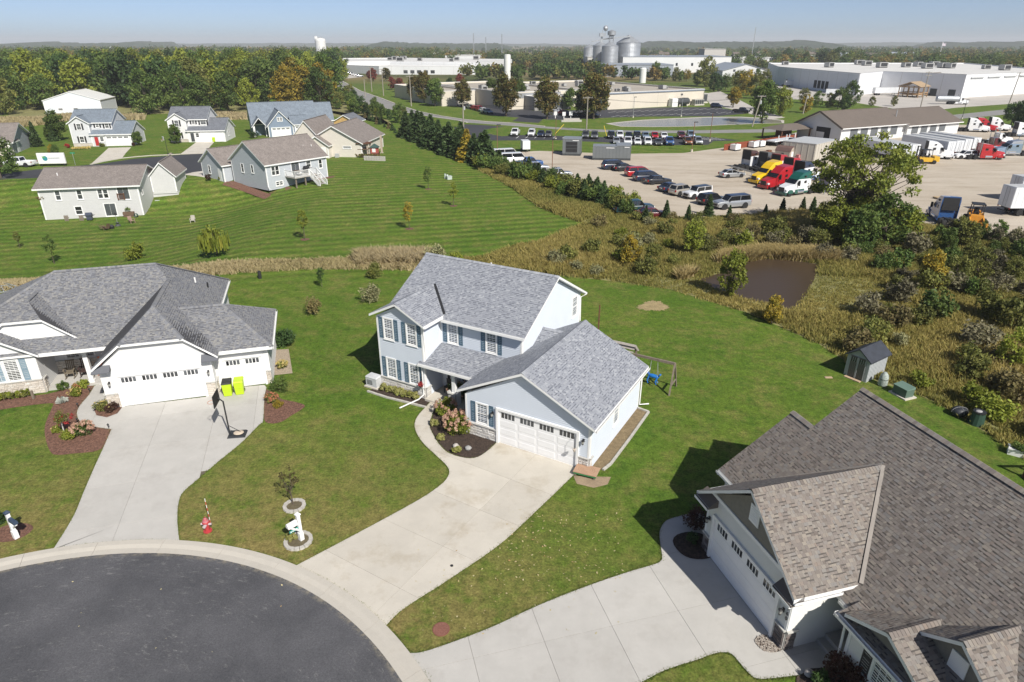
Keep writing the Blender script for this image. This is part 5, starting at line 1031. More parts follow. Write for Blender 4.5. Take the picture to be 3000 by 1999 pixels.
# ================================================================ depot, factories, silos
def mk(name, mats, parent, f, smooth=False): mb = MB(); f(mb); return mb.obj(name, mats, parent, smooth)
BROOF = mat('brown_metal_roof', (.145,.12,.1), .6, var=.07, vs=.3, fine=.12, bs=3); DEPW = mat('depot_white', (.62,.63,.63), .6, var=.06, vs=.3, wear=(.5,.49,.46), wscale=.2, wamt=.4)
D = thing('depot_building', 'long white truck depot with brown gable roofs', 'building', (75.8,156.6,0), radians(26)); DMX = Matrix.Translation((75.8,156.6,0)) @ Matrix.Rotation(radians(26), 4, 'Z')
fD = gblock(D, 0, 22, 0, 12.6, 3.5, 6.4, 'u', DEPW, BROOF, .7); fD2 = gblock(D, 22.2, 42, -.8, 12.6, 3.1, 6.0, 'u', DEPW, BROOF, .7)
wl_ = fD['l']; mk('door_opening_shade', mat('interior_shade', (.02,.02,.022), .9), D, lambda b: wl_.bx(b, 5.6, 9.6, 0, 3.0, .0, .04)); mk('sliding_door', DEPW, D, lambda b: wl_.bx(b, 5.7, 8.0, 0, 1.9, .04, .09))  # opening is a near-black sheet on the wall; its colour is the indoor shade
for f, us in ((fD['f'], (3,6.5,10,13.5,17)), (fD2['f'], (1.5,5,8.5,12))):
    for u in us: mk('dock_door', mat('dock_grey', (.12,.13,.14), .7), D, lambda b: f.bx(b, u, u+2.4, .9, 2.9, -.01, .06))
for u in (2, 9, 18): mk('wall_lamp', DARK, D, lambda b: fD['f'].bx(b, u, u+.3, 2.95, 3.15, -.01, .3))
mk('fascia', BROOF, D, lambda b: [b.beam((-.72,-.75,3.12),(-.72,6.3,6.42),.08,.4), b.beam((-.72,13.35,3.12),(-.72,6.3,6.42),.08,.4)])
mk('vent_pipe', STEEL, D, lambda b: b.lathe([(.12,0),(.12,1.6)], 8, (21.5,2.5,4.6)))
aw = thing('canopy', 'low brown hipped canopy on posts beside the depot', 'canopy', DMX @ Vector((-1.2,11.5,0)), radians(26))
mk('roof', BROOF, aw, lambda b: loft(b, [[(-9,-3.6,2.35),(1.2,-3.6,2.35),(1.2,3,2.35),(-9,3,2.35)], [(-5.5,-.6,3.4),(-1,-.6,3.4),(-1,0,3.4),(-5.5,0,3.4)]]))
for x, y in ((-8.6,-3.2), (-8.6,2.6), (.6,-3.2), (.6,2.6)): mk('post', WOODB, aw, lambda b: b.box(x-.13,x+.13,y-.13,y+.13,0,2.35))
mk('back_wall', WOODB, aw, lambda b: b.box(-4.5,.8,2.3,2.5,0,2.3))
# red plank fence, each plank a piece
FA, FB = Vector((45.4,144.4,0)), Vector((67.5,161.2,0)); fd = (FB-FA).normalized(); fen = thing('plank_fence', 'red brown upright plank fence between lawn and yard', 'fence', FA, atan2(fd.y, fd.x)); RFEN = mat('red_fence', (.22,.055,.025), .8, var=.2, vs=2)
pm_ = MB(); pm_.box(0,.235,-.02,.02,.05,1.35); pmesh = pm_.mesh('plank', [RFEN]); n_ = int((FB-FA).length/.25)
for i in range(n_): o = link('plank', pmesh, fen, (i*.25, random.uniform(-.006,.006), random.uniform(-.02,.03)))
for z in (.35, 1.05): mk('fence_rail', WOODB, fen, lambda b: b.box(0, n_*.25, .021, .07, z, z+.09))
# trailers at the docks
TD = radians(105); tdv = Vector((cos(TD), sin(TD), 0))
for i, (x, y) in enumerate(((700,322), (772,314), (846,300), (922,286), (312,352), (388,350), (215,345))):
    p = G(2550+x*.3348, 340+y*.3348, .9); p.z = 0; puttr(p+tdv*6.0, TD, 'white box trailer backed up to the depot docks', .76, 'white trailers backed up to the depot')
puttr(G(2948,634)+Vector((7.4,1.3,0)), radians(2), 'white box trailer entering from the edge of the gravel yard', .95)
puttr(G(2972,592)+Vector((7.0,1.3,0)), radians(4), 'second white trailer behind the one at the edge of the yard', .9)
# storage box, small barn shed, clutter
BEI = mat('beige_box', (.48,.45,.39), .6, var=.06, vs=.4, wear=(.4,.36,.3), wscale=.4)
sb = thing('storage_container', 'large beige storage box beside the small barn shed', 'container', G(2150+1515*.153, 380+648*.153), radians(44))
mk('body', BEI, sb, lambda b: b.box(0,9.6,0,6.5,.35,3.5)); mk('roof', TRR, sb, lambda b: b.box(-.06,9.66,-.06,6.56,3.5,3.6)); mk('skid', DARK, sb, lambda b: b.box(.2,9.4,.2,6.3,0,.35))
for i in range(9): mk('rib', BEI, sb, lambda b: b.box(.1+i*1.17,.18+i*1.17,-.05,.0,.4,3.5))
for i in range(6): mk('rib', BEI, sb, lambda b: b.box(-.05,.0,.1+i*1.2,.18+i*1.2,.4,3.5))
bs_ = thing('barn_shed', 'small tan gambrel shed with white door in the truck yard', 'shed', G(2150+1045*.153, 380+612*.153), radians(40)); TANS = mat('tan_shed', (.4,.34,.28), .7, var=.08)
gp_ = [(0,0),(2.2,0),(2.2,1.7),(1.75,2.35),(1.1,2.65),(.45,2.35),(0,1.7)]
mk('walls', TANS, bs_, lambda b: b.extr([(x,0,z) for x, z in gp_[::-1]], (0,3.1,0)))
mk('roof', mat('brown_roof', (.14,.085,.075), .8), bs_, lambda b: [b.extr([(gp_[i][0]+o_[0],-.1,gp_[i][1]+.03),(gp_[i+1][0],-.1,gp_[i+1][1]+.03),(gp_[i+1][0],-.1,gp_[i+1][1]+.1),(gp_[i][0]+o_[0],-.1,gp_[i][1]+.1)], (0,3.3,0)) for i, o_ in ((2,(.1,0)),(3,(0,0)),(4,(0,0)),(5,(0,0)))])
mk('door', WHITE, bs_, lambda b: b.box(.55,1.45,-.05,.0,.05,1.75)); mk('window', GLASS, bs_, lambda b: b.box(-.04,0,1.2,1.7,1.0,1.5))
for i, (x, y, s, m_, lab) in enumerate(((620,500,1.0,mat('rust', (.16,.07,.04), .9),'stack of rusty steel parts by the yard sheds'), (930,600,.7,mat('grey_case', (.4,.39,.36), .7),'grey machine case in front of the barn shed'), (1240,600,1.1,mat('red_tarp', (.5,.2,.2), .8, var=.3, vs=3),'red and white tarpaulin bundle beside the barn shed'))):
    t = thing('scrap_pile', lab, 'pile', G(2150+x*.153, 380+y*.153), .5)
    for k in range(9): mk('piece', m_, t, lambda b: b.box(*(lambda a, c: (a-.5*s, a+.5*s, c-.3*s, c+.3*s))(random.uniform(-1.2,1.2)*s, random.uniform(-.7,.7)*s), *(lambda z: (z, z+.45*s))(random.uniform(0,.9)*s)))
pal = lambda x, y, lab, r=0: None
def pallets(p, rz, n, lab, m=None):
    t = thing('pallet_stack', lab, 'pallets', p, rz)
    for k in range(n):
        for j in range(5): mk('slat', m or mat('pale_timber', (.42,.33,.21), .85, var=.15), t, lambda b: b.box(-.6,.6,-.55+j*.24,-.4+j*.24,k*.16+.1,k*.16+.13))
        for j in (-1, 0, 1): mk('bearer', m or MT['pale_timber'], t, lambda b: b.box(j*.5-.06,j*.5+.06,-.55,.55,k*.16,k*.16+.1))
    return t
pallets(G(2150+1130*.153, 380+690*.153), .5, 3, 'stacked timber pallets beside the barn shed'); pallets(G(2750,583), .2, 2, 'timber pallets with black bags in the gravel yard')
lg = thing('log_pile', 'grey logs lying beside the beige storage box', 'logs', G(2150+1340*.153, 380+660*.153), 2.2)
for k in range(4): mk('log', mat('log_bark', (.26,.22,.16), .9, var=.2, vs=4), lg, lambda b: b.tube([(-2.2,k*.42,.22),(2.2,k*.42+random.uniform(-.2,.2),.22)], .2, 8))
ft = thing('flatbed_trailer', 'white flatbed trailer frame with stakes beside the red fence', 'trailer', G(2150+900*.153, 380+285*.153), radians(38))
mk('deck', TRW, ft, lambda b: b.box(-4.5,4.5,-1.1,1.1,.95,1.2))
for x in (-3.2,0,1.2,3.6): mk('stake', WHITE, ft, lambda b: b.box(x-.09,x+.09,-1.15,-1.0,1.2,2.3))
for x in (-3.4,-2.4):
    for s in (-1, 1): wheel(ft, x, s*.9, .48, .4)
for i in range(7):
    t = thing('truck_tyre', 'loose truck tyre standing along the red fence', 'tyre', G(2150+(620+i*30)*.153, 380+(300-i*3)*.153), radians(38)); t['group'] = 'loose tyres along the fence'; wheel(t, 0, 0, .5, .3)
for x, y, lab in ((370,345,'white plastic tank beside the red fence'), (500,330,'white drum rack beside the red fence'), (20,400,'white crate at the end of the red fence')):
    t = thing('storage_tank', lab, 'tank', G(2150+x*.153, 380+y*.153), .65); mk('body', WHITE, t, lambda b: b.box(-.9,.9,-.7,.7,.25,1.3)); mk('frame', DARK, t, lambda b: b.box(-.95,.95,-.75,.75,0,.25)); mk('cap', DARK, t, lambda b: b.lathe([(.2,0),(.2,.1)], 10, (0,0,1.3)))
def guardrail(a, b, lab):
    d = b-a; t = thing('guard_rail', lab, 'guard rail', a, atan2(d.y, d.x)); L_ = d.length; mk('rail', STEEL, t, lambda m: [m.box(0,L_,-.04,0,.5,.62), m.box(0,L_,-.04,0,.68,.8), m.box(0,L_,.0,.02,.6,.7)])
    for i in range(int(L_/2)+1): mk('post', STEEL, t, lambda m: m.box(i*2-.06,i*2+.06,.02,.14,0,.8))
guardrail(ta(-60,770), ta(440,912), 'steel guard rail behind the silver sedan'); guardrail(ta(1340,1150), ta(1720,1245), 'steel guard rail beside the white and green truck')
# forklift and wheel loader
FY = mat('machine_yellow', (.62,.37,.03), .45, var=.08)
fk = thing('forklift', 'large yellow forklift with tall black mast in the gravel yard', 'forklift', tb_(470,415), radians(172))
mk('chassis', FY, fk, lambda b: [b.box(-1.9,1.4,-.9,.9,.45,1.25), b.box(-2.2,-1.3,-1.0,1.0,.5,1.55)]); mk('counterweight', FY, fk, lambda b: loft(b, [[(-2.5,-.8,.5),(-2.5,.8,.5),(-2.2,.98,.5),(-2.2,-.98,.5)], [(-2.4,-.8,1.5),(-2.4,.8,1.5),(-2.2,.98,1.55),(-2.2,-.98,1.55)]]))
for x, y in ((-.9,-.75),(-.9,.75),(.9,-.75),(.9,.75)): mk('cab_post', DARK, fk, lambda b: b.beam((x,y,1.2),(x*.85,y,2.75),.09))
mk('overhead_guard', DARK, fk, lambda b: [b.box(-.9,.95,-.82,.82,2.72,2.8)]); mk('seat', TRIMB, fk, lambda b: [b.box(-.6,0,-.3,.3,1.25,1.5), b.box(-.65,-.5,-.3,.3,1.5,2.0)])
for s in (-1, 1):
    mk('mast_channel', DARK, fk, lambda b: b.box(1.5,1.72,s*.62-.09,s*.62+.09,.25,3.4)); mk('fork', DARK, fk, lambda b: b.box(1.8,3.4,s*.4-.08,s*.4+.08,.12,.2)); wheel(fk, 1.1, s*.85, .5, .45); wheel(fk, -1.5, s*.85, .42, .35)
for z in (.6,1.6,2.6,3.35): mk('mast_cross', DARK, fk, lambda b: b.box(1.52,1.68,-.6,.6,z,z+.12))
fk.scale = (.92,)*3
ld = thing('loader', 'orange loader with black open canopy at the yard edge', 'loader', G(2850,662), radians(-115)); FO = mat('machine_orange', (.6,.27,.035), .5, var=.1)
mk('body', FO, ld, lambda b: [b.box(-1.7,.9,-.7,.7,.6,1.5), b.box(-1.9,-1.0,-.62,.62,.7,1.7)]); mk('bucket', FO, ld, lambda b: b.extr([(2.2,-1.1,.1),(3.1,-1.1,.05),(2.5,-1.1,.3),(2.45,-1.1,1.0),(2.2,-1.1,.9)], (0,2.2,0)))
for s in (-1, 1):
    mk('lift_arm', FO, ld, lambda b: b.beam((-.3,s*.72,1.6),(2.2,s*.72,.6),.14,.3)); wheel(ld, .75, s*.85, .6, .45); wheel(ld, -1.15, s*.85, .6, .45)
    for x in (-.9,.55): mk('canopy_post', DARK, ld, lambda b: b.beam((x,s*.65,1.5),(x*.8,s*.6,2.75),.09))
mk('canopy', DARK, ld, lambda b: b.box(-.95,.65,-.7,.7,2.72,2.82)); mk('seat', TRIMB, ld, lambda b: [b.box(-.5,.1,-.28,.28,1.5,1.75), b.box(-.55,-.4,-.28,.28,1.7,2.25)])
# grey generator cabins
GEN = mat('generator_grey', (.17,.185,.19), .5, .2, var=.06, vs=.5); GEND = mat('generator_dark', (.05,.055,.058), .6)
def genset(p, rz, w, d, h, lab, grille=True):
    t = thing('generator_cabin', lab, 'generator', p, rz); mk('base', GEND, t, lambda b: b.box(-.05,w+.05,-.05,d+.05,0,.4)); mk('body', GEN, t, lambda b: b.box(0,w,0,d,.4,h)); mk('roof', mat('generator_roof', (.28,.3,.31), .4, .3), t, lambda b: b.box(-.05,w+.05,-.05,d+.05,h,h+.08))
    for i in range(int(w/.6)+1): mk('rib', GEN, t, lambda b: b.box(i*w/int(w/.6)-.04,i*w/int(w/.6)+.04,-.05,0,.42,h))
    for i in range(int(d/.6)+1): mk('rib', GEN, t, lambda b: b.box(-.05,0,i*d/int(d/.6)-.04,i*d/int(d/.6)+.04,.42,h))
    if grille: g_ = mk('grille', TRIMB, t, lambda b: b.box(w*.18,w*.82,-.09,-.05,.7,h-.5)); [mk('grille_bar', GEN, g_, lambda b: b.box(w*.18,w*.82,-.11,-.09,.7+(h-1.2)*k/3,.74+(h-1.2)*k/3)) for k in range(4)]
    mk('maker_plate', WHITE, t, lambda b: b.box(w*.55,w*.9,-.07,-.05,h-.3,h-.18)); return t
genset(G(1648,456)+Vector((0,0,0)), radians(-10), 3.6, 4.2, 3.25, 'tall grey generator cabin with black front grille')
genset(G(1736,469), radians(-8), 4.6, 3.2, 2.6, 'long grey equipment crate in the gravel yard', False); genset(G(1804,470), radians(-8), 2.8, 4.6, 2.75, 'square grey equipment crate beside the long one', False)
mt_ = thing('cargo_trailer', 'small white cargo trailer on the grass edge', 'trailer', G(1539,444), radians(-80)); mk('box', TRW, mt_, lambda b: b.box(-1.3,1.3,-.8,.8,.6,2.3)); mk('drawbar', DARK, mt_, lambda b: b.beam((1.3,0,.5),(2.5,0,.45),.12)); [wheel(mt_, 0, s*.85, .35, .25) for s in (-1, 1)]
cab = lambda p, lab: (lambda t: (mk('housing', mat('utility_grey', (.42,.43,.42), .6), t, lambda b: b.box(-.3,.3,-.3,.3,.1,1.35)), mk('plinth', CONC, t, lambda b: b.box(-.4,.4,-.4,.4,0,.1))))(thing('utility_cabinet', lab, 'cabinet', p, .2))
cab(G(1419,437), 'grey utility cabinet on the lawn by the spruces')
# ---------------------------------------------------------------- posts and wires
WPOLE = mat('pole_wood', (.3,.27,.23), .9, var=.15, vs=1)
def upole(p, h, lab, arms=1, ang_=0.2, lean=0, drum=False):
    t = thing('utility_pole', lab, 'utility pole', p, ang_); mk('pole', WPOLE, t, lambda b: b.tube([(0,0,-.2),(lean*.5,0,h*.5),(lean,0,h)], [.2,.17,.13], 8))
    for k in range(arms):
        z = h-.4-k*.9; mk('crossarm', WPOLE, t, lambda b: b.box(lean-1.3,lean+1.3,-.06,.06,z,z+.14)); [mk('insulator', STEEL, t, lambda b: b.lathe([(.06,0),(.06,.2)], 6, (lean+x,0,z+.14))) for x in (-1.15,-.5,.5,1.15)]
    if drum: mk('transformer', mat('transformer_grey', (.4,.42,.43), .5), t, lambda b: b.lathe([(.24,0),(.26,.05),(.26,.8),(.1,.9)], 10, (lean*.75+.35,0,h*.72)))
    return p+Vector((0,0,h))
zq2 = lambda x, y: G(750+x*.3189, 60+y*.3189); zq3 = lambda x, y: G(1500+x*.3189, 60+y*.3189); zq4 = lambda x, y: G(2250+x*.3189, 60+y*.3189)
TOPS = [upole(zq2(1065,655), 11, 'wooden utility pole beside the road bend by the red maples'), upole(zq2(1172,695), 11, 'utility pole with three crossarms beside a cabinet', 3), upole(zq2(1427,790), 10.5, 'utility pole in front of the large dark maples'), upole(zq2(1907,1000), 6.8, 'short utility pole at the staff lot entrance', 1, .2, 0, True), upole(zq3(683,1022), 8.6, 'utility pole beside the grey cars in the staff lot'), upole(zq3(2205,978), 8.2, 'leaning utility pole beside the retention pond', 1, .2, 1.6, True), upole(zq4(320,860), 6.5, 'utility pole behind the depot roof', 1, .2, .5, True), upole(zq4(1400,805), 12, 'tall utility pole in front of the warehouse yard', 2), upole(zq4(2205,790), 11.5, 'utility pole at the end of the white warehouse', 2, .2, 1.0)]
upole(zq2(1005,705), 7, 'slim pole on the near side of the road', 0); upole(zq2(668,488), 9, 'utility pole by the far road end')
for a, b in zip(TOPS[:6], TOPS[1:7]):
    for o_ in (-.9, .9):
        P = [a.lerp(b, i/10)+Vector((o_,0,-.3-1.4*sin(pi*i/10))) for i in range(11)]; tag(mk('power_line', DARK, None, lambda m: m.tube(P, .022, 4)), 'thin power line slung between the roadside poles', 'wire', 'power lines along the road')
def lamp(p, h, lab, m=None):
    t = thing('lamp_post', lab, 'lamp post', p, 0); mk('post', m or mat('rusty_post', (.2,.1,.06), .7), t, lambda b: b.tube([(0,0,0),(0,0,h)], .07, 6)); mk('base', CONC, t, lambda b: b.lathe([(.25,0),(.25,.5)], 10)); mk('lamp_head', DARK, t, lambda b: b.box(-.1,.7,-.16,.16,h-.05,h+.1)); return t
lamp(G(1617,519), 6.2, 'rusty lamp post behind the silver pickup'); lamp(zq3(1650,1208), 6.0, 'brown lamp post between staff lot and gravel yard'); lamp(zq3(1815,1113), 6.4, 'brown lamp post at the end of the staff lot'); lamp(zq3(400,1100), 5.0, 'lamp post beside the generator cabin'); lamp(zq2(2218,1275), 6.5, 'rusty lamp post in front of the white vans'); lamp(zq3(1112,895), 6, 'lamp post at the factory lot edge', STEEL); lamp(zq3(1553,885), 5.5, 'lamp post beside the pond rim', STEEL); lamp(zq4(1780,908), 5.5, 'dark lamp post beside the depot end', DARK)
# ---------------------------------------------------------------- tan factory
TANW = mat('tan_panel', (.6,.55,.46), .7, var=.05, vs=.15); TANR = mat('tan_roof', (.38,.345,.29), .9, var=.1, vs=.1, fine=.08, bs=1); WTR = mat('white_membrane', (.62,.61,.58), .7, var=.06, vs=.1)
def flatblock(parent, poly, h, wm, rm, par=.5, name='wall', z0=0, band=None):
    P = [Vector((p[0], p[1], 0)) for p in poly]
    if area([(p.x, p.y) for p in P]) < 0: P = P[::-1]
    for i, (a, b) in enumerate(zip(P, P[1:]+P[:1])):
        w = WF((a.x,a.y),(b.x,b.y),z0); mk('wall', wm, parent, lambda m: w.bx(m, 0, w.L, 0, h+par, -.35, 0)); mk('parapet_cap', band or WHITE, parent, lambda m: w.bx(m, -.05, w.L+.05, h+par, h+par+.12, -.4, .06))
        for k in range(1, int(w.L/9)): mk('panel_seam', mat('seam_grey', (.42,.4,.36), .8), parent, lambda m: w.bx(m, k*w.L/int(w.L/9)-.05, k*w.L/int(w.L/9)+.05, .1, h+par, 0, .02))
    mb = MB(); mb.face([(p.x,p.y,z0+h) for p in P]); return mb.obj('roof', rm, parent)
RTP = None
def rtu(p, rz, s, lab, group):
    global RTP
    if RTP is None:
        RTP = thing('rooftop_unit', lab, 'air handler', p, rz, group); mk('housing', mat('rtu_grey', (.35,.35,.34), .6, var=.1), RTP, lambda b: b.box(-1.2,1.2,-.8,.8,.2,1.3)); mk('louvre_panel', DARK, RTP, lambda b: b.box(-.9,.9,-.84,-.8,.35,1.15)); mk('fan', DARK, RTP, lambda b: b.lathe([(.5,0),(.5,.12)], 12, (.4,0,1.3))); mk('curb', DARK, RTP, lambda b: b.box(-1.1,1.1,-.7,.7,0,.2)); reg(RTP); RTP.scale = (s,)*3; return RTP
    r = dup(RTP, p, rz, lab, s); r['group'] = group; return r
FY0 = Vector((33,239.3,0)); FYW = radians(28.9); FMX = Matrix.Translation(FY0) @ Matrix.Rotation(FYW, 4, 'Z')
FC = thing('factory', 'wide tan flat roofed factory behind the black parking lot', 'factory', FY0, FYW)
flatblock(FC, [(0,0),(44.5,0),(44.5,75),(0,75)], 4.9, TANW, TANR); flatblock(FC, [(-31,16),(-.02,16),(-.02,85),(-31,85)], 5.1, TANW, TANR); flatblock(FC, [(-24,9),(-9,9),(-9,15.98),(-24,15.98)], 4.0, mat('grey_block', (.3,.29,.27), .8), TANR, .4); flatblock(FC, [(-45,40),(-31.1,40),(-31.1,90),(-45,90)], 4.6, TANW, TANR)
wf_ = WF((0,0),(44.5,0)); mk('roof_edge', mat('blue_grey_edge', (.2,.23,.27), .5), FC, lambda m: wf_.bx(m, 0, 44.5, 5.0, 5.38, .0, .25)); mk('wall_band', mat('grey_panel', (.25,.26,.27), .7), FC, lambda m: WF((-31,16),(-.02,16)).bx(m, 0, 22, 3.6, 5.3, .0, .05))
for u in (10.5, 12.5, 14.5, 17, 20, 24, 27): mk('window', GLASS, FC, lambda m: WF((-31,16),(-.02,16)).bx(m, u, u+1.7, 1.0, 2.9, .0, .06))
for u in (2, 5.5, 9): mk('entrance_glass', GLASS, FC, lambda m: WF((-24,9),(-9,9)).bx(m, u, u+2.6, .1, 3.0, 0, .06))
mk('wall_stain', mat('dark_door', (.08,.08,.08), .7), FC, lambda m: wf_.bx(m, 33, 34, 3.6, 4.2, 0, .06))
for i in range(26):
    u, v = (random.uniform(2,42), random.uniform(6,72)) if i < 15 else (random.uniform(-29,-3), random.uniform(24,82)); rtu(FMX @ Vector((u,v,4.9 if i < 15 else 5.1)), FYW+random.choice((0,pi/2)), random.uniform(.7,1.25), 'boxy grey ventilation unit on the tan factory roof', 'ventilation units on the tan factory roof')
tk = thing('storage_tank', 'dark horizontal tank with white cabinet against the tan factory', 'tank', FMX @ Vector((27,-1.6,0)), FYW); mk('tank', GEND, tk, lambda b: b.lathe([(.2,.0),(1.1,.3),(1.25,.6),(1.25,5.4),(1.1,5.7),(.2,6)], 16, (2.6,0,1.6), axis='x')); mk('cabinet', WHITE, tk, lambda b: b.box(0,2.6,-1,1,0,2.8)); mk('saddle', CONC, tk, lambda b: [b.box(3.4,4,-1,1,0,.7), b.box(7,7.6,-1,1,0,.7)])
ch = thing('chiller', 'grey chiller unit beside the dark tank', 'chiller', FMX @ Vector((38,-1.6,0)), FYW); mk('body', mat('chiller_grey', (.38,.37,.34), .6), ch, lambda b: b.box(0,4.4,-.9,.9,.3,2.1)); [mk('fin_panel', GEND, ch, lambda b: b.box(.2+i*1.05,1.05+i*1.05,-.95,-.9,.5,1.9)) for i in range(4)]; mk('base', CONC, ch, lambda b: b.box(-.2,4.6,-1.1,1.1,0,.3))
dc = thing('dust_collector', 'grey louvred machine at the end wall of the tan factory', 'machine', FMX @ Vector((45.5,4,0)), FYW); mk('body', mat('chiller_grey', (.38,.37,.34), .6), dc, lambda b: b.box(0,5,0,4,.4,3.6)); [mk('louvre', GEND, dc, lambda b: b.box(.3+i*2.4,2.3+i*2.4,-.06,0,.8,3.2)) for i in range(2)]; mk('base', CONC, dc, lambda b: b.box(-.2,5.2,-.2,4.2,0,.4))
def silo(name, p, r, h, lab, m, cone=.5, n=28, ribs=True, top=.1):
    t = thing(name, lab, 'silo', p, 0); pr = []
    if ribs:
        k = int(h/.9)
        for i in range(k): pr += [(r, h*i/k), (r*1.012, h*(i+.5)/k)]
    pr += [(r, 0 if not ribs else h)] if ribs else [(r, 0), (r, h)]
    mk('wall', m, t, lambda b: b.lathe(pr, n)); mk('roof', m, t, lambda b: b.lathe([(r*1.03, h), (r*top, h+r*cone), (r*top, h+r*cone+.3)], n)); return t
WSI = mat('white_silo', (.7,.7,.68), .5, var=.05); silo('silo', zq2(2310,562), 2.0, 14.6, 'tall white cylindrical silo at the tan factory', WSI, .05, ribs=False, top=.8); silo('silo', G(1500+1197*.3189, 60+575*.3189), 1.9, 7.5, 'short white silo behind the tan factory', WSI, .2, ribs=False, top=.7)
GALV = mat('grain_bin_steel', (.42,.44,.46), .45, .5, var=.12, vs=.25, wear=(.3,.31,.32), wscale=.15, wamt=.5)
def binat(px, dist, rpx, ytop, lab, cone): 
    c = AT(px, ytop, dist); r = rpx*dist/FPX; return silo('grain_bin', Vector((c.x, c.y, 0)), r, c.z, lab, GALV, cone, 40)
xs_ = lambda x: 1500+x*.3189; ys_ = lambda y: 60+y*.3189
B1 = binat(xs_(1072), 575, 32, ys_(205), 'largest corrugated grain bin with conical roof', .55); binat(xs_(902), 545, 22, ys_(238), 'grain bin standing in front of the largest one', .5); binat(xs_(815), 560, 20, ys_(232), 'grain bin left of the front pair', .5); binat(xs_(708), 600, 14, ys_(250), 'smallest grain bin with pale roof', .5)
gt = AT(xs_(915), ys_(150), 570); tw = thing('grain_elevator', 'steel elevator tower with hopper and slanting conveyor above the bins', 'elevator', (gt.x, gt.y, 0), 0)
z_at = lambda y: AT(xs_(915), ys_(y), 570).z
mk('hopper', GALV, tw, lambda b: b.lathe([(.4,z_at(150)),(3.2,z_at(135)),(3.4,z_at(100)),(.5,z_at(88))], 16))
for a in (-1.6, 1.6):
    for c in (-1.6, 1.6): mk('tower_leg', STEEL, tw, lambda b: b.beam((a,c,0),(a,c,z_at(140)),.35))
for k in range(10): z = z_at(140)*k/10; mk('tower_brace', STEEL, tw, lambda b: [b.beam((-1.6,-1.6,z),(1.6,-1.6,z+z_at(140)/10),.18), b.beam((1.6,1.6,z),(-1.6,1.6,z+z_at(140)/10),.18)])
cx = lambda x: AT(xs_(x), 140, 570).x-gt.x
mk('conveyor', STEEL, tw, lambda b: [b.beam((cx(730),0,z_at(195)),(cx(915),0,z_at(165)),1.2,.8), b.beam((cx(820),0,z_at(172)),(cx(1082),0,z_at(148)),1.2,.9)])
mk('elevator_leg', STEEL, tw, lambda b: [b.beam((cx(820),0,0),(cx(820),0,z_at(115)),1.4,1.4), b.beam((cx(852),0,z_at(160)),(cx(852),0,z_at(65)),.4,.4), b.beam((cx(826),0,z_at(150)),(cx(826),0,z_at(85)),.4,.4)]); mk('elevator_head', GALV, tw, lambda b: [b.ball((cx(852),0,z_at(72)),2.0), b.box(cx(820)-2,cx(820)+2,-2,2,z_at(150),z_at(118))])
# ---------------------------------------------------------------- white warehouse and other halls
WHW = mat('warehouse_white', (.72,.73,.75), .6, var=.05, vs=.1, wear=(.6,.62,.65), wscale=.06, wamt=.5)
A_, B_, C_, D_, E_ = Vector((147.7,392,0)), Vector((150.3,304,0)), Vector((172,327,0)), Vector((189.5,293.6,0)), Vector((262,334,0))
WH = thing('warehouse', 'huge white flat roofed warehouse with stepped walls', 'warehouse', B_, 0); loc = lambda p: ((p-B_).x, (p-B_).y)
flatblock(WH, [loc(p) for p in (B_, C_, D_, E_, Vector((300,470,0)), Vector((170,470,0)), A_)], 8.7, WHW, WTR, .4, band=TRR)
wE = WF(loc(D_), loc(E_))
for k in range(5): mk('bay_panel', mat('panel_shade', (.58,.59,.6), .6), WH, lambda m: wE.bx(m, 4+k*13, 13+k*13, .3, 7.6, 0, .05)); mk('bay_header', TRR, WH, lambda m: wE.bx(m, 3.6+k*13, 13.4+k*13, 7.6, 8.0, 0, .5))
wA = WF(loc(A_), loc(B_))
for k in range(4): mk('dock_opening_shade', MT['interior_shade'], WH, lambda m: wA.bx(m, 46+k*4, 49+k*4, 1, 4.5, 0, .06))  # near-black sheets on the wall paint the shade inside the open docks
wC = WF(loc(C_), loc(D_))
for u in (24, 32): mk('dock_door', GEND, WH, lambda m: wC.bx(m, u, u+3, 0, 3, 0, .1))
for i in range(16):
    p = Vector((random.uniform(160,270), random.uniform(335,450), 8.7)); 
    if p.x < 185 and p.y < 345: p.y = 360
    rtu(p, random.uniform(0,.6), random.uniform(1.4,2.2), 'dark ventilation unit on the white warehouse roof', 'ventilation units on the warehouse roof')
TIM = mat('raw_timber', (.36,.23,.12), .85, var=.2)
def frame_shed(px, py, rz, w, d, h, lab, m2):
    t = thing('timber_shelter', lab, 'shelter', zq4(px, py), rz)
    for x in (0, w/2, w):
        for y in (0, d/2, d): mk('post', TIM, t, lambda b: b.box(x-.15,x+.15,y-.15,y+.15,0,h))
    for z in (h*.45, h): mk('beam', TIM, t, lambda b: [b.box(0,w,-.12,.12,z-.3,z), b.box(0,w,d-.12,d+.12,z-.3,z), b.box(-.12,.12,0,d,z-.3,z), b.box(w-.12,w+.12,0,d,z-.3,z)])
    mk('roof', m2, t, lambda b: [b.extr([(-.6,-.6,h),(w/2,-.6,h+w*.22),(w+.6,-.6,h),(w+.6,-.6,h+.15),(w/2,-.6,h+w*.22+.2),(-.6,-.6,h+.15)], (0,d+1.2,0))]); mk('deck', TIM, t, lambda b: b.box(0,w,0,d,h*.22,h*.28)); return t
frame_shed(1190,702, -.9, 8, 9, 4.2, 'open timber frame with plywood roof beside the warehouse', mat('plywood', (.36,.26,.16), .8)); frame_shed(1370,672, -.9, 8, 9, 7.0, 'taller timber frame with dark roof beside the warehouse', BROOF)
puttr(zq4(1100,690)+Vector((0,2,0)), radians(10), 'white trailer beside the timber frames', .8); puttr(zq4(640,690), radians(-20), 'red ended trailer in front of the warehouse wall', .65); puttr(zq4(250,610), radians(5), 'white trailer at the warehouse loading bays', .75)
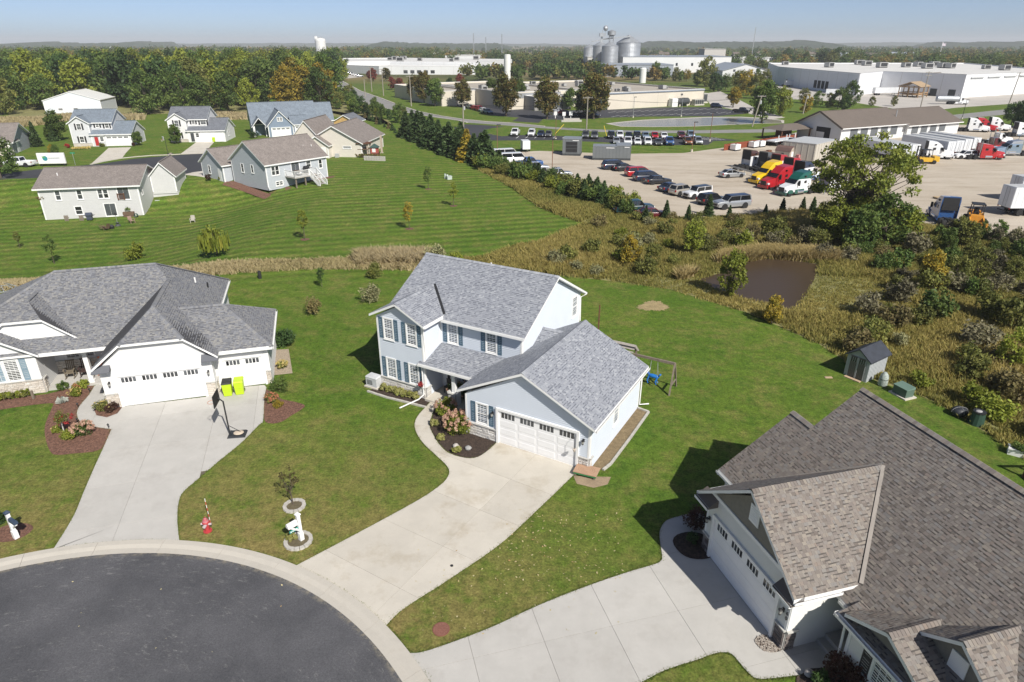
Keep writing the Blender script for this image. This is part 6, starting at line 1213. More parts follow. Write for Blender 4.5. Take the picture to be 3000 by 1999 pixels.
tkk = truck('day', zq4(1740,772), -.15, 'white', 'white', 'white', 'white tanker truck with a long grey tank'); mk('tank', GALV, tkk, lambda b: b.lathe([(.3,-8.6),(1.15,-8.3),(1.2,-8),(1.2,.2),(1.1,.4),(.3,.5)], 18, (-.5,0,2.2), axis='x'))
truck('aero', zq4(190,605), .1, 'white', 'white', 'blue', 'white and blue truck at the warehouse loading bays'); truck('day', zq4(1500,690), .4, 'white', 'white', 'white', 'white truck beside the taller timber frame')
SIL2 = mat('white_panel', (.68,.69,.69), .6, var=.05, vs=.08); GRYP = mat('grey_metal_wall', (.3,.33,.37), .5, var=.06, vs=.1); GRYR = mat('grey_metal_roof', (.27,.3,.34), .5, var=.06, vs=.1)
F1 = thing('factory', 'long low white factory beyond the road bend', 'factory', (-161.5,583,0), 0); l1 = lambda L_: [(x+161.5, y-583) for x, y in L_]
flatblock(F1, l1([(-161.5,583),(-128.6,549),(-97,562),(-26,540),(0,640),(-110,700),(-161,680)]), 7.5, SIL2, WTR, .4); flatblock(F1, l1([(-128.6,548.9),(-97.6,519),(-24.5,516),(-20,538),(-98,560)]), 5.2, SIL2, WTR, .4)
w_ = WF(*l1([(-161.5,583),(-128.6,549)])); [mk('blue_panel', mat('blue_metal', (.13,.18,.25), .5, var=.1), F1, lambda m: w_.bx(m, 1+k*24, 20+k*24, .2, 6.4, 0, .06)) for k in range(2)]
w_ = WF(*l1([(-97.6,519),(-24.5,516)])); [mk('window', GLASS, F1, lambda m: w_.bx(m, 18+k*5, 21+k*5, .8, 3, 0, .06)) for k in range(5)]
for i in range(9): rtu(Vector((random.uniform(-140,-30), random.uniform(570,650), 7.5)), 0, random.uniform(1.5,2.6), 'grey unit on the long white factory roof', 'units on the long white factory roof')
def hall(xL, xR, yT, yB, depth, wm, rm, lab, name='hall', gable=0, yaw=0):
    """box hall: front from pixel xL to xR standing on the ground at pixel row yB, as tall as row yT"""
    a, b = G(xL, yB), G(xR, yB); top = AT((xL+xR)/2, yT, (a.y+b.y)/2).z; t = thing(name, lab, 'building', a, yaw)
    w = hypot(b.x-a.x, b.y-a.y)
    if gable: 
        mk('walls', wm, t, lambda m: m.extr([(0,0,0),(w,0,0),(w,0,top-gable),(w/2,0,top),(0,0,top-gable)][::-1], (0,depth,0))); mk('roof', rm, t, lambda m: [m.extr([(-.4,-.4,top-gable-.1),(w/2,-.4,top+.1),(w/2,-.4,top+.35),(-.4,-.4,top-gable+.2)], (0,depth+.8,0)), m.extr([(w/2,-.4,top+.1),(w+.4,-.4,top-gable-.1),(w+.4,-.4,top-gable+.2),(w/2,-.4,top+.35)], (0,depth+.8,0))])
    else: mk('walls', wm, t, lambda m: m.box(0,w,0,depth,0,top-.25)); mk('roof', rm, t, lambda m: m.box(-.3,w+.3,-.3,depth+.3,top-.25,top)); 
    k = max(2, int(w/12)); [mk('window', GLASS, t, lambda m: m.box((i+.5)*w/k-.8,(i+.5)*w/k+.8,-.07,-.01,top*.42,top*.6)) for i in range(k)]
    return t
hall(xs_(862), xs_(1475), ys_(406), ys_(515), 40, GRYP, GRYR, 'low grey metal hall in front of the tall white one'); hall(xs_(1012), xs_(2000), ys_(332), ys_(480), 60, SIL2, GRYR, 'tall white and grey hall below the grain bins'); hall(xs_(1752), xs_(1945), ys_(262), ys_(440), 20, mat('pale_block', (.5,.48,.45), .7), WTR, 'pale windowless tower block behind the halls')
hall(xs_(1930), xs_(2350), ys_(405), ys_(520), 50, SIL2, GRYR, 'white hall with grey roof behind the bushes', gable=4); hall(xs_(2030), xs_(2500), ys_(345), ys_(430), 60, SIL2, WTR, 'long white hall in front of the dark trees'); hall(xs_(690), xs_(970), ys_(335), ys_(470), 30, mat('pale_metal', (.55,.54,.5), .6), WTR, 'pale shed left of the tall white hall')
hall(750+345*.3189, 750+545*.3189, 60+338*.3189, 60+425*.3189, 40, SIL2, BROOF, 'white gabled shed by the far road end', gable=4); hall(750+262*.3189, 750+425*.3189, 60+298*.3189, 60+380*.3189, 40, SIL2, mat('green_metal', (.12,.2,.18), .5), 'white hall with green metal roof', gable=5); hall(750+578*.3189, 750+690*.3189, 60+312*.3189, 60+380*.3189, 30, SIL2, WTR, 'white and red shed among the far trees')
hall(750+1740*.3189, 750+2060*.3189, 60+322*.3189, 60+420*.3189, 50, SIL2, WTR, 'white hall behind the long factory')
hall(2250, 2345, 185, 202, 30, SIL2, WTR, 'white hall left of the dark trees by the warehouse')
for i, (x, y, w) in enumerate(((698,156,26), (480,140,16), (305,128,9), (322,130,6), (700,150,12), (1275,152,18), (1940,150,14), (1955,150,13), (2160,150,16), (2385,150,18), (2225,148,10), (2650,150,60), (2560,152,40), (2485,152,35), (70,146,20), (135,160,18), (55,160,30), (825,145,18))):
    di = min(2600, 13*FPX/(y-125)); c = AT(x, y, di); ww = w*di/FPX; t = thing('farmhouse', 'small distant farm building among the trees', 'building', (c.x-ww/2, c.y, 0), 0, 'distant farm buildings among the trees'); hh = 6.5
    rm_ = random.choice((BROOF, GRYR, WTR)); wm_ = (mat('barn_red', (.3,.05,.04), .8) if i in (7,) else SIL2)
    mk('walls', wm_, t, lambda m: m.box(0,ww,0,10,0,hh)); mk('roof', rm_, t, lambda m: m.extr([(-.3,-.4,hh),(ww+.3,-.4,hh),(ww+.3,5,hh+3),(-.3,5,hh+3)], (0,0,.4)))
# water tower, masts, flag
wt = AT(750+590*.3189, 60+200*.3189, 950); r_ = 14*950/FPX; t = thing('water_tower', 'white water tank rising over the distant trees', 'water tower', (wt.x, wt.y, 0), 0); mk('tank', WSI, t, lambda b: b.lathe([(r_,0),(r_,wt.z+2),(r_*.9,wt.z+4),(r_*.3,wt.z+5)], 28)); mk('rail', STEEL, t, lambda b: b.lathe([(r_*.35,wt.z+4.8),(r_*.35,wt.z+6)], 12)); mk('hatch', WSI, t, lambda b: b.box(-r_*.95,-r_*.45,-1,1,wt.z+2,wt.z+7))
def mast(px, yt, dist, lab, w=.7):
    c = AT(px, yt, dist); t = thing('lattice_mast', lab, 'mast', (c.x, c.y, 0), 0); h = c.z
    for a, b in ((-w,-w),(w,-w),(0,w)): mk('leg', STEEL, t, lambda m: m.beam((a,b,0),(a*.6,b*.6,h),.3))
    for k in range(12): z = h*k/12; mk('brace', STEEL, t, lambda m: m.beam((-w,-w,z),(w,-w,z+h/12),.16))
    return t
mast(750+1997*.3189, 60+118*.3189, 800, 'guyed lattice mast above the far trees with square head'); mast(750+2110*.3189, 60+152*.3189, 850, 'shorter lattice mast right of the guyed one'); mast(750+2258*.3189, 60+125*.3189, 900, 'thin lattice mast near the white silo'); mast(xs_(2240), ys_(62), 1000, 'very tall thin radio mast left of the wooded ridge', .4)
c = AT(2250+1590*.3189, 60+270*.3189, 700); t = thing('flagpole', 'tall flagpole with a large flag over the trees', 'flagpole', (c.x, c.y, 0), 0); mk('pole', WHITE, t, lambda b: b.tube([(0,0,0),(0,0,c.z+7)], .2, 6)); mk('flag', mat('flag_cloth', (.5,.45,.5), .8, var=.3, vs=.6), t, lambda b: b.face([(0,0,c.z+6.5),(2,.6,c.z+5.8),(3.6,.2,c.z+6.1),(3.6,.2,c.z+3.4),(2,.6,c.z+3),(0,0,c.z+3.6)]))
# ================================================================ plants
def unit(n, r): v = r.normal(size=(n, 3)); return v/np.linalg.norm(v, axis=1, keepdims=True)
def leaves(C, R, n, size, seed, up=.35, outw=.7, flat=1.0, asp=1.3, fill=.5):
    r = np.random.default_rng(seed); C = np.asarray(C, float); K = len(C); R = np.asarray(R, float); R = np.full((K, 1), float(R)) if R.ndim == 0 else R.reshape(K, -1); R = np.repeat(R, 3, 1) if R.shape[1] == 1 else R
    d = unit(K*n, r); rad = r.random(K*n)**fill; ci = np.repeat(np.arange(K), n); off = d*rad[:, None]*R[ci]; off[:, 2] *= flat
    c = C[ci]+off; nrm = unit(K*n, r)+outw*d; nrm[:, 2] += up; nrm /= np.linalg.norm(nrm, axis=1, keepdims=True)
    a = np.cross(nrm, unit(K*n, r)); a /= np.linalg.norm(a, axis=1, keepdims=True); b = np.cross(nrm, a); s = (size*(.55+.9*r.random(K*n)))[:, None]
    V = np.stack([c-a*s*asp*.5, c-b*s*.38+a*s*.05, c+a*s*asp*.5, c+b*s*.38+a*s*.05], 1).reshape(-1, 3); F = np.arange(K*n*4).reshape(-1, 4)
    ct = r.random(K); t = np.clip(.55*ct[ci]+.45*r.random(K*n), 0, 1); return V, F, t
def crownpts(K, rx, rz, seed, lo=.35, hi=.95, zc=0, egg=0.0):
    r = np.random.default_rng(seed); d = unit(K, r); rr = lo+(hi-lo)*r.random(K)**.6; P = d*rr[:, None]; P[:, 2] *= rz; k = 1-egg*P[:, 2]/rz; P[:, 0] *= rx*k; P[:, 1] *= rx*k; P[:, 2] += zc; return P
BARK = mat('bark', (.1,.08,.06), .95, var=.3, vs=4, bump=.5, bs=12)
def trunkmesh(h, r0, tips, seed, top=.75, base=.0, bend=.15, mat_=None, n=7):
    rn = random.Random(seed); mb = MB(); P = [Vector((rn.uniform(-bend,bend)*i/4, rn.uniform(-bend,bend)*i/4, h*top*i/4)) for i in range(5)]; P[0] = Vector((0,0,-.1)); mb.tube(P, [r0*(1.25 if i == 0 else 1-.75*i/4) for i in range(5)], n)
    for t in tips:
        t = Vector(t); k = rn.uniform(.25,.95); i = min(3, int(k*4)); s = P[i].lerp(P[i+1], k*4-i); m = s.lerp(t, .5)+Vector((0,0,-.06*h*rn.random())); mb.tube([s, m, t], [r0*.42*(1-k*.5), r0*.26*(1-k*.5), r0*.08], 5)
    return mb.mesh('trunk', [mat_ or BARK])
class TP_:
    def __init__(s, trunk, crown, name, cat): s.t, s.c, s.n, s.cat = trunk, crown, name, cat
    def put(s, p, rz, sc, label, group=None, cmat=None, nm_=None):
        o = thing('bush' if 'bush' in label else (nm_ or ('field_tree' if s.n == 'woodland_tree' and 'woodland' not in label else s.n)), label, 'bush' if 'bush' in label else s.cat, p, rz, group); o.scale = sc if hasattr(sc, '__len__') else (sc,)*3
        if s.t: link('trunk', s.t, o)
        c = link('crown', s.c, o)
        if cmat: c.material_slots[0].link = 'OBJECT'; c.material_slots[0].material = cmat
        return o
LG = leafmat('leaf_green', [(.05,.09,.022), (.085,.14,.032), (.135,.19,.044), (.18,.225,.055)], .35)
LD = leafmat('leaf_dark', [(0.0306,0.0595,0.0204), (0.051,0.0935,0.0272), (0.0816,0.133,0.0374)])
LO = leafmat('leaf_olive', [(.1,.12,.03), (.17,.18,.044), (.24,.23,.06)])
LY = leafmat('leaf_yellow', [(0.221,0.187,0.0238), (0.408,0.281,0.0306), (0.17,0.17,0.034), (0.51,0.34,0.034)])
LYG = leafmat('leaf_lime', [(0.145,0.187,0.0255), (0.255,0.281,0.0374), (0.187,0.238,0.034), (0.323,0.306,0.051)])
LB = leafmat('leaf_bronze', [(0.085,0.102,0.0238), (0.153,0.102,0.0306), (0.102,0.128,0.0306), (0.204,0.111,0.034)])
LR_ = leafmat('leaf_red', [(0.153,0.0425,0.0306), (0.238,0.0595,0.0425), (0.119,0.0765,0.034)])
LS = leafmat('leaf_silver', [(0.187,0.212,0.0935), (0.34,0.323,0.17), (0.255,0.255,0.119)])
LSP = leafmat('needle_spruce', [(.035,.065,.024), (.06,.1,.034), (.1,.145,.05)], .2)
LBR = leafmat('leaf_brownish', [(.14,.13,.05), (.22,.175,.075), (.18,.175,.06)])
LPU = leafmat('leaf_purple', [(0.0595,0.0255,0.0238), (0.102,0.0476,0.034), (0.0765,0.0595,0.034)])
LGY = leafmat('twig_grey', [(.13,.12,.07), (.2,.18,.11), (.16,.16,.08)])
def decid(name, h, rx, rz, zc, K, n, leaf, seed, m, r0, egg=.1, cl=(.22,.38), lo=.4, top=.7, tips=9, up=.35, flat=.85, bend=.2):
    P = crownpts(K, rx, rz, seed, lo, .95, zc, egg); r = np.random.default_rng(seed+5); R = rx*(cl[0]+(cl[1]-cl[0])*r.random(K)); V, F, t = leaves(P, R, n, leaf, seed+1, up, .7, flat)
    me = npmesh('crown', V, F, [m], t); tr = trunkmesh(h, r0, P[:tips], seed, top, bend=bend); return TP_(tr, me, name, 'tree')
WOOD = [decid('woodland_tree', 14, 4.9+.4*(i % 3), 7.0, 7.4, 58, 48, .62, 100+i, LG, .32, .22) for i in range(5)]
OVAL = [decid('maple_tree', 10, 3.0, 4.5, 5.7, 80, 66, .42, 130+i, LB, .22, .2, (.28,.42), lo=.25) for i in range(3)]
YOUNG = [decid('young_tree', 3.6, .72, 1.25, 2.35, 30, 40, .11, 140+i, LYG, .045, .25, (.25,.42), top=.85, tips=7, bend=.05) for i in range(3)]
SHRUB = []
for i in range(5):
    P = crownpts(26, .8, .62, 160+i, .3, .9, .62, 0); P = P[P[:, 2] > .1]; V, F, t = leaves(P, .3, 44, .12, 170+i, .4, .7); SHRUB.append(TP_(trunkmesh(.8, .03, P[:6], i, .6, n=5), npmesh('crown', V, F, [LO], t), 'shrub', 'shrub'))
def conifer(seed, h=7.0, r=1.9, rows=26, per=20, leaf=.42):
    rn = np.random.default_rng(seed); C = []; R = []
    for i in range(rows):
        f = i/(rows-1); z = h*(.06+.92*f); rr = r*(1-f)**.8+.05; k = max(3, int(per*(1-f*.75)))
        for j in range(k):
            a = 2*pi*(j+rn.random())/k; q = rr*(.35+.65*rn.random()); C.append((q*cos(a), q*sin(a), z-.28*q+rn.normal()*.08)); R.append(max(.12, .3*(1-f)+.1))
    V, F, t = leaves(C, R, 9, leaf, seed+1, .2, .3, .55, 1.7); return TP_(trunkmesh(h, .13, [], seed, .95, bend=.03), npmesh('crown', V, F, [LSP], t), 'spruce_tree', 'tree')
SPR = [conifer(200+i) for i in range(3)]
SPY = [conifer(210+i, 2.4, .75, 14, 12, .2) for i in range(2)]
rnd = random.Random(5)
# ---------------------------------------------------------------- woodland behind the back houses
def inpoly(x, y, P):
    c = False
    for (x0, y0), (x1, y1) in zip(P, P[1:]+P[:1]):
        if (y0 > y) != (y1 > y) and x < x0+(x1-x0)*(y-y0)/(y1-y0): c = not c
    return c
zp = lambda L_: [tuple(G(*p)[:2]) for p in L_]
WP = zp([(-60,338),(30,350),(110,348),(120,330),(290,326),(420,338),(600,335),(700,330),(820,330),(905,335),(985,300),(940,262),(1010,240),(960,222),(930,205)])+[(-150,560),(-420,560),(-420,260)]
bar = (-153,226)
spots = []; tries = 0
while len(spots) < 290 and tries < 30000:
    tries += 1; y = 200+360*rnd.random()**1.5; x = rnd.uniform(-1,0)*.62*y*1.35+rnd.uniform(-5,5)
    if not inpoly(x, y, WP): continue
    if -160 < x < -128 and y < 246: continue
    if any((x-a)**2+(y-b)**2 < (6.0 if y < 300 else 8.5)**2 for a, b, _ in spots): continue
    spots.append((x, y, rnd.random()))
for x, y, q in spots:
    near = y < 262; s = rnd.uniform(.8,1.2)*(1.1 if y > 240 else .85); cm = None; lab = 'broadleaf tree in the dense woodland behind the back houses'; nm = 'woodland trees behind the back houses'
    if -80 < x < -68 and y < 262: cm = LY; lab = 'golden leaved tree standing out in the green woodland'; nm = 'golden trees in the woodland'
    elif q > .9: cm = LO
    elif q < .16: cm = LD
    elif q < .38: cm = LYG
    rnd.choice(WOOD).put((x, y, 0), rnd.uniform(0,6.3), (s*rnd.uniform(.85,1.1), s*rnd.uniform(.85,1.1), s), lab, nm, cm)
# shrubs and small trees along the road bank
for i in range(46):
    t_ = rnd.random(); px = 870+t_*300+rnd.uniform(-40,40); py = 268+t_*92+rnd.uniform(-8,18); s = rnd.uniform(.25,.5)*(1 if t_ < .6 else .8); p = G(px, py)
    rnd.choice(WOOD).put(p, rnd.uniform(0,6.3), s, 'bushy small tree on the rough bank below the road', 'small trees on the bank below the road', rnd.choice((LG, LG, LO, LD, LYG)))
# ---------------------------------------------------------------- far country: one mass of tree belts
r = np.random.default_rng(77); C = []; R = []
def belt(x0, y0, x1, y1, n, w, h):
    for k in range(n):
        f = r.random(); C.append((x0+(x1-x0)*f+r.normal()*w, y0+(y1-y0)*f+r.normal()*w, 0)); R.append(h*(.65+.6*r.random()))
for k in range(150):
    y = 620+ (r.random()**1.6)*3600; x = (r.random()*2-1)*.86*y; L_ = 60+r.random()*240; a = r.normal()*.35; belt(x, y, x+L_*cos(a), y+L_*sin(a), int(14+L_/7), 9, 9.5)
belt(-330,620,-110,640,90,22,12); belt(-90,720,120,760,110,25,13); belt(-20,640,60,650,40,14,10); belt(95,640,215,560,26,10,8); belt(260,640,640,600,150,26,12); belt(205,500,260,520,30,10,9); belt(330,560,640,500,170,28,12); belt(-560,640,-180,700,190,40,14); belt(-700,560,-300,600,160,40,14); belt(-420,420,-300,560,70,26,13); belt(20,460,64,452,38,7,9); belt(76,440,100,430,12,6,8); belt(-20,430,22,452,26,8,9)
for k in range(26): yy = 640+k*38; belt(-.82*yy,yy,-.1*yy,yy+20,46,30,12+k*.12)
for k in range(16): yy = 700+k*70; belt(.3*yy,yy,.86*yy,yy-20,40,34,11+k*.15)
keep = [(c, h) for c, h in zip(C, R) if not (-170 < c[0] < 10 and 510 < c[1] < 705) and not (140 < c[0] < 310 and 285 < c[1] < 475) and not (70 < c[0] < 260 and 450 < c[1] < 560)]
Vs, Fs, Ts, Ms = [], [], [], []; nb = 0
for i, (c, h) in enumerate(keep):
    d = c[1]; k, n, ls = (9, 22, 1.3) if d < 900 else ((6, 12, 2.2) if d < 1700 else (4, 8, 3.6)); P = crownpts(k, h*.42, h*.36, 1000+i, .2, .8, h*.58, 0)+np.array(c); V, F, t = leaves(P, h*.3, n, ls, 3000+i, .5, .8); Vs.append(V); Fs.append(F+nb); nb += len(V); b_ = r.random(); Ts.append(np.clip(t*.55+b_*.45, 0, 1)); Ms.append(np.full(len(F), r.choice([0,0,0,0,1,2,3], p=None), int))
tag(link('far_trees', npmesh('far_trees', np.concatenate(Vs), np.concatenate(Fs), [LG, LD, LO, leafmat('leaf_far_gold', [(0.204,0.153,0.0425), (0.289,0.204,0.051), (0.153,0.145,0.0425)])], np.concatenate(Ts), np.concatenate(Ms))), 'belts of distant trees and hedgerows across the open country', 'trees', kind='stuff')
HILLM = mat('wooded_hill', (.028,.045,.016), .95, var=.4, vs=.02, fine=.5, bs=.09)
def ridge(x0, x1, y, h, seed, lab, w=500, n=90):
    rn = np.random.default_rng(seed); xs = np.linspace(x0, x1, n); ph = rn.random(6)*6.3; prof = np.array([sum(np.sin((x-x0)/(x1-x0)*(k+1)*pi*1.3+ph[k])/(k+1) for k in range(6)) for x in xs]); prof = (prof-prof.min())/(np.ptp(prof)); env = np.minimum(1, np.minimum((xs-x0), (x1-xs))/((x1-x0)*.12)); hh = h*(.7+.3*prof)*env**.6+rn.normal(size=n)*1.2*env
    V = []; 
    for j, f in enumerate((0, .35, .6, .8, 1.0)): V += [(x, y+w*f, max(-1, z*(sin(f*pi/2)**.7))+(rn.normal()*1.0 if j else -1)) for x, z in zip(xs, hh)]
    mb = MB(); mb.v = V; mb.f = [(j*n+i, j*n+i+1, (j+1)*n+i+1, (j+1)*n+i) for j in range(4) for i in range(n-1)]; mb.m = [0]*len(mb.f); tag(mb.obj('hills', HILLM), lab, kind='structure')
def rpx(pl, pr, yt, dist, seed, lab): a, b = AT(pl, 128, dist), AT(pr, 128, dist); ridge(a.x, b.x, dist, AT(1500, yt, dist).z, seed, lab)
rpx(1905, 2590, 114, 2300, 1, 'low wooded ridge behind the halls'); rpx(240, 365, 121, 3000, 2, 'small wooded knoll on the horizon'); rpx(-200, 330, 124, 2600, 3, 'wooded rise at the edge of the country'); rpx(-300, 1900, 126.5, 5200, 4, 'faint blue wooded horizon'); rpx(2300, 3400, 124, 5000, 5, 'faint blue horizon behind the warehouse'); rpx(2900, 3500, 118, 2500, 6, 'dark wooded rise beyond the warehouse'); rpx(1000, 1500, 123, 2400, 8, 'wooded rise behind the long factory')
# ---------------------------------------------------------------- trees one can tell apart
tz2 = lambda x, y: zq2(x, y)
for i, (x, y, s, m, lab) in enumerate(((1460,735,.95,LB,'dark bronze maple at the head of the factory lawn row'), (1547,760,1.15,LB,'largest bronze maple in the factory lawn row'), (1645,790,1.0,LG,'green maple with reddish top at the end of the lawn row'), (1898,800,.95,LB,'bronze tipped maple beside the parked car row'), (1255,640,.62,LR_,'small red maple by the utility poles'), (1325,660,.66,LR_,'red maple left of the dark maples'), (1080,560,.75,LR_,'red maple nearest the long white factory'), (1040,545,.55,LR_,'small dark red tree by the far lot'), (1200,560,.8,LB,'brownish tree in front of the long factory'), (1225,470,.7,LG,'green tree before the white factory wall'), (1745,495,.55,LG,'narrow green tree by the white factory wall'), (1820,490,.4,LG,'small tree right of the narrow green one'), (1780,650,.6,LD,'dark conical tree beside the tan factory'), (1875,640,.75,LR_,'red topped maple behind the parked cars'), (2170,745,.9,LG,'green tree at the tan factory corner'), (2298,880,1.25,LB,'tall maple with purple top by the factory drive'))):
    OVAL[i % 3].put(tz2(x, y), i*1.3, s, lab, None, m)
for i, (x, y, s, m, lab) in enumerate(((322,905,1.2,LB,'green maple with bronze crown beside the visitor cars'), (525,820,.72,LG,'slender green tree at the factory windows'), (750,908,1.35,LB,'big bronze tree in front of the tan factory'), (655,880,.95,LG,'green tree half behind the big bronze tree'), (65,800,.95,LG,'green tree at the factory entrance'), (2030,800,.72,LY,'orange yellow tree at the factory drive'), (2290,945,1.15,LG,'round green tree beside the leaning pole'))):
    OVAL[i % 3].put(zq3(x, y), i*1.7+.4, s, lab, None, m)
for i, (x, y, s, m) in enumerate(((1320,520,.7,LG),(1500,560,.55,LO),(1600,560,.5,LY),(1700,600,.55,LG),(1770,610,1.05,LO),(1850,650,.6,LD),(1900,655,.5,LD),(1960,640,.55,LG),(2080,660,.7,LO),(2150,690,.75,LY),(2230,720,.7,LO),(2250,560,.5,LG),(2330,600,.6,LO),(1420,530,.5,LG),(2050,600,.5,LO))): WOOD[i % 5].put(zq3(x, y), i, s, 'broadleaf tree in the belt behind the tan factory', 'trees in the belt behind the tan factory', m)
for i, (x, y, s, m) in enumerate(((120,880,.62,LYG),(60,860,.5,LG),(320,760,.4,LO),(340,850,.42,LY),(450,800,.4,LG),(640,810,.5,LG),(750,800,.62,LG),(20,820,.6,LG),(700,830,.35,LD),(560,800,.35,LO),(950,790,.25,LO),(1150,790,.25,LO),(2230,960,.45,LD),(2300,980,.5,LD),(2350,990,.55,LD))): WOOD[i % 5].put(zq4(x, y), i*2, s, 'bushy tree between depot and warehouse yard', 'bushy trees between depot and warehouse yard', m)
for i, (x, y, s, m) in enumerate(((170,420,1.0,LD),(330,430,.8,LG),(480,440,1.0,LD),(560,445,.9,LO),(620,445,1.05,LD),(740,440,.85,LYG),(860,435,.7,LD))): WOOD[i % 5].put(zq4(x, y), i*2, s*1.2, 'dark tree standing behind the white warehouse roofline', 'dark trees behind the warehouse', m)
# spruce screen and hedge along the gravel yard
for i in range(15):
    t_ = i/14; p = G(1190+t_*232+rnd.uniform(-8,8), 398+t_*92+rnd.uniform(-4,6)); SPR[i % 3].put(p, i*1.1, (lambda q_: (q_*1.4, q_*1.4, q_))(rnd.uniform(.72,.98)), 'dense dark spruce in the screen between lawn and yard', 'spruces in the screen beside the lawn', LY if i == 11 else None)
for i in range(84):
    t_ = i/83; p = G(1400+t_*440+rnd.uniform(-16,16), 478+t_*140+rnd.uniform(-12,16)); q = rnd.random(); s = rnd.uniform(1.0,2.1)
    if q < .3: SPR[i % 3].put(p, i, (lambda q_: (q_*1.35, q_*1.35, q_))(rnd.uniform(.26,.44)), 'young spruce in the hedge along the gravel yard', 'young spruces in the yard hedge')
    else: SHRUB[i % 5].put(p, i, (s, s, s*1.1), 'bushy shrub in the hedge along the gravel yard', 'shrubs in the yard hedge', rnd.choice((LG, LO, LO, LYG, LG, LO)))
for x, y, s in ((1950,630,.36),(2015,634,.3),(2075,618,.4),(2135,628,.26),(2240,622,.24),(2290,612,.3),(2350,606,.28),(2378,616,.34),(1890,640,.32)): SPR[0].put(G(x, y+14), x, s, 'small spruce poking up along the yard edge', 'small spruces along the yard edge')
for i in range(12): SPY[i % 2].put(G(1072+i*11+rnd.uniform(-3,3), 345+i*5.6+rnd.uniform(-3,3)), i, rnd.uniform(.5,.8), 'tiny planted evergreen on the grassy bank', 'tiny evergreens planted on the bank', LBR if i % 3 == 0 else None)
# young trees on the lawns, each in a mulch ring
def ring(p, r_, lab): sheet('mulch_ring', [Vector((p.x+r_*cos(a)*(1+.1*sin(3*a)), p.y+r_*sin(a), p.z)) for a in [i*pi/10 for i in range(20)]], MULCH, lab, z=.02)
t2b = lambda x, y: G(750+x*.3189, 400+y*.3189); w2b = lambda x, y: G(x*.3189, 400+y*.3189)
for i, (p, s, m, lab) in enumerate(((t2b(1410,850), .95, LY, 'slim young tree turning yellow on the mown lawn'), (t2b(1815,640), .95, LYG, 'young lime green tree near the utility pedestals'), (t2b(450,948), 1.02, LYG, 'young tree with browning tip nearest the grey house lawn corner'), (t2b(1585,485), 1.0, LG, 'pale green young tree farthest up the lawn'), (w2b(500,1170), 1.0, LG, 'windblown young tree with white trunk on the low lawn'), (w2b(185,1025), .62, LO, 'small sparse sapling on the low lawn'))):
    YOUNG[i % 3].put(p, i*2.1, s, lab, None, m)
    if i < 4: ring(p, .55, 'brown mulch ring under a young lawn tree')
V, F, t = leaves(crownpts(34, 1.35, 1.1, 5, .5, .95, 2.3, .1), .3, 10, .2, 6); Pw = crownpts(64, 1.45, .9, 7, .6, 1, 2.3, .1); wv = []; wf = []
for c in Pw:
    for k in range(6):
        a = c+np.array([rnd.gauss(0,.16), rnd.gauss(0,.16), 0]); l_ = min(a[2]-.25, rnd.uniform(.5,1.5)); n = len(wv); wv += [a, a+np.array([.03,.012,0]), a+np.array([.024+rnd.gauss(0,.08),rnd.gauss(0,.08),-l_]), a+np.array([rnd.gauss(0,.08),-.03,-l_])]; wf.append((n, n+1, n+2, n+3))
WIL = TP_(trunkmesh(3.2, .08, Pw[:8], 3, .8), npmesh('crown', np.concatenate([V, np.array(wv)]), np.concatenate([F, np.array(wf)+len(V)]), [LYG], np.concatenate([t, NP.random(len(wf))])), 'willow_tree', 'tree'); WIL.put(w2b(1995,1095), 0, 1.05, 'small weeping willow on the low lawn', None, LYG)
SHRUB[0].put(w2b(1255,1128), 1, (1.5,1.5,1.7), 'loose yellow green bush on the low lawn', None, LYG)
for i, (p, s, m, lab) in enumerate(((t2b(608,1385), (.55,.55,.55), LD, 'tiny round topped tree behind the left house'), (t2b(1095,1300), None, LO, 'dark little conical shrub before the tall grass strip'), (t2b(1050,1520), None, LS, 'silvery round shrub on the lawn beside the central house'), (t2b(540,1640), None, LBR, 'sparse twiggy shrub on the lawn between the houses'), (G(835,1012), None, LD, 'dark rounded yew at the corner of the left house'))):
    if s: YOUNG[0].put(p, 0, s, lab, None, m)
    else: SHRUB[i % 5].put(p, i, (1.0,1.0,1.3) if i == 1 else ((1.15,1.15,1.35) if i == 2 else ((.8,.8,1.3) if i == 3 else (1.2,1.2,1.0))), lab, None, m)
# back garden trees on the cul-de-sac
for i, (x, y, s, m, lab) in enumerate(((545,1105,.85,LG,'dark evergreen beside the red door house'), (1625,1135,.55,LG,'green tree before the white two storey house'), (1275,1150,.4,LG,'loose small tree beside the garage of the red door house'), (490,1250,.3,LY,'small tree by the white sign board'), (520,1260,.32,LG,'small green tree left of the drive'), (460,1100,.4,LG,'little tree on the lawn near the grey neighbour'))): OVAL[i % 3].put(G(x*.3189, 60+y*.3189), i, s*.8, lab, None, m)
for i, (x, y) in enumerate(((480,1080), (500,1110), (340,1160))): SPR[i].put(G(x*.3189, 60+y*.3189), i, (.7,.7,.75) if i == 2 else .62, ('blue spruce beside the dark evergreen', 'second spruce beside the dark evergreen', 'clipped conical evergreen beside the grey neighbour')[i])
WOOD[2].put(G(10,545), 0, .55, 'large leafy tree by the back cul-de-sac road', None, LG)
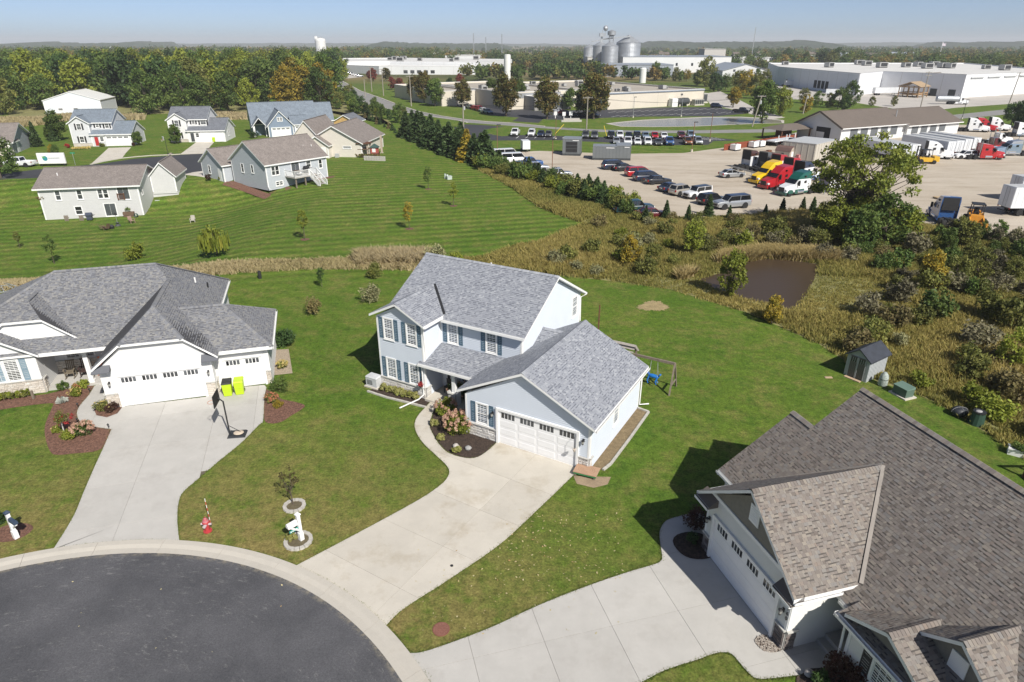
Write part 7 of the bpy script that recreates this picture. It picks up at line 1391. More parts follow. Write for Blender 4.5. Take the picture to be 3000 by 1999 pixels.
# ---------------------------------------------------------------- the big locust and its thicket
bp_ = G(2478,692); r = np.random.default_rng(9); K = 92; C = []
for k in range(K):
    a = r.random()*6.283; f = r.random(); rad = (1.2+4.3*f**.6); z = 5.0+5.6*(1-(rad/6.2)**2)*r.random()**.4+r.normal()*.4; C.append((rad*cos(a)+.8, rad*sin(a), max(3.0, z-(1.6 if k % 4 == 0 else 0))))
V, F, t = leaves(C, np.array([[1.15,1.15,.5]]*K)*(.7+.6*r.random((K,1))), 90, .26, 12, .6, .4); mb = MB(); rn = random.Random(4)
for st in range(4):
    a = st*1.7; b0 = Vector((.35*cos(a), .35*sin(a), -.1)); mid = Vector((1.0*cos(a)+.3, 1.0*sin(a), 2.6)); top = Vector((2.0*cos(a)+.8, 2.0*sin(a), 5.6)); mb.tube([b0, mid, top], [.22,.16,.1], 7)
    for c in C[st::4]: c = Vector(c); s_ = mid.lerp(top, rn.random()); mb.tube([s_, s_.lerp(c, .5)+Vector((0,0,-.25)), c], [.075,.05,.015], 5)
TP_(mb.mesh('trunk', [BARK]), npmesh('crown', V, F, [LYG], t), 'locust_tree', 'tree').put(bp_, 0, (.95,.95,1.2), 'large airy locust tree with open limbs above the thicket', None, leafmat('leaf_locust', [(0.102,0.136,0.0204), (0.17,0.212,0.034), (0.238,0.255,0.0425), (0.145,0.187,0.0306)]))
for i in range(16):
    a = rnd.uniform(0,6.28); q = rnd.uniform(.5,5.0); s = rnd.uniform(.26,.44); WOOD[i % 5].put(bp_+Vector((q*cos(a)*1.3, q*sin(a)*.8-1.5, 0)), i, (s*1.1, s*1.1, s), 'thick green bush under the large locust tree', 'thicket under the large locust', rnd.choice((LG, LYG, LYG, LO)))
# ---------------------------------------------------------------- wet meadow: shrubs, reeds, tall grass
MP = [tuple(GD(*p)[:2]) for p in MEADOW_P]; PP = [tuple(GD(*p)[:2]) for p in POND2]; HP = [tuple(GD(*p)[:2]) for p in HEDGE_P]
def far_from(x, y, P, d): return all((x-a)**2+(y-b)**2 > d*d for a, b in P)
def edge_d(x, y, P): 
    m = 1e9
    for (x0, y0), (x1, y1) in zip(P, P[1:]+P[:1]):
        dx, dy = x1-x0, y1-y0; t = max(0, min(1, ((x-x0)*dx+(y-y0)*dy)/(dx*dx+dy*dy+1e-9))); m = min(m, hypot(x-x0-t*dx, y-y0-t*dy))
    return m
PC = (sum(q[0] for q in PP)/len(PP), sum(q[1] for q in PP)/len(PP)); xs0, xs1 = min(p[0] for p in MP), max(p[0] for p in MP); ys0, ys1 = min(p[1] for p in MP), max(p[1] for p in MP); k = 0
while k < 150:
    x, y = rnd.uniform(xs0, min(xs1, 68)), rnd.uniform(ys0, ys1)
    if not inpoly(x, y, MP) or inpoly(x, y, PP) or edge_d(x, y, PP) < (5 if y < PC[1]+1 else 1.5) or edge_d(x, y, MP) < 1.0: continue
    dense_ = rnd.random() < .7
    if not dense_: continue
    k += 1; big = x > 30 and y > 44; s = rnd.uniform(.8,1.5)*(1.2 if big else 1); q = rnd.random(); cm = LGY if (big and q < .22) else rnd.choice((LO, LO, LYG, LBR, LYG, LS, LO) if not big else (LG, LO, LBR, LO, LO))
    SHRUB[k % 5].put((x, y, 0), k, (s, s, s*rnd.uniform(.9,1.3)), 'rounded shrub among the tall grasses of the wet meadow', 'shrubs in the wet meadow', cm)
for i, (x, y, s, m, lab) in enumerate(((2140,868,.27,LYG,'yellow green willow bush on the pond bank'), (2260,948,.15,LY,'low golden bush beside the pond bank willow'), (2955,1080,.2,LYG,'bright lime sapling in the meadow beyond the shed'), (2720,850,.24,LY,'small yellowing sapling in the far meadow'), (2850,1010,.0,LY,''), (1905,790,.17,LO,'olive willow bush left of the pond'), (1845,780,.2,LY,'golden bush at the lawn edge of the meadow'), (2030,745,.24,LYG,'pale willow clump behind the pond reeds'))):
    if s: WOOD[i % 5].put(G(x, y), i, (s, s, s*1.15), lab, None, m)
for i in range(26):
    x, y = rnd.uniform(2760,3060), rnd.uniform(690,830); WOOD[i % 5].put(G(x, y), i, rnd.uniform(.14,.25), 'dark green thicket bush at the edge of the gravel yard', 'thicket bushes at the yard edge', rnd.choice((LG, LO, LG, LO, LGY)))
def pnoise(x, y, s, ph=0): return (np.sin(x/s+ph)+np.sin(y/s*1.3+ph*2)+np.sin((x+y)/s*.7+ph*3)+np.sin((x-1.7*y)/s*.45+1+ph))/4
def grassfield(name, P, n, hlo, hhi, mats, label, wid=.045, holes=(), tall=None, tanb=0.0, spread=.16, per=9):
    r = np.random.default_rng(len(P)*13+n); xa, xb = min(p[0] for p in P), max(p[0] for p in P); ya, yb = min(p[1] for p in P), max(p[1] for p in P); pts = []
    xb = min(xb, 74)
    while len(pts) < n:
        x = r.uniform(xa, xb, 4000); y = r.uniform(ya, yb, 4000)
        for a, b in zip(x, y):
            if abs(a) > .86*b+3: continue
            if inpoly(a, b, P) and not any(inpoly(a, b, h) for h in holes): pts.append((a, b))
    T = np.array(pts[:n]); c = np.repeat(T, per, 0); N_ = len(c); pos = c+r.normal(size=(N_, 2))*spread
    nz = pnoise(T[:, 0], T[:, 1], 2.6); nz2 = pnoise(T[:, 0], T[:, 1], 6.5, 2); hh = (hlo+(hhi-hlo)*np.clip(.5+.5*nz+.25*nz2, 0, 1)); 
    if tall is not None: hh = hh*tall(T)
    H = np.repeat(hh, per)*(.55+.6*r.random(N_)); a = r.random(N_)*6.283; lean = r.normal(size=(N_, 2))*.42*H[:, None]; lean[:, 0] -= .08*H; z0 = np.array([hgt(p[0], p[1]) for p in T]); z0 = np.repeat(z0, per)
    w = wid*(.6+.8*r.random(N_)); dx, dy = np.cos(a)*w, np.sin(a)*w; B = np.stack([pos[:, 0], pos[:, 1], z0], 1); tip = B+np.stack([lean[:, 0], lean[:, 1], H], 1); mid = B*.45+tip*.55; mid[:, :2] -= lean*.15; o = np.stack([dx, dy, np.zeros(N_)], 1)
    V = np.stack([B-o, B+o, mid+o*.9, tip, mid-o*.9], 1).reshape(-1, 3); i0 = np.arange(N_)*5; F = np.stack([i0, i0+1, i0+2, i0+3, i0+4], 1)
    t = np.clip(np.repeat(.5+.45*nz2+.3*nz, per)*.6+.4*r.random(N_)+tanb, 0, 1); return tag(link(name, npmesh(name, V, F, mats, t)), label, 'grass', kind='stuff')
TG = leafmat('tall_grass', [(.13,.17,.045), (.21,.225,.06), (.3,.28,.08), (.4,.34,.11), (.5,.41,.15), (.6,.49,.23)], .45, .8, 0)
TT = leafmat('tan_grass', [(.3,.27,.11), (.46,.39,.2), (.56,.47,.28), (.64,.54,.37)], .45, .8, 0)
RD = leafmat('reed', [(.38,.32,.12), (.56,.45,.22), (.66,.54,.32)], .45, .8, 0)
PC = (sum(q[0] for q in PP)/len(PP), sum(q[1] for q in PP)/len(PP))
grassfield('tall_grass', MP, 26000, .12, .9, [TG], 'tall olive grass and goldenrod filling the wet meadow', .038, [PP], tall=lambda T: np.where((np.abs(T[:, 0]-PC[0]) < 11) & (T[:, 1] < PC[1]+1) & (T[:, 1] > PC[1]-9), .35, 1.0))
ex = lambda P, k: [(sum(p[0] for p in P)/len(P)+(p[0]-sum(q[0] for q in P)/len(P))*k, sum(p[1] for p in P)/len(P)+(p[1]-sum(q[1] for q in P)/len(P))*k) for p in P]
grassfield('reeds', ex(PP, 1.3), 3000, .9, 1.6, [RD], 'pale reeds standing round the brown pond', .04, [ex(PP, 1.0)]+[[(q[0]+e_, q[1]-d_) for q in ex(PP, 1.1)] for d_ in (1.5, 3.5, 6) for e_ in (-3, 0, 3)])
grassfield('tall_grass', HP, 3000, .3, .9, [TG], 'weedy grass along the yard hedge', .05)
SW = [tuple(GD(*p)[:2]) for p in ((-40,648),(110,640),(250,632),(420,618),(520,606),(640,600),(760,596),(960,588),(1000,600),(970,622),(830,620),(700,620),(560,628),(420,640),(250,650),(110,662),(-40,672))]
grassfield('tall_grass', SW, 4200, .2, .7, [TT], 'pale dry grass strip along the drainage dip behind the lots', .045, tanb=.05)
SW2 = [tuple(GD(*p)[:2]) for p in ((820,590),(990,584),(990,612),(820,612))]; grassfield('tall_grass', SW2, 900, .7, 1.4, [TT], 'taller straw coloured plumes in the dry strip', .04, tanb=.2)
WB = zp([(0,352),(110,352),(210,342),(420,342),(420,352),(210,352),(110,368),(0,380)]); grassfield('tall_grass', WB, 1600, .8, 1.6, [TT], 'rough tan grass below the barn', .16, per=7, spread=.5); WB = zp([(640,336),(820,334),(900,340),(880,352),(760,350),(640,352)]); grassfield('tall_grass', WB, 1200, .7, 1.4, [TT], 'rough tan grass behind the slate blue house', .16, per=7, spread=.5)
# ================================================================ garden beds and small things
def Lp(x, y, z=None): return G(x*.3827, 750+y*.3827, z)       # pixels measured on enlarged views
def Mp(x, y, z=None): return G(1050+x*.4592, 700+y*.4592, z)
def Rp(x, y, z=None): return G(1950+x*.4462, 1350+y*.4462, z)
def Yp(x, y, z=None): return G(1750+x*.3827, 800+y*.3827, z)
def Qp(x, y, z=None): return G(2350+x*.3508, 900+y*.3508, z)
def Np(x, y, z=None): return G(500+x*.3826, 1250+y*.3826, z)
def Kp(x, y, z=None): return G(x*.414, 1350+y*.414, z)
def Op(x, y, z=None): return G(1100+x*.414, 1350+y*.414, z)
MB_MAIN = smoothline([Mp(500,1050), Mp(458,1190), Mp(475,1240), Mp(525,1318), Mp(585,1368), Mp(680,1399), Mp(762,1394), Mp(832,1348), Mp(884,1292)])+[Mp(700,1180), Mp(680,1010)]
sheet('mulch_bed', MB_MAIN, MULCHD, 'dark mulch bed inside the curve of the central walk', z=.02)
sheet('mulch_bed', [Mp(60,975), Mp(140,930), Mp(420,1010), Mp(470,1020), Mp(430,1075), Mp(300,1040)], MULCHD, 'narrow mulch bed under the front windows of the central house', z=.02)
sheet('mulch_bed', [Mp(1490,1450), Mp(1770,1080), Mp(1850,1105), Mp(1560,1480)], mat('leafy_mulch', (.2,.15,.085), .95, var=.3, vs=3, bump=.7, bs=25, fine=.4), 'leaf strewn gravel bed along the garage side', z=.02)
sheet('mulch_bed', smoothline([Lp(0,1180), Lp(200,1150), Lp(395,1130), Lp(400,1160), Lp(350,1280), Lp(345,1380), Lp(385,1500), Lp(440,1525), Lp(560,1515), Lp(780,1480), Lp(855,1330)])+smoothline([Lp(855,1330), Lp(720,1310), Lp(640,1290), Lp(600,1250), Lp(590,1200), Lp(620,1140), Lp(680,1070), Lp(725,995)])+[Lp(600,1000), Lp(360,1060), Lp(0,1100), Lp(-200,1120), Lp(-200,1200)], MULCH, 'red brown mulch bed winding past the left porch', z=.02)
sheet('mulch_bed', [Lp(720,1180), Lp(800,1130), Lp(935,1165), Lp(900,1210), Lp(820,1240), Lp(740,1225)], MULCH, 'mulch pocket at the left garage corner', z=.045)
sheet('mulch_bed', smoothline([Lp(2040,1020), Lp(2025,1080), Lp(2020,1250), Lp(2080,1285), Lp(2160,1270), Lp(2221,1230), Lp(2330,1160), Lp(2300,1130), Lp(2160,1100)]), MULCH, 'mulch bed beside the third garage bay', z=.02)
sheet('mulch_bed', [Lp(2110,720), Lp(2210,715), Lp(2240,900), Lp(2100,915)], mat('pea_gravel', (.33,.27,.2), .95, var=.3, vs=8, fine=.3), 'strip of gravel along the right side of the left house', z=.02)
circ = lambda c, a, b, n=22, w=.05: [Vector((c.x+a*cos(t)*(1+w*sin(3*t)), c.y+b*sin(t)*(1+w*cos(2*t)), 0)) for t in [2*pi*i/n for i in range(n)]]
sheet('mulch_bed', circ(Rp(190,560), .95, .95), MULCHD, 'shaded mulch bed at the brown roofed garage corner', z=.045)
sheet('mulch_bed', [Rp(860,1425), Rp(950,1370), Rp(1120,1360), Rp(1300,1480), Rp(1100,1600), Rp(850,1550)], MULCHD, 'shaded mulch bed by the brown roofed entry', z=.045)
PEB = tintmat('pebble', [(.2,.16,.13), (.34,.3,.26), (.42,.38,.33), (.16,.13,.11)], .8, .2, 30)
def pebbles(P, n, r_, lab, parent=None):
    mb = MB(); mb.t = []; xa, xb = min(p.x for p in P), max(p.x for p in P); ya, yb = min(p.y for p in P), max(p.y for p in P); pp = [(p.x, p.y) for p in P]; k = 0
    while k < n:
        x, y = random.uniform(xa, xb), random.uniform(ya, yb)
        if not inpoly(x, y, pp): continue
        k += 1; f0 = len(mb.f); mb.ball((x, y, .05), (r_*random.uniform(.6,1.3), r_*random.uniform(.6,1.2), r_*.6), 6, 3); mb.t += [random.random()]*(len(mb.f)-f0)
    return tag(mb.obj('pebbles', PEB), lab, 'pebbles', kind='stuff')
pbed = circ(Rp(680,1205), .52, .42); sheet('mulch_bed', pbed, MULCHD, 'soil under the pebbles at the stone pier', z=.044); pebbles(pbed, 420, .035, 'rounded brown pebbles heaped at the garage stone pier')
# plants in the beds
def bush(p, rx, rz, m, lab, group=None, leaf=.075, K=26, n=60, flowers=None, seed=None, name='shrub', up=.5):
    sd = seed or int(abs(p.x*991+p.y*77)) % 9999; P = crownpts(K, rx*.8, rz*.8, sd, .3, .95, rz*.85, 0); P = P[P[:, 2] > .06]; V, F, t = leaves(P, rx*.34, n, leaf, sd+1, up, .8); o = thing(name, lab, 'shrub' if not flowers else 'flowers', (p.x, p.y, max(p.z, .02)), 0, group); link('foliage', npmesh('foliage', V, F, [m], t), o)
    mb = MB(); [mb.tube([(0,0,0), tuple(np.array(P[i])*.5), tuple(P[i])], [.025,.018,.008], 5) for i in range(min(6, len(P)))]; mb.obj('stems', BARK, o)
    if flowers:
        rn = np.random.default_rng(sd+3); d = unit(flowers[0], rn); d[:, 2] = np.abs(d[:, 2])*.9+.12; fm = flowers[1]
        for q in d:
            c = (q[0]*rx*.98, q[1]*rx*.98, rz*.8+q[2]*rz*.95); Vf, Ff, tf = leaves([c], flowers[2], 26, flowers[2]*.55, int(rn.integers(9999)), .3, 1.2); link('flower_head', npmesh('flower_head', Vf, Ff, [fm], tf), o)
    return o
FP = leafmat('petal_rose', [(.4,.2,.14), (.55,.36,.26), (.48,.28,.2), (.6,.48,.36)], .2, .7, 0); FYL = leafmat('petal_yellow', [(.55,.42,.1), (.65,.55,.25)], .2, .7, 0); FRD = leafmat('petal_red', [(.3,.03,.03), (.45,.05,.05)], .2, .7, 0); FOR = leafmat('petal_orange', [(.5,.18,.08), (.55,.26,.16)], .2, .7, 0)
HOS = leafmat('leaf_hosta', [(.16,.19,.03), (.26,.26,.07), (.34,.32,.13), (.2,.22,.05)], .3, .6, 0)
bush(Mp(640,1230), .95, .72, LYG, 'large hydrangea thick with rosy cream flower heads', None, .09, 34, 80, (70, FP, .13)); bush(Mp(560,1120), .7, .62, LYG, 'hydrangea with cream flowers beside the porch walk', None, .09, 26, 70, (26, FP, .12)); bush(Mp(640,1030), .8, .75, LG, 'dark leafy shrub in the shaded garage corner', None, .09, 28, 60, (8, FP, .11))
for i, (x, y, s) in enumerate(((488,1195,.36), (525,1282,.3), (628,1362,.3))): bush(Mp(x, y), s, s*.7, HOS, ('yellow green hosta beside the curved walk', 'small hosta under the large hydrangea', 'hosta beside two boulders')[i], None, .12, 12, 40, up=.9)
for i in range(7): p = Mp(165+i*33, 965+i*9.5); bush(p, .33, .26, HOS, 'variegated hosta in the bed under the front windows', 'hostas under the front windows', .13, 12, 36, up=.9)
ROCK = mat('granite', (.42,.39,.36), .85, var=.2, vs=6, bump=.4, bs=20)
def boulder(p, r_, lab, m=None):
    mb = MB(); mb.ball((0,0,r_*.55), (r_, r_*.85, r_*.7), 9, 6); rn = random.Random(int(p.x*100)); mb.v = [tuple(c*(1+rn.uniform(-.1,.1)) for c in v) for v in mb.v]; o = mb.obj('boulder', m or ROCK, None, True); o.location = p; return tag(o, lab, 'boulder')
boulder(Mp(622,1332), .2, 'pale boulder beside the hosta'); boulder(Mp(700,1345), .2, 'grey boulder in the dark mulch bed', mat('granite_dark', (.3,.3,.29), .85, var=.25, vs=8)); boulder(Rp(178,515), .13, 'small stone in the shaded corner bed'); boulder(Rp(940,1410), .2, 'pale stone in the shaded entry bed')
EDG = mat('edging_stone', (.44,.42,.38), .9, var=.15, vs=4, bump=.4, bs=20)
def edging(pts, lab, l=.3, w=.14, h=.1):
    P = dense([Vector(p) for p in pts], l)[:-1] if False else None; t = thing('stone_edging', lab, 'edging', (0,0,0)); L_ = []
    for a, b in zip(pts, pts[1:]):
        n = max(1, int((b-a).length/l)); L_ += [(a.lerp(b, i/n), a.lerp(b, (i+1)/n)) for i in range(n)]
    for a, b in L_: d = (b-a); e = d.normalized()*.012; mk('edging_stone', EDG, t, lambda m: m.beam(a+e+Vector((0,0,h/2+random.uniform(-.01,.01))), b-e+Vector((0,0,h/2)), w, h))
edging([Mp(1560,1480), Mp(1610,1440), Mp(1730,1280), Mp(1852,1108), Mp(1780,1082)], 'row of pale edging stones along the garage side bed'); edging([Mp(58,975), Mp(180,1015), Mp(300,1045), Mp(430,1078)], 'edging stones in front of the window bed')
for i, (x, y, s, m, fl, lab) in enumerate(((485,1025,.42,LG,None,'low green shrub at the edge of the left porch'), (590,1020,.3,LO,(12,FOR,.06),'small orange flowered plant below the left porch'), (645,1010,.42,LYG,None,'yellow green shrub beside the left walk'), (580,1075,.45,LYG,(16,FYL,.06),'shrub with pale yellow flowers in the mulch bed'), (440,1350,.3,LYG,(6,FYL,.05),'small yellow edged plant in the mulch bed'), (540,1400,.5,LYG,None,'green half of the large flowering clump'), (640,1370,.62,LG,(46,FP,.11),'hydrangea clump with pink cream heads in the mulch bed'), (790,1190,.55,LO,(10,FYL,.06),'olive shrub at the left garage corner'), (860,1190,.45,LPU,None,'dark purple leaved shrub at the left garage corner'), (2165,860,.42,HOS,(24,FYL,.09),'bright yellow flowering shrub beside the gravel strip'), (2150,1040,.8,LG,None,'wide green shrub beside the third garage bay'), (2080,1120,.45,LO,(34,FOR,.08),'low shrub covered in coral flowers'), (2130,1160,.36,LY,None,'small golden shrub in front of the coral flowers'), (2190,660,.85,LD,None,'dense dark shrub behind the left house'))): bush(Lp(x, y), s, s*.75, m, lab, None, .075, 22, 50, fl)
for i in range(9): bush(Lp(-60+i*34, 1120-i*5), .3, .3, LO if i % 2 else LYG, 'leafy perennial under the left stone wall', 'perennials under the left stone wall', .09, 10, 34)
sg = thing('ornamental_grass', 'silvery spiky grass tuft in the mulch bed', 'grass', Lp(480,1128)); mb = MB(); 
for k in range(90): a, q, e = rnd.uniform(0,6.28), rnd.uniform(.15,.42), rnd.uniform(.15,.45); d = Vector((cos(a), sin(a), 0)); n_ = Vector((-d.y, d.x, 0))*.012; mb.face([d*.02-n_, d*.02+n_, d*q*.7+n_*.8+Vector((0,0,e)), d*q+Vector((0,0,e*.75)), d*q*.7-n_*.8+Vector((0,0,e))])
mb.obj('blades', mat('silver_blade', (.42,.45,.4), .7), sg)
st = thing('standard_rose', 'small rose tree with reddish leaves on a white stem', 'rose tree', Lp(500,1375)); mk('stem', mat('white_stem', (.5,.48,.45), .8), st, lambda b: b.tube([(0,0,0),(-.03,.05,1.1)], .035, 6)); V, F, t = leaves(crownpts(16, .48, .3, 33, .3, .95, 1.25, 0), .2, 46, .075, 34); link('crown', npmesh('crown', V, F, [LO], t), st); V, F, t = leaves(crownpts(10, .5, .3, 35, .7, 1, 1.2, 0)+np.array([.25,0,-.05]), .12, 30, .07, 36); link('blooms', npmesh('blooms', V, F, [FRD], t*.3), st)
for i, (p, s, m, lab) in enumerate(((Rp(205,440), .75, LPU, 'dark purple shrub against the shaded garage wall'), (Rp(165,540), .35, LD, 'small dark plant in the shaded corner bed'), (Rp(1130,1430), .75, LPU, 'dark purple shrub below the brown roofed entry windows'), (Rp(1240,1500), .7, LPU, 'second dark shrub below the entry windows'), (Rp(1010,1480), .4, LD, 'low dark plant at the entry bed edge'))): bush(p, s, s*.9, m, lab, None, .08, 24, 50)
for i in range(9): bush(G(214+i*6, 438.5-i*.3), .38, .3, FYL, 'yellow flowering plant in front of the red door house', 'yellow plants in front of the red door house', .14, 10, 30)
bush(G(199,434), .7, .5, FRD, 'red bush at the corner of the red door house', None, .15, 14, 34); bush(G(391,429), .5, .45, LPU, 'dark red bush beside the garage of the red door house', None, .15, 14, 34); bush(G(300,430), .8, .4, LO, 'low planting by the red front door', None, .15, 14, 34); bush(G(612,530), .6, .55, LPU, 'dark shrub at the grey garage corner', None, .15, 14, 34); bush(G(648,528), .5, .4, LO, 'low shrub beside the grey garage', None, .15, 14, 30); bush(G(745,405), 1.6, 1.0, LD, 'dark spreading shrub beside the slate blue porch', None, .2, 20, 40)
for i in range(12): bush(G(1022+i*8.5, 458+i*.9), .5, .5, LBR if i % 2 else LO, 'brownish perennial along the beige house wall', 'perennials along the beige house wall', .15, 10, 30)
for k in range(5): bush(G(130+k*9, 645-k), .35, .28, LBR, 'low plant at the white walkout corner', 'plants at the white walkout corner', .13, 8, 26)
# ---------------------------------------------------------------- things by the street
CRED = mat('hydrant_red', (.4,.045,.05), .5, var=.2, vs=6); hy = thing('fire_hydrant', 'faded red fire hydrant on the lawn by the kerb', 'hydrant', Np(285,800)); mk('barrel', CRED, hy, lambda b: b.lathe([(.2,0),(.2,.05),(.12,.06),(.12,.5),(.17,.51),(.17,.56),(.14,.6),(.1,.72),(.03,.78),(.03,.82)], 16)); 
for a in (0, pi/2, pi): mk('outlet', mat('hydrant_silver', (.5,.42,.43), .5), hy, lambda b: b.tube([(.1*cos(a)*-1, -.1*sin(a), .42), (-.24*cos(a), -.24*sin(a), .42)], .075 if a == pi/2 else .055, 10))
mk('bonnet', mat('hydrant_bonnet', (.42,.16,.18), .5), hy, lambda b: b.lathe([(.165,.55),(.14,.61),(.1,.72),(.02,.79)], 14))
mp_ = thing('hydrant_marker', 'red and white striped marker rod standing behind the hydrant', 'marker', Np(305,738)+Vector((0,0,0))); 
for k in range(8): mk('stripe', mat('marker_white', (.75,.74,.72), .5) if k % 2 else mat('marker_red', (.55,.09,.05), .5), mp_, lambda b: b.lathe([(.016,.18*k),(.016,.18*k+.18)], 6))
def stonering(p, r_, n, lab, dark=MULCHD):
    t = thing('stone_ring', lab, 'stone ring', p)
    for i in range(n): a0, a1 = 2*pi*i/n+.02, 2*pi*(i+1)/n-.02; mk('ring_stone', EDG, t, lambda b: b.prism([((r_-.1)*cos(a0), (r_-.1)*sin(a0)), ((r_+.06)*cos(a0), (r_+.06)*sin(a0)), ((r_+.08)*cos((a0+a1)/2), (r_+.08)*sin((a0+a1)/2)), ((r_+.06)*cos(a1), (r_+.06)*sin(a1)), ((r_-.1)*cos(a1), (r_-.1)*sin(a1))], -.02, random.uniform(.09,.12)))
    mb = MB(); mb.face([((r_-.08)*cos(a), (r_-.08)*sin(a), .03) for a in [i*2*pi/20 for i in range(20)]]); mb.obj('soil', dark, t); return t
stonering(Np(948,612), .48, 14, 'round stone ring under the thin street tree', mat('ring_soil', (.12,.1,.06), .95, var=.3, vs=8)); stonering(Np(978,880), .58, 16, 'round stone ring around the white mailbox post', MT['ring_soil'])
V, F, t = leaves(crownpts(16, .5, .62, 41, .5, 1, 1.6, 0), .16, 15, .075, 42); tr = trunkmesh(1.9, .035, crownpts(16, .5, .62, 41, .5, 1, 1.6, 0), 8, .9, n=5); TP_(tr, npmesh('crown', V, F, [leafmat('leaf_sparse', [(.05,.05,.018), (.1,.07,.03), (.035,.035,.015)])], t), 'street_tree', 'tree').put(Np(940,600), 0, 1.0, 'thin sparse young tree inside a stone ring')
def mailbox(p, rz, lab, topm, sign=None):
    t = thing('mailbox', lab, 'mailbox', p, rz); mk('post', WHITE, t, lambda b: [b.box(-.075,.075,-.075,.075,0,1.45), b.box(-.1,.1,-.1,.1,0,.45)]); mk('post_cap', topm, t, lambda b: loft(b, [[(-.11,-.11,1.45),(.11,-.11,1.45),(.11,.11,1.45),(-.11,.11,1.45)], [(-.11,-.11,1.5),(.11,-.11,1.5),(.11,.11,1.5),(-.11,.11,1.5)], [(-.01,-.01,1.6),(.01,-.01,1.6),(.01,.01,1.6),(-.01,.01,1.6)]]))
    mk('arm', WHITE, t, lambda b: b.beam((0,-.05,1.0),(0,-.55,1.0),.09,.09)); mk('brace', WHITE, t, lambda b: b.beam((0,-.05,.62),(0,-.45,.98),.07,.07)); mk('box', topm if not sign else WHITE, t, lambda b: b.extr([(-.09,-.6,1.05),(.09,-.6,1.05),(.09,-.6,1.18),(.05,-.6,1.25),(-.05,-.6,1.25),(-.09,-.6,1.18)][::-1], (0,.48,0)))
    if sign: s_ = mk('name_plate', mat('sign_teal', (.05,.3,.25), .5), t, lambda b: b.box(-.02,.02,-.52,-.08,.7,.82)); [mk('letter_row', WHITE, s_, lambda b: b.box(.02,.025,-.48+k*.1,-.42+k*.1,.73,.79)) for k in range(4)]
    return t
mailbox(Np(1003,868), radians(-40), 'white mailbox post with teal name plate and yellow hosta', WHITE, True); bush(Np(930,865), .3, .22, HOS, 'yellow hosta inside the mailbox stone ring', None, .1, 12, 36, up=.9)
mailbox(Kp(118,548), radians(60), 'white mailbox post with dark cap on a mulch patch', mat('navy_cap', (.04,.06,.1), .5)); sheet('mulch_bed', circ(Kp(85,510), .85, .7), MULCH, 'mulch patch round the dark capped mailbox', z=.02); bush(Kp(15,440), .35, .35, LD, 'dark plant behind the dark capped mailbox', None, .08, 14, 40)
mh = thing('manhole_cover', 'round rusty manhole cover in the grass strip', 'manhole cover', Op(465,1195)); mk('frame', mat('rust_iron', (.2,.085,.06), .85, var=.2, vs=10), mh, lambda b: b.lathe([(.34,0),(.34,.035),(.3,.035)], 24)); mk('lid', mat('rust_lid', (.22,.1,.075), .85, var=.25, vs=12), mh, lambda b: b.lathe([(.3,0),(.3,.04)], 24)); [mk('lug', MT['rust_iron'], mh, lambda b: b.box(-.2+i*.1-.02,-.2+i*.1+.02,-.2+j*.1-.02,-.2+j*.1+.02,.04,.05)) for i in range(5) for j in range(5)]
dcv = mk('drain_cap', DARK, None, lambda b: b.lathe([(.07,0),(.07,.045),(.05,.05)], 14)); dcv.location = Op(540,747); tag(dcv, 'small dark drain cap set in the central drive', 'drain cap')
# portable hoop, bins, chairs on the left drive
def hoop(p, rz, lab, board=TRIMB, h=2.3, sc=1.0):
    t = thing('basketball_hoop', lab, 'basketball hoop', p, rz); t.scale = (sc,)*3; mk('base', mat('hoop_base', (.03,.032,.036), .5), t, lambda b: loft(b, [[(-.45,-.4,0),(.6,-.4,0),(.6,.4,0),(-.45,.4,0)], [(-.4,-.36,.12),(.55,-.36,.12),(.5,.36,.12),(-.4,.36,.12)]])); mk('pole', DARK, t, lambda b: b.tube([(-.35,0,.1),(-.35,0,h),(-.6,0,h+.25)], .045, 8)); mk('strut', DARK, t, lambda b: b.tube([(-.35,0,.7),(.4,0,.12)], .02, 6)); mk('sandbag', mat('sandbag_tan', (.5,.42,.33), .9), t, lambda b: b.ball((.15,0,.16), (.3,.26,.08)))
    bd = mk('backboard', board, t, lambda b: b.box(-.72,-.68,-.55,.55,h-.15,h+.6)); mk('target_square', WHITE if board is TRIMB else DARK, bd, lambda b: [b.box(-.73,-.72,-.23,.23,h+.28,h+.31), b.box(-.73,-.72,-.23,.23,h-.02,h+.01), b.box(-.73,-.72,-.23,-.2,h,h+.3), b.box(-.73,-.72,.2,.23,h,h+.3)])
    rim_ = mk('rim', mat('rim_orange', (.5,.14,.04), .5), t, lambda b: b.tube([(-.97+.23*cos(a), .23*sin(a), h) for a in [i*2*pi/16 for i in range(17)]], .012, 5, cap=False)); mk('net', WHITE, rim_, lambda b: [b.tube([(-.97+.22*cos(a), .22*sin(a), h), (-.97+.13*cos(a+.4), .13*sin(a+.4), h-.38)], .006, 3) for a in [i*2*pi/10 for i in range(10)]]); return t
hoop(Lp(1810,1372), radians(8), 'black portable basketball hoop on the left drive'); hoop(G(498,452), radians(40), 'white backboard basketball hoop on the back cul-de-sac kerb', WHITE, 3.0)
LIME = mat('bin_lime', (.45,.62,.02), .5, var=.05); 
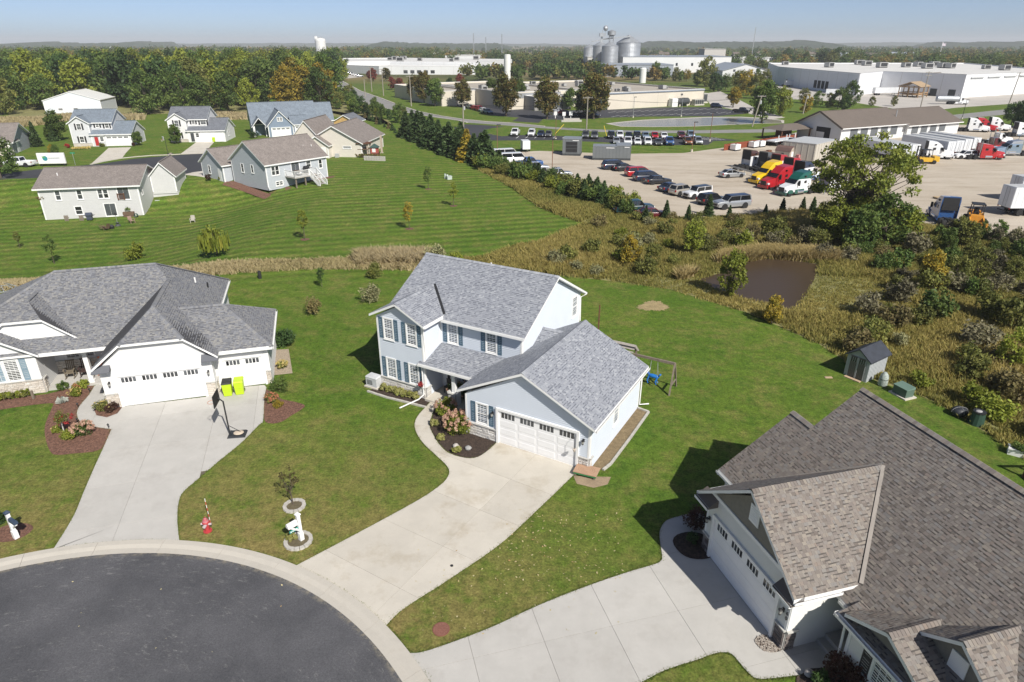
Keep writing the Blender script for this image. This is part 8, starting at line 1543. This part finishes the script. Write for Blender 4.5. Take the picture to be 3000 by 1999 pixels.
def bin_(p, rz, lab, lid, sc=1):
    t = thing('wheelie_bin', lab, 'bin', p, rz); t.scale = (sc,)*3; mk('body', LIME, t, lambda b: loft(b, [[(-.24,-.28,.06),(.24,-.28,.06),(.24,.28,.06),(-.24,.28,.06)], [(-.29,-.36,.95),(.29,-.36,.95),(.29,.36,.95),(-.29,.36,.95)]])); mk('lid', lid, t, lambda b: loft(b, [[(-.31,-.39,.95),(.31,-.39,.95),(.31,.4,.95),(-.31,.4,.95)], [(-.27,-.34,1.04),(.27,-.34,1.04),(.27,.36,1.06),(-.27,.36,1.06)]])); mk('handle', lid, t, lambda b: b.tube([(-.25,.44,1.0),(.25,.44,1.0)], .02, 6)); mk('front_rib', LIME, t, lambda b: [b.box(-.2,.2,-.35,-.3,.55,.6), b.box(-.2,.2,-.335,-.29,.4,.44)])
    for s in (-1, 1): mk('wheel', RUBBER, t, lambda b: b.lathe([(.11,-.03),(.11,.03)], 12, (s*.24,.3,.11), axis='x'))
bin_(Lp(1752,1064), YAWL, 'lime wheelie bin with black lid by the third garage bay', TRIMB); bin_(Lp(1842,1052), YAWL, 'all lime wheelie bin beside the black lidded one', LIME); bin_(G(628,416), radians(7), 'lime wheelie bin beside the white two storey house drive', LIME)
def rocker(p, rz, m, lab):
    t = thing('rocking_chair', lab, 'chair', p, rz)
    for s in (-1, 1): mk('rocker', m, t, lambda b: b.tube([(s*.26, -.45+.9*i/8, .03+.09*((i-4)/4)**2) for i in range(9)], .02, 5)); mk('armrest', m, t, lambda b: b.box(s*.3-.04,s*.3+.04,-.25,.25,.62,.66)); [mk('leg', m, t, lambda b: b.beam((s*.26,y,.05),(s*.26,y,.64),.04)) for y in (-.22,.24)]
    mk('seat', m, t, lambda b: b.box(-.26,.26,-.25,.25,.38,.42)); [mk('back_slat', m, t, lambda b: b.beam((-.22+i*.11,.24,.4),(-.22+i*.11,.42,1.1),.06,.02)) for i in range(5)]; mk('back_rail', m, t, lambda b: b.beam((-.28,.42,1.1),(.28,.42,1.1),.05,.08)); return t
LMX = Matrix.Translation(OL) @ Matrix.Rotation(YAWL, 4, 'Z')
for i, (u, c, lab) in enumerate(((-4.35, mat('grey_brown_wood', (.17,.14,.1), .8), 'grey brown rocking chair on the left porch'), (-3.45, mat('dark_brown_wood', (.06,.035,.03), .7), 'dark brown rocking chair on the left porch'), (-2.35, mat('orange_paint', (.65,.16,.03), .6), 'bright orange rocking chair on the left porch'))): rocker(LMX @ Vector((u,5.05,.165)), YAWL, c, lab)
for i, (x, y) in enumerate(((835,1325), (600,1165), (690,1050), (597,1280), (1690,0))):
    if i < 4: t = thing('path_light', 'small black path light along the left walk', 'path light', Lp(x, y), 0, 'path lights along the left walk'); mk('stake', DARK, t, lambda b: b.lathe([(.02,0),(.02,.25)], 6)); mk('head', DARK, t, lambda b: b.lathe([(.05,.25),(.06,.33),(.02,.37)], 8))
pst = mk('garden_stake', WOODG, None, lambda b: b.box(-.06,.06,-.06,.06,0,.6)); pst.location = Lp(260,1095); tag(pst, 'short grey wooden post in the left mulch bed', 'post')
# ---------------------------------------------------------------- by the central house
ac = thing('air_conditioner', 'pale grey generator box at the corner of the central house', 'generator', OM, YAWM); ac.location = Matrix.Translation(OM) @ Matrix.Rotation(YAWM, 4, 'Z') @ Vector((-10.75,1.7,0)); mk('case', mat('pale_grey_case', (.5,.51,.52), .5), ac, lambda b: b.box(-.45,.45,-.3,.3,.1,.75)); mk('lid', mat('pale_grey_lid', (.56,.57,.58), .5), ac, lambda b: loft(b, [[(-.47,-.32,.75),(.47,-.32,.75),(.47,.32,.75),(-.47,.32,.75)], [(-.42,-.27,.83),(.42,-.27,.83),(.42,.27,.83),(-.42,.27,.83)]])); mk('pad', CONC, ac, lambda b: b.box(-.55,.55,-.4,.4,0,.1)); [mk('vent_slot', DARK, ac, lambda b: b.box(-.35,.1,-.31,-.3,.25+k*.09,.29+k*.09)) for k in range(4)]
MMX = Matrix.Translation(OM) @ Matrix.Rotation(YAWM, 4, 'Z')
hb = thing('hanging_basket', 'red flowers hanging at the porch corner', 'flowers', MMX @ Vector((-6.75,1.62,1.15))); mk('pot', DARK, hb, lambda b: b.lathe([(.08,-.12),(.14,.02)], 10)); V, F, t = leaves([(0,0,.1)], .19, 160, .07, 51); link('blooms', npmesh('blooms', V, F, [FRD], t), hb); mk('hanger', DARK, hb, lambda b: b.tube([(0,0,.05),(0,0,.6)], .01, 4))
bn = thing('porch_bench', 'dark bench on the shaded central porch', 'bench', MMX @ Vector((-5.6,3.2,.17)), YAWM); mk('seat', TRIMB, bn, lambda b: b.box(-.4,.4,-.2,.2,.4,.45)); mk('backrest', TRIMB, bn, lambda b: b.box(-.4,.4,.18,.22,.5,.9)); [mk('leg', TRIMB, bn, lambda b: b.box(x-.03,x+.03,y-.03,y+.03,0,.4)) for x in (-.36,.36) for y in (-.16,.16)]
hp = thing('hanging_planter', 'small hanging plant pot on a bracket beside the garage door', 'planter', MMX @ Vector((7.15-2.25,-.42,1.35))); mk('pot', mat('pot_tan', (.5,.44,.38), .7), hp, lambda b: b.lathe([(.05,-.1),(.11,.04),(.1,.05)], 10)); mk('bracket', DARK, hp, lambda b: b.tube([(0,.4,.55),(0,.1,.62),(0,0,.5),(0,0,.05)], .012, 5)); mk('soil', MULCHD, hp, lambda b: b.lathe([(.095,.0),(.095,.03)], 10))
stb = thing('sand_table', 'low green sand table with tan wooden top beside the drive', 'sand table', Mp(1455,1502), YAWM+.12); stb.scale = (1,1,.72); mk('frame', mat('green_paint', (.05,.22,.08), .6, var=.15), stb, lambda b: b.box(-.62,.62,-.4,.4,.22,.36)); lid_ = mk('top', mat('tan_ply', (.42,.27,.18), .8, var=.12, vs=5), stb, lambda b: b.box(-.64,.64,-.42,.42,.36,.41)); mk('carved_ring', mat('tan_ply_dark', (.3,.18,.11), .8), lid_, lambda b: [b.tube([(r_*1.3*cos(a), r_*sin(a), .412) for a in [i*2*pi/24 for i in range(25)]], .008, 4, cap=False) for r_ in (.16,.25,.34)]); [mk('leg', WOODG, stb, lambda b: b.box(x-.05,x+.05,y-.05,y+.05,0,.22)) for x in (-.52,.52) for y in (-.32,.32)]
# swing set
s0, s1 = Yp(535,925), Yp(605,880); swc = (s0+s1)/2; hB = 2.0; tw0 = Yp(272,622,hB); sd = (tw0-swc); sd.z = 0; L_ = sd.length; sd.normalize(); sr = atan2(sd.y, sd.x); sw = thing('swing_set', 'weathered wooden swing set with small roofed fort', 'swing set', swc, sr)
mk('top_beam', WOODG, sw, lambda b: b.beam((0,0,hB),(L_,0,hB),.12,.16)); [mk('leg', WOODG, sw, lambda b: b.beam((-.05,s*.75,0),(0,0,hB+.05),.1,.1)) for s in (-1,1)]; mk('cross_brace', WOODG, sw, lambda b: b.beam((-.04,-.5,.65),(-.04,.5,.65),.06,.12))
for x in (L_, L_+1.3):
    for y in (-.65,.65): mk('fort_post', WOODG, sw, lambda b: b.box(x-.06,x+.06,y-.06,y+.06,0,2.2))
mk('fort_floor', WOODG, sw, lambda b: b.box(L_-.1,L_+1.4,-.7,.7,1.2,1.28)); [mk('roof_board', mat('grey_board', (.36,.33,.29), .85, var=.2, vs=5), sw, lambda b: b.beam((L_-.15,s*(.08+k*.16),2.62-k*.15),(L_+1.45,s*(.08+k*.16),2.62-k*.15),.17,.03)) for s in (-1,1) for k in range(5)]
BLU = mat('toy_blue', (.02,.16,.5), .4); gl_ = thing('glider_swing', 'bright blue plastic horse glider hanging from the swing set', 'swing', swc+sd*1.35, sr)
mk('body', BLU, gl_, lambda b: [b.ball((0,0,.75), (.42,.13,.15)), b.ball((.45,0,1.0), (.13,.09,.12)), b.tube([(.3,0,.8),(.44,0,1.0)], .09, 8), b.tube([(-.35,0,.8),(-.5,0,1.0)], .06, 6)], True); [mk('leg', BLU, gl_, lambda b: b.tube([(x,s*.08,.72),(x+.08,s*.14,.4),(x,s*.16,.25)], .055, 6)) for x in (-.28,.28) for s in (-1,1)]; [mk('chain', STEEL, gl_, lambda b: b.tube([(x,s*.12,.8),(x*.7,0,1.95)], .012, 4)) for x in (-.3,.3) for s in (-1,1)]
swg = thing('belt_swing', 'teal belt swing on chains beside the glider', 'swing', swc+sd*2.6, sr+.1); mk('seat', mat('teal_plastic', (.02,.2,.22), .5), swg, lambda b: b.beam((-.2,0,.5),(.2,0,.5),.16,.04)); [mk('chain', STEEL, swg, lambda b: b.tube([(x,0,.5),(x*.9,0,1.95)], .01, 4)) for x in (-.2,.2)]
pk = mk('corner_post', WOODB, None, lambda b: b.box(-.05,.05,-.05,.05,0,2.6)); pk.location = Yp(5,480); tag(pk, 'thin rusty post standing behind the garage roof', 'post')
# shed and garden clutter on the right
SHG = mat('shed_grey', (.4,.42,.43), .6, var=.05); SHD = mat('shed_door', (.15,.14,.125), .7, var=.12, vs=3); SHRF = mat('shed_roof', (.035,.04,.052), .7, var=.25, vs=2)
q0, q1 = Qp(345,558), Qp(530,632); dv = q1-q0; syaw = atan2(dv.y, dv.x); shd = thing('garden_shed', 'small grey garden shed with black roof and double doors', 'shed', q0, syaw); w_ = dv.length; dp = 2.3
mk('walls', SHG, shd, lambda b: b.extr([(0,0,0),(w_,0,0),(w_,0,1.55),(w_/2,0,2.15),(0,0,1.55)][::-1], (0,dp,0)))
for k in range(12): mk('wall_rib', SHG, shd, lambda b: b.box(w_,w_+.02,.08+k*dp/12,.14+k*dp/12,.05,1.5))
mk('roof', SHRF, shd, lambda b: [b.extr([(-.15,-.18,1.47),(w_/2,-.18,2.17),(w_/2,-.18,2.25),(-.15,-.18,1.55)], (0,dp+.36,0)), b.extr([(w_/2,-.18,2.17),(w_+.15,-.18,1.47),(w_+.15,-.18,1.55),(w_/2,-.18,2.25)], (0,dp+.36,0))])
for k in range(2):
    x0 = w_*.14+k*w_*.36; do_ = mk('door', SHD, shd, lambda b: b.box(x0,x0+w_*.35,-.04,.0,.04,1.6)); mk('door_window', GLASS, do_, lambda b: b.box(x0+.06,x0+w_*.35-.06,-.055,-.04,1.2,1.5)); [mk('muntin', SHG, do_, lambda b: b.box(x0+.06+j*(w_*.35-.12)/3-.012,x0+.06+j*(w_*.35-.12)/3+.012,-.07,-.055,1.2,1.5)) for j in range(4)]; [mk('board_groove', DARK, do_, lambda b: b.box(x0+.08+j*.12,x0+.09+j*.12,-.045,-.04,.1,1.1)) for j in range(5)]; mk('door_frame', SHG, do_, lambda b: [b.box(x0,x0+.04,-.06,-.04,.04,1.6), b.box(x0+w_*.35-.04,x0+w_*.35,-.06,-.04,.04,1.6)])
mk('step', mat('tan_board', (.45,.33,.22), .8), shd, lambda b: b.box(w_*.15,w_*.85,-.4,-.15,0,.06))
bd_ = mk('loose_board', MT['tan_board'], None, lambda b: b.box(-.25,.25,-.1,.1,0,.04)); bd_.location = Qp(220,590); tag(bd_, 'loose tan board on the grass near the shed', 'board')
UG = mat('utility_green', (.09,.14,.11), .6, var=.08)
tb2 = thing('transformer_box', 'green metal transformer box beside the shed', 'transformer', Qp(835,735), syaw-.25); mk('case', UG, tb2, lambda b: b.box(-.5,.5,-.35,.35,.08,.62)); mk('lid', mat('utility_green_lid', (.13,.2,.16), .5), tb2, lambda b: loft(b, [[(-.53,-.38,.62),(.53,-.38,.62),(.53,.38,.62),(-.53,.38,.62)], [(-.53,-.38,.66),(.53,-.38,.66),(.5,.35,.76),(-.5,.35,.76)]])); mk('pad', CONC, tb2, lambda b: b.box(-.65,.65,-.5,.5,0,.08))
cv = thing('covered_barrel', 'barrel shape under a pale mottled cover beside the shed', 'barrel', Qp(668,655)); mk('cover', mat('camo_cover', (.32,.36,.33), .7, var=.5, vs=9), cv, lambda b: b.lathe([(.26,0),(.3,.1),(.28,.6),(.24,.8),(.13,.95),(.1,1.0)], 14), True); mk('tie', DARK, cv, lambda b: b.lathe([(.29,.5),(.29,.53)], 14))
ba = thing('tarp_bundle', 'black tarpaulin bundle tied with cord on the grass', 'bundle', Qp(1305,905)); mk('tarp', mat('black_tarp', (.03,.033,.04), .5, var=.4, vs=5, bump=.5, bs=9), ba, lambda b: b.ball((0,0,.28), (.5,.42,.32), 14, 8), True); mk('cord', mat('cord_grey', (.3,.3,.3), .7), ba, lambda b: [b.tube([(.5*cos(a)*1.02, 0, .28+.33*sin(a)) for a in [i*pi/8 for i in range(9)]], .012, 4), b.tube([(0, .43*cos(a), .28+.33*sin(a)) for a in [i*pi/8 for i in range(9)]], .012, 4)])
cb = thing('compost_bin', 'dark green plastic compost bin at the lawn edge', 'compost bin', Qp(1450,975)); mk('body', mat('compost_green', (.025,.06,.04), .6), cb, lambda b: b.lathe([(.42,0),(.34,.8),(.32,.82)], 12)); mk('rim', DARK, cb, lambda b: b.lathe([(.36,.8),(.36,.88),(.3,.88)], 12)); mk('bag', mat('bag_grey', (.35,.34,.34), .6), cb, lambda b: b.ball((-.05,0,.88), (.2,.16,.06)))
pl_ = thing('planter_box', 'white planter box with leafy plants at the lawn edge', 'planter', Qp(1800,1235), -.6); mk('box', WHITE, pl_, lambda b: b.box(-.5,.5,-.25,.25,0,.4)); V, F, t = leaves(crownpts(10, .45, .2, 61, .2, .9, .5, 0), .2, 40, .1, 62); link('plants', npmesh('plants', V, F, [LG], t), pl_); mk('rim', WHITE, pl_, lambda b: [b.box(-.54,.54,-.29,-.25,.34,.42), b.box(-.54,.54,.25,.29,.34,.42)])
dk_ = thing('wooden_deck', 'corner of a brown wooden deck rail behind the brown roofed house', 'deck', Qp(1840,1420)); mk('rail', WOODB, dk_, lambda b: b.box(0,2,-.06,.06,1.0,1.12)); [mk('post', WOODB, dk_, lambda b: b.box(x-.06,x+.06,-.06,.06,0,1.1)) for x in (.06,1.0,1.94)]; mk('floor', WOODB, dk_, lambda b: b.box(0,2,-1.5,0,.2,.28))
# ---------------------------------------------------------------- back lawns
for i, (x, y, h_) in enumerate(((1738,388,.75), (1758,392,.7), (1775,394,.35))): t = thing('utility_pedestal', ('slim pale green pedestal on the upper lawn', 'second slim pedestal on the upper lawn', 'squat pale green transformer beside the pedestals')[i], 'pedestal', t2b(x, y), .4); mk('housing', mat('pale_green_metal', (.42,.48,.43), .6), t, lambda b: b.box(*((-.12,.12,-.12,.12,0,h_) if i < 2 else (-.4,.4,-.35,.35,0,.5)))); mk('cap', mat('pale_green_cap', (.48,.53,.49), .6), t, lambda b: b.box(*((-.14,.14,-.14,.14,h_,h_+.05) if i < 2 else (-.43,.43,-.38,.38,.5,.56))))
def chair(p, rz, m, lab):
    t = thing('lawn_chair', lab, 'chair', p, rz); mk('seat', m, t, lambda b: b.beam((0,-.3,.36),(0,.25,.26),.55,.05)); [mk('back_slat', m, t, lambda b: b.beam((-.22+i*.11,.25,.28),(-.22+i*.11,.5,.95),.09,.02)) for i in range(5)]; [mk('leg', m, t, lambda b: b.beam((s*.3,-.3,0),(s*.3,-.28,.55),.07)) for s in (-1,1)]; [mk('armrest', m, t, lambda b: b.box(s*.33-.06,s*.33+.06,-.4,.35,.53,.57)) for s in (-1,1)]; return t
CBR = mat('chair_brown', (.14,.09,.06), .8); chair(w2b(945,858), 2.2, CBR, 'brown lawn chair beside the fire pit'); chair(w2b(985,860), -2.0, CBR, 'second brown lawn chair beside the fire pit'); chair(w2b(1213,795), 1.0, mat('chair_rose', (.3,.2,.16), .8), 'rosy brown lawn chair alone on the grass'); chair(w2b(1775,790), .3, mat('bench_pale', (.4,.37,.33), .8), 'pale garden seat in a rough patch of lawn')
fp = thing('fire_pit', 'small dark fire pit on the low lawn', 'fire pit', w2b(1030,848)); mk('bowl', DARK, fp, lambda b: b.lathe([(.3,.0),(.36,.35),(.33,.36),(.2,.15)], 14)); mk('screen', DARK, fp, lambda b: b.lathe([(.34,.36),(.2,.55),(.05,.6)], 12))
bf = thing('bird_bath', 'slim garden post with dark feeder and round base', 'feeder', w2b(1085,820)); mk('pole', STEEL, bf, lambda b: b.tube([(0,0,0),(0,0,1.9)], .025, 6)); mk('feeder', DARK, bf, lambda b: b.lathe([(.1,1.5),(.14,1.6),(.12,1.85),(.02,2.0)], 10)); mk('base', GEND, bf, lambda b: b.lathe([(.4,0),(.35,.1),(.1,.3),(.3,.45)], 14))
grill(w2b(830,772), radians(12), 'dark grill against the white walkout wall', mat('grill_blue', (.06,.07,.1), .4))
pb = thing('planter_trough', 'brown raised planter trough below the white walkout wall', 'planter', w2b(1190,738), radians(12)); mk('trough', CBR, pb, lambda b: b.box(-.75,.75,-.3,.3,.3,.75)); mk('legs', CBR, pb, lambda b: b.box(-.7,.7,-.25,.25,0,.3)); V, F, t = leaves(crownpts(8, .6, .3, 71, .2, .9, 1.1, 0), .25, 16, .12, 72); link('plants', npmesh('plants', V, F, [LG], t), pb)
for x, y in ((615,778), (752,775)): t = thing('trellis_panel', 'grey slatted panel leaning on the white walkout wall', 'panel', w2b(x, y), radians(12), 'slatted panels on the white walkout wall'); [mk('slat', WOODG, t, lambda b: b.box(-.25+k*.1,-.18+k*.1,-.05,.0,0,.85)) for k in range(6)]; mk('rail', WOODG, t, lambda b: b.box(-.27,.4,.0,.03,.5,.58))
hs_ = thing('hose_reel', 'dark hose coil at the white walkout corner', 'hose', w2b(1250,745)); mk('coil', mat('hose_green', (.03,.07,.05), .6), hs_, lambda b: [b.tube([(.25*cos(a), .12*k, .3+.25*sin(a)) for a in [i*2*pi/14 for i in range(15)]], .04, 5, cap=False) for k in range(3)]); mk('stand', DARK, hs_, lambda b: b.box(-.2,.2,-.05,.4,0,.08))
ck = thing('climbing_dome', 'grey metal climbing dome on the far left lawn', 'climber', G(12,868)); 
for k in range(8):
    a = k*pi/4; mk('bar', STEEL, ck, lambda b: b.tube([(1.3*cos(a), 1.3*sin(a), 0), (1.1*cos(a), 1.1*sin(a), .7), (.5*cos(a), .5*sin(a), 1.1)], .03, 5)); mk('bar', STEEL, ck, lambda b: b.tube([(1.1*cos(a), 1.1*sin(a), .7), (1.1*cos(a+pi/4), 1.1*sin(a+pi/4), .7)], .03, 5))
lw = mk('dark_stump', DARK, None, lambda b: b.lathe([(.16,0),(.18,.3),(.15,.75),(.05,.8)], 10)); lw.location = t2b(38,1305); tag(lw, 'dark bag like stump alone on the lawn', 'stump')
# white sign trailer with round logo, street sign
p = G(157,487); sgn = thing('sign_board', 'long white board with green and blue round logo by the road', 'sign', p, radians(6)); sgn.scale = (.8,)*3; mk('panel', WHITE, sgn, lambda b: b.box(-3.0,3.0,-.2,.2,.6,3.0)); mk('frame', DARK, sgn, lambda b: [b.box(-2.6,-2.4,-.15,.15,0,.6), b.box(2.4,2.6,-.15,.15,0,.6)]); mk('logo_disc', mat('logo_teal', (.03,.25,.3), .5), sgn, lambda b: b.lathe([(.55,.201),(.55,.22)], 20, (-1.3,0,1.8), axis='y').__class__ if False else b.lathe([(.55,-.225),(.55,-.201)], 20, (-1.3,0,1.8), axis='y')); mk('logo_leaf', mat('logo_green', (.12,.35,.08), .5), sgn, lambda b: b.extr([(-2.0,-.24,2.2),(-1.5,-.24,2.3),(-1.1,-.24,1.9),(-1.5,-.24,1.85)], (0,.02,0))); [mk('letter_bar', mat('logo_grey', (.3,.34,.36), .6), sgn, lambda b: b.box(-.55+k*.28,-.35+k*.28,-.215,-.2,1.72,1.95)) for k in range(9)]
ss = thing('street_sign', 'small green street sign on a thin post', 'street sign', G(221,484)); mk('post', STEEL, ss, lambda b: b.tube([(0,0,0),(0,0,2.3)], .035, 6)); mk('blade', mat('sign_green', (.02,.25,.12), .5), ss, lambda b: b.box(-.45,.45,-.015,.015,2.1,2.35))
# patio by the beige house
pa = thing('retaining_wall', 'pale stone retaining wall by the beige house patio', 'wall', G(580+1290*.4018, 280+475*.4018), -.2); [mk('wall_stone', STO if False else EDG, pa, lambda b: b.box(-2.2+i*.55,-1.7+i*.55,-.2,.2,j*.28,j*.28+.26)) for i in range(8) for j in range(3)]
pg = thing('pergola', 'brown timber pergola beside the beige house', 'pergola', G(580+1220*.4018, 280+445*.4018), -.1); [mk('post', mat('pergola_tan', (.4,.33,.26), .8), pg, lambda b: b.box(x-.12,x+.12,y-.12,y+.12,0,2.6)) for x in (-.9,.9) for y in (-1,1)]; mk('roof_frame', WOODB, pg, lambda b: b.box(-1.3,1.3,-1.4,1.4,2.6,2.75)); mk('shade', CBR, pg, lambda b: b.box(-1.1,1.1,-1.2,1.2,1.5,1.6))
ph = thing('playhouse', 'tiny red and white playhouse with green roof by the patio', 'playhouse', G(580+1292*.4018, 280+440*.4018), -.1); mk('walls', mat('play_red', (.4,.1,.08), .7), ph, lambda b: b.box(-.7,.7,-.6,.6,.6,1.7)); mk('roof', mat('play_roof', (.04,.08,.07), .7), ph, lambda b: loft(b, [[(-.9,-.8,1.7),(.9,-.8,1.7),(.9,.8,1.7),(-.9,.8,1.7)], [(-.1,-.1,2.4),(.1,-.1,2.4),(.1,.1,2.4),(-.1,.1,2.4)]])); mk('window', WHITE, ph, lambda b: b.box(-.35,.35,-.65,-.6,.8,1.5)); mk('platform', WOODB, ph, lambda b: b.box(-.8,.8,-.7,.7,0,.6))
for x in (1338, 1345): t = thing('timber_post', 'tall bare timber post beside the beige house patio', 'post', G(580+x*.4018, 280+420*.4018), 0, 'tall posts by the patio'); mk('post', MT['pergola_tan'], t, lambda b: b.box(-.1,.1,-.1,.1,0,3.6)); mk('foot', CONC, t, lambda b: b.box(-.2,.2,-.2,.2,0,.1))
for x, y, c in ((1627,900,0), (1652,905,0), (1672,902,0)): t = thing('visitor_sign', 'small white sign post at the factory lawn edge', 'sign', G(x, 60+y*.3189), 0, 'white visitor signs at the factory lawn'); mk('post', WHITE, t, lambda b: b.box(-.1,.1,-.1,.1,0,1.2)); mk('board', WHITE, t, lambda b: b.box(-.5,.5,-.06,.06,.9,2.0))
mn = thing('stone_sign', 'low stone monument sign on the factory lawn', 'sign', zq3(545,932), .1); mk('base', EDG, mn, lambda b: b.box(-3,3,-.5,.5,0,.5)); mk('panel', STT and ROCK, mn, lambda b: b.box(-2.4,2.4,-.3,.3,.5,1.0))
gw = thing('guy_guard', 'yellow guy wire guards by the staff lot poles', 'guard', zq3(395,1045)); mk('guard', YPAINT, gw, lambda b: b.beam((0,0,0),(2.2,0,2.4),.12)); gw['group'] = 'yellow guy wire guards'
gw = thing('guy_guard', 'yellow guy wire guards by the staff lot poles', 'guard', zq3(870,1060)); mk('guard', YPAINT, gw, lambda b: b.beam((0,0,0),(-.8,0,2.4),.12)); gw['group'] = 'yellow guy wire guards'
# fallen leaves on the lawns and drive edge
r = np.random.default_rng(3); pts = []
while len(pts) < 260:
    q = r.random(2); c = Op(850+q[0]*900, 350+q[1]*500) if r.random() < .55 else (Kp(300+q[0]*1800, 800+q[1]*700) if r.random() < .06 else Op(250+q[0]*1500, 400+q[1]*850)); pts.append((c.x, c.y, .035))
C = np.array(pts); V, F, t = leaves(C, .01, 1, .07, 5, 2.5, 0); V[:, 2] = np.maximum(V[:, 2], .02); tag(link('fallen_leaves', npmesh('fallen_leaves', V, F, [leafmat('dry_leaf', [(.4,.33,.14), (.5,.44,.25), (.35,.2,.08)], .1, .8, 0)], t)), 'scattered dry leaves on lawn and asphalt', 'leaves', kind='stuff')
# ragged grass along the concrete
def fringe(P, n, lab):
    r = np.random.default_rng(n); seg = [(Vector(a), Vector(b)) for a, b in zip(P, P[1:])]; Ls = np.array([(b-a).length for a, b in seg]); ii = r.choice(len(seg), n, p=Ls/Ls.sum()); V = []; 
    for i in ii:
        a, b = seg[i]; c = a.lerp(b, r.random()); c = np.array([c.x+r.normal()*.035, c.y+r.normal()*.035, 0]); h = .02+.04*r.random(); w = .02+.02*r.random(); t = r.random()*6.28; d = np.array([cos(t)*w, sin(t)*w, 0]); V += [c-d, c+d, c+np.array([r.normal()*.04, r.normal()*.04, h])]
    V = np.array(V); return tag(link('edge_grass', npmesh('edge_grass', V, np.arange(len(V)).reshape(-1, 3), [leafmat('edge_blade', [(.1,.16,.03), (.16,.21,.045), (.24,.23,.08)], .5, .8, 0)], r.random(n))), lab, 'grass', kind='stuff')
ARC = arc(radians(15), radians(125), 60, RK+.03)
for pl, n, lab in ((dl+dr+de, 5200, 'ragged grass along the central drive edge'), (ll+lr, 4800, 'ragged grass along the left drive edge'), (rl, 3000, 'ragged grass along the right drive edge'), (rr[7:], 2200, 'ragged grass along the lower drive edge'), (ARC, 4200, 'ragged grass behind the kerb')): fringe(pl, n, lab)
# ---------------------------------------------------------------- air
hz = MB(); hz.box(-7500, 7500, -350, 9500, -6, 80); ho = hz.obj('haze', []); hm = bpy.data.materials.new('haze_air'); hm.use_nodes = True; nn = hm.node_tree.nodes; nn.remove(nn['Principled BSDF']); pv = nn.new('ShaderNodeVolumePrincipled'); pv.inputs['Color'].default_value = (.94,.97,1,1); pv.inputs['Density'].default_value = HAZE; pv.inputs['Anisotropy'].default_value = 0; hm.node_tree.links.new(pv.outputs[0], nn['Material Output'].inputs['Volume']); ho.data.materials.append(hm); tag(ho, 'thin pale summer haze filling the air', 'haze', kind='stuff')
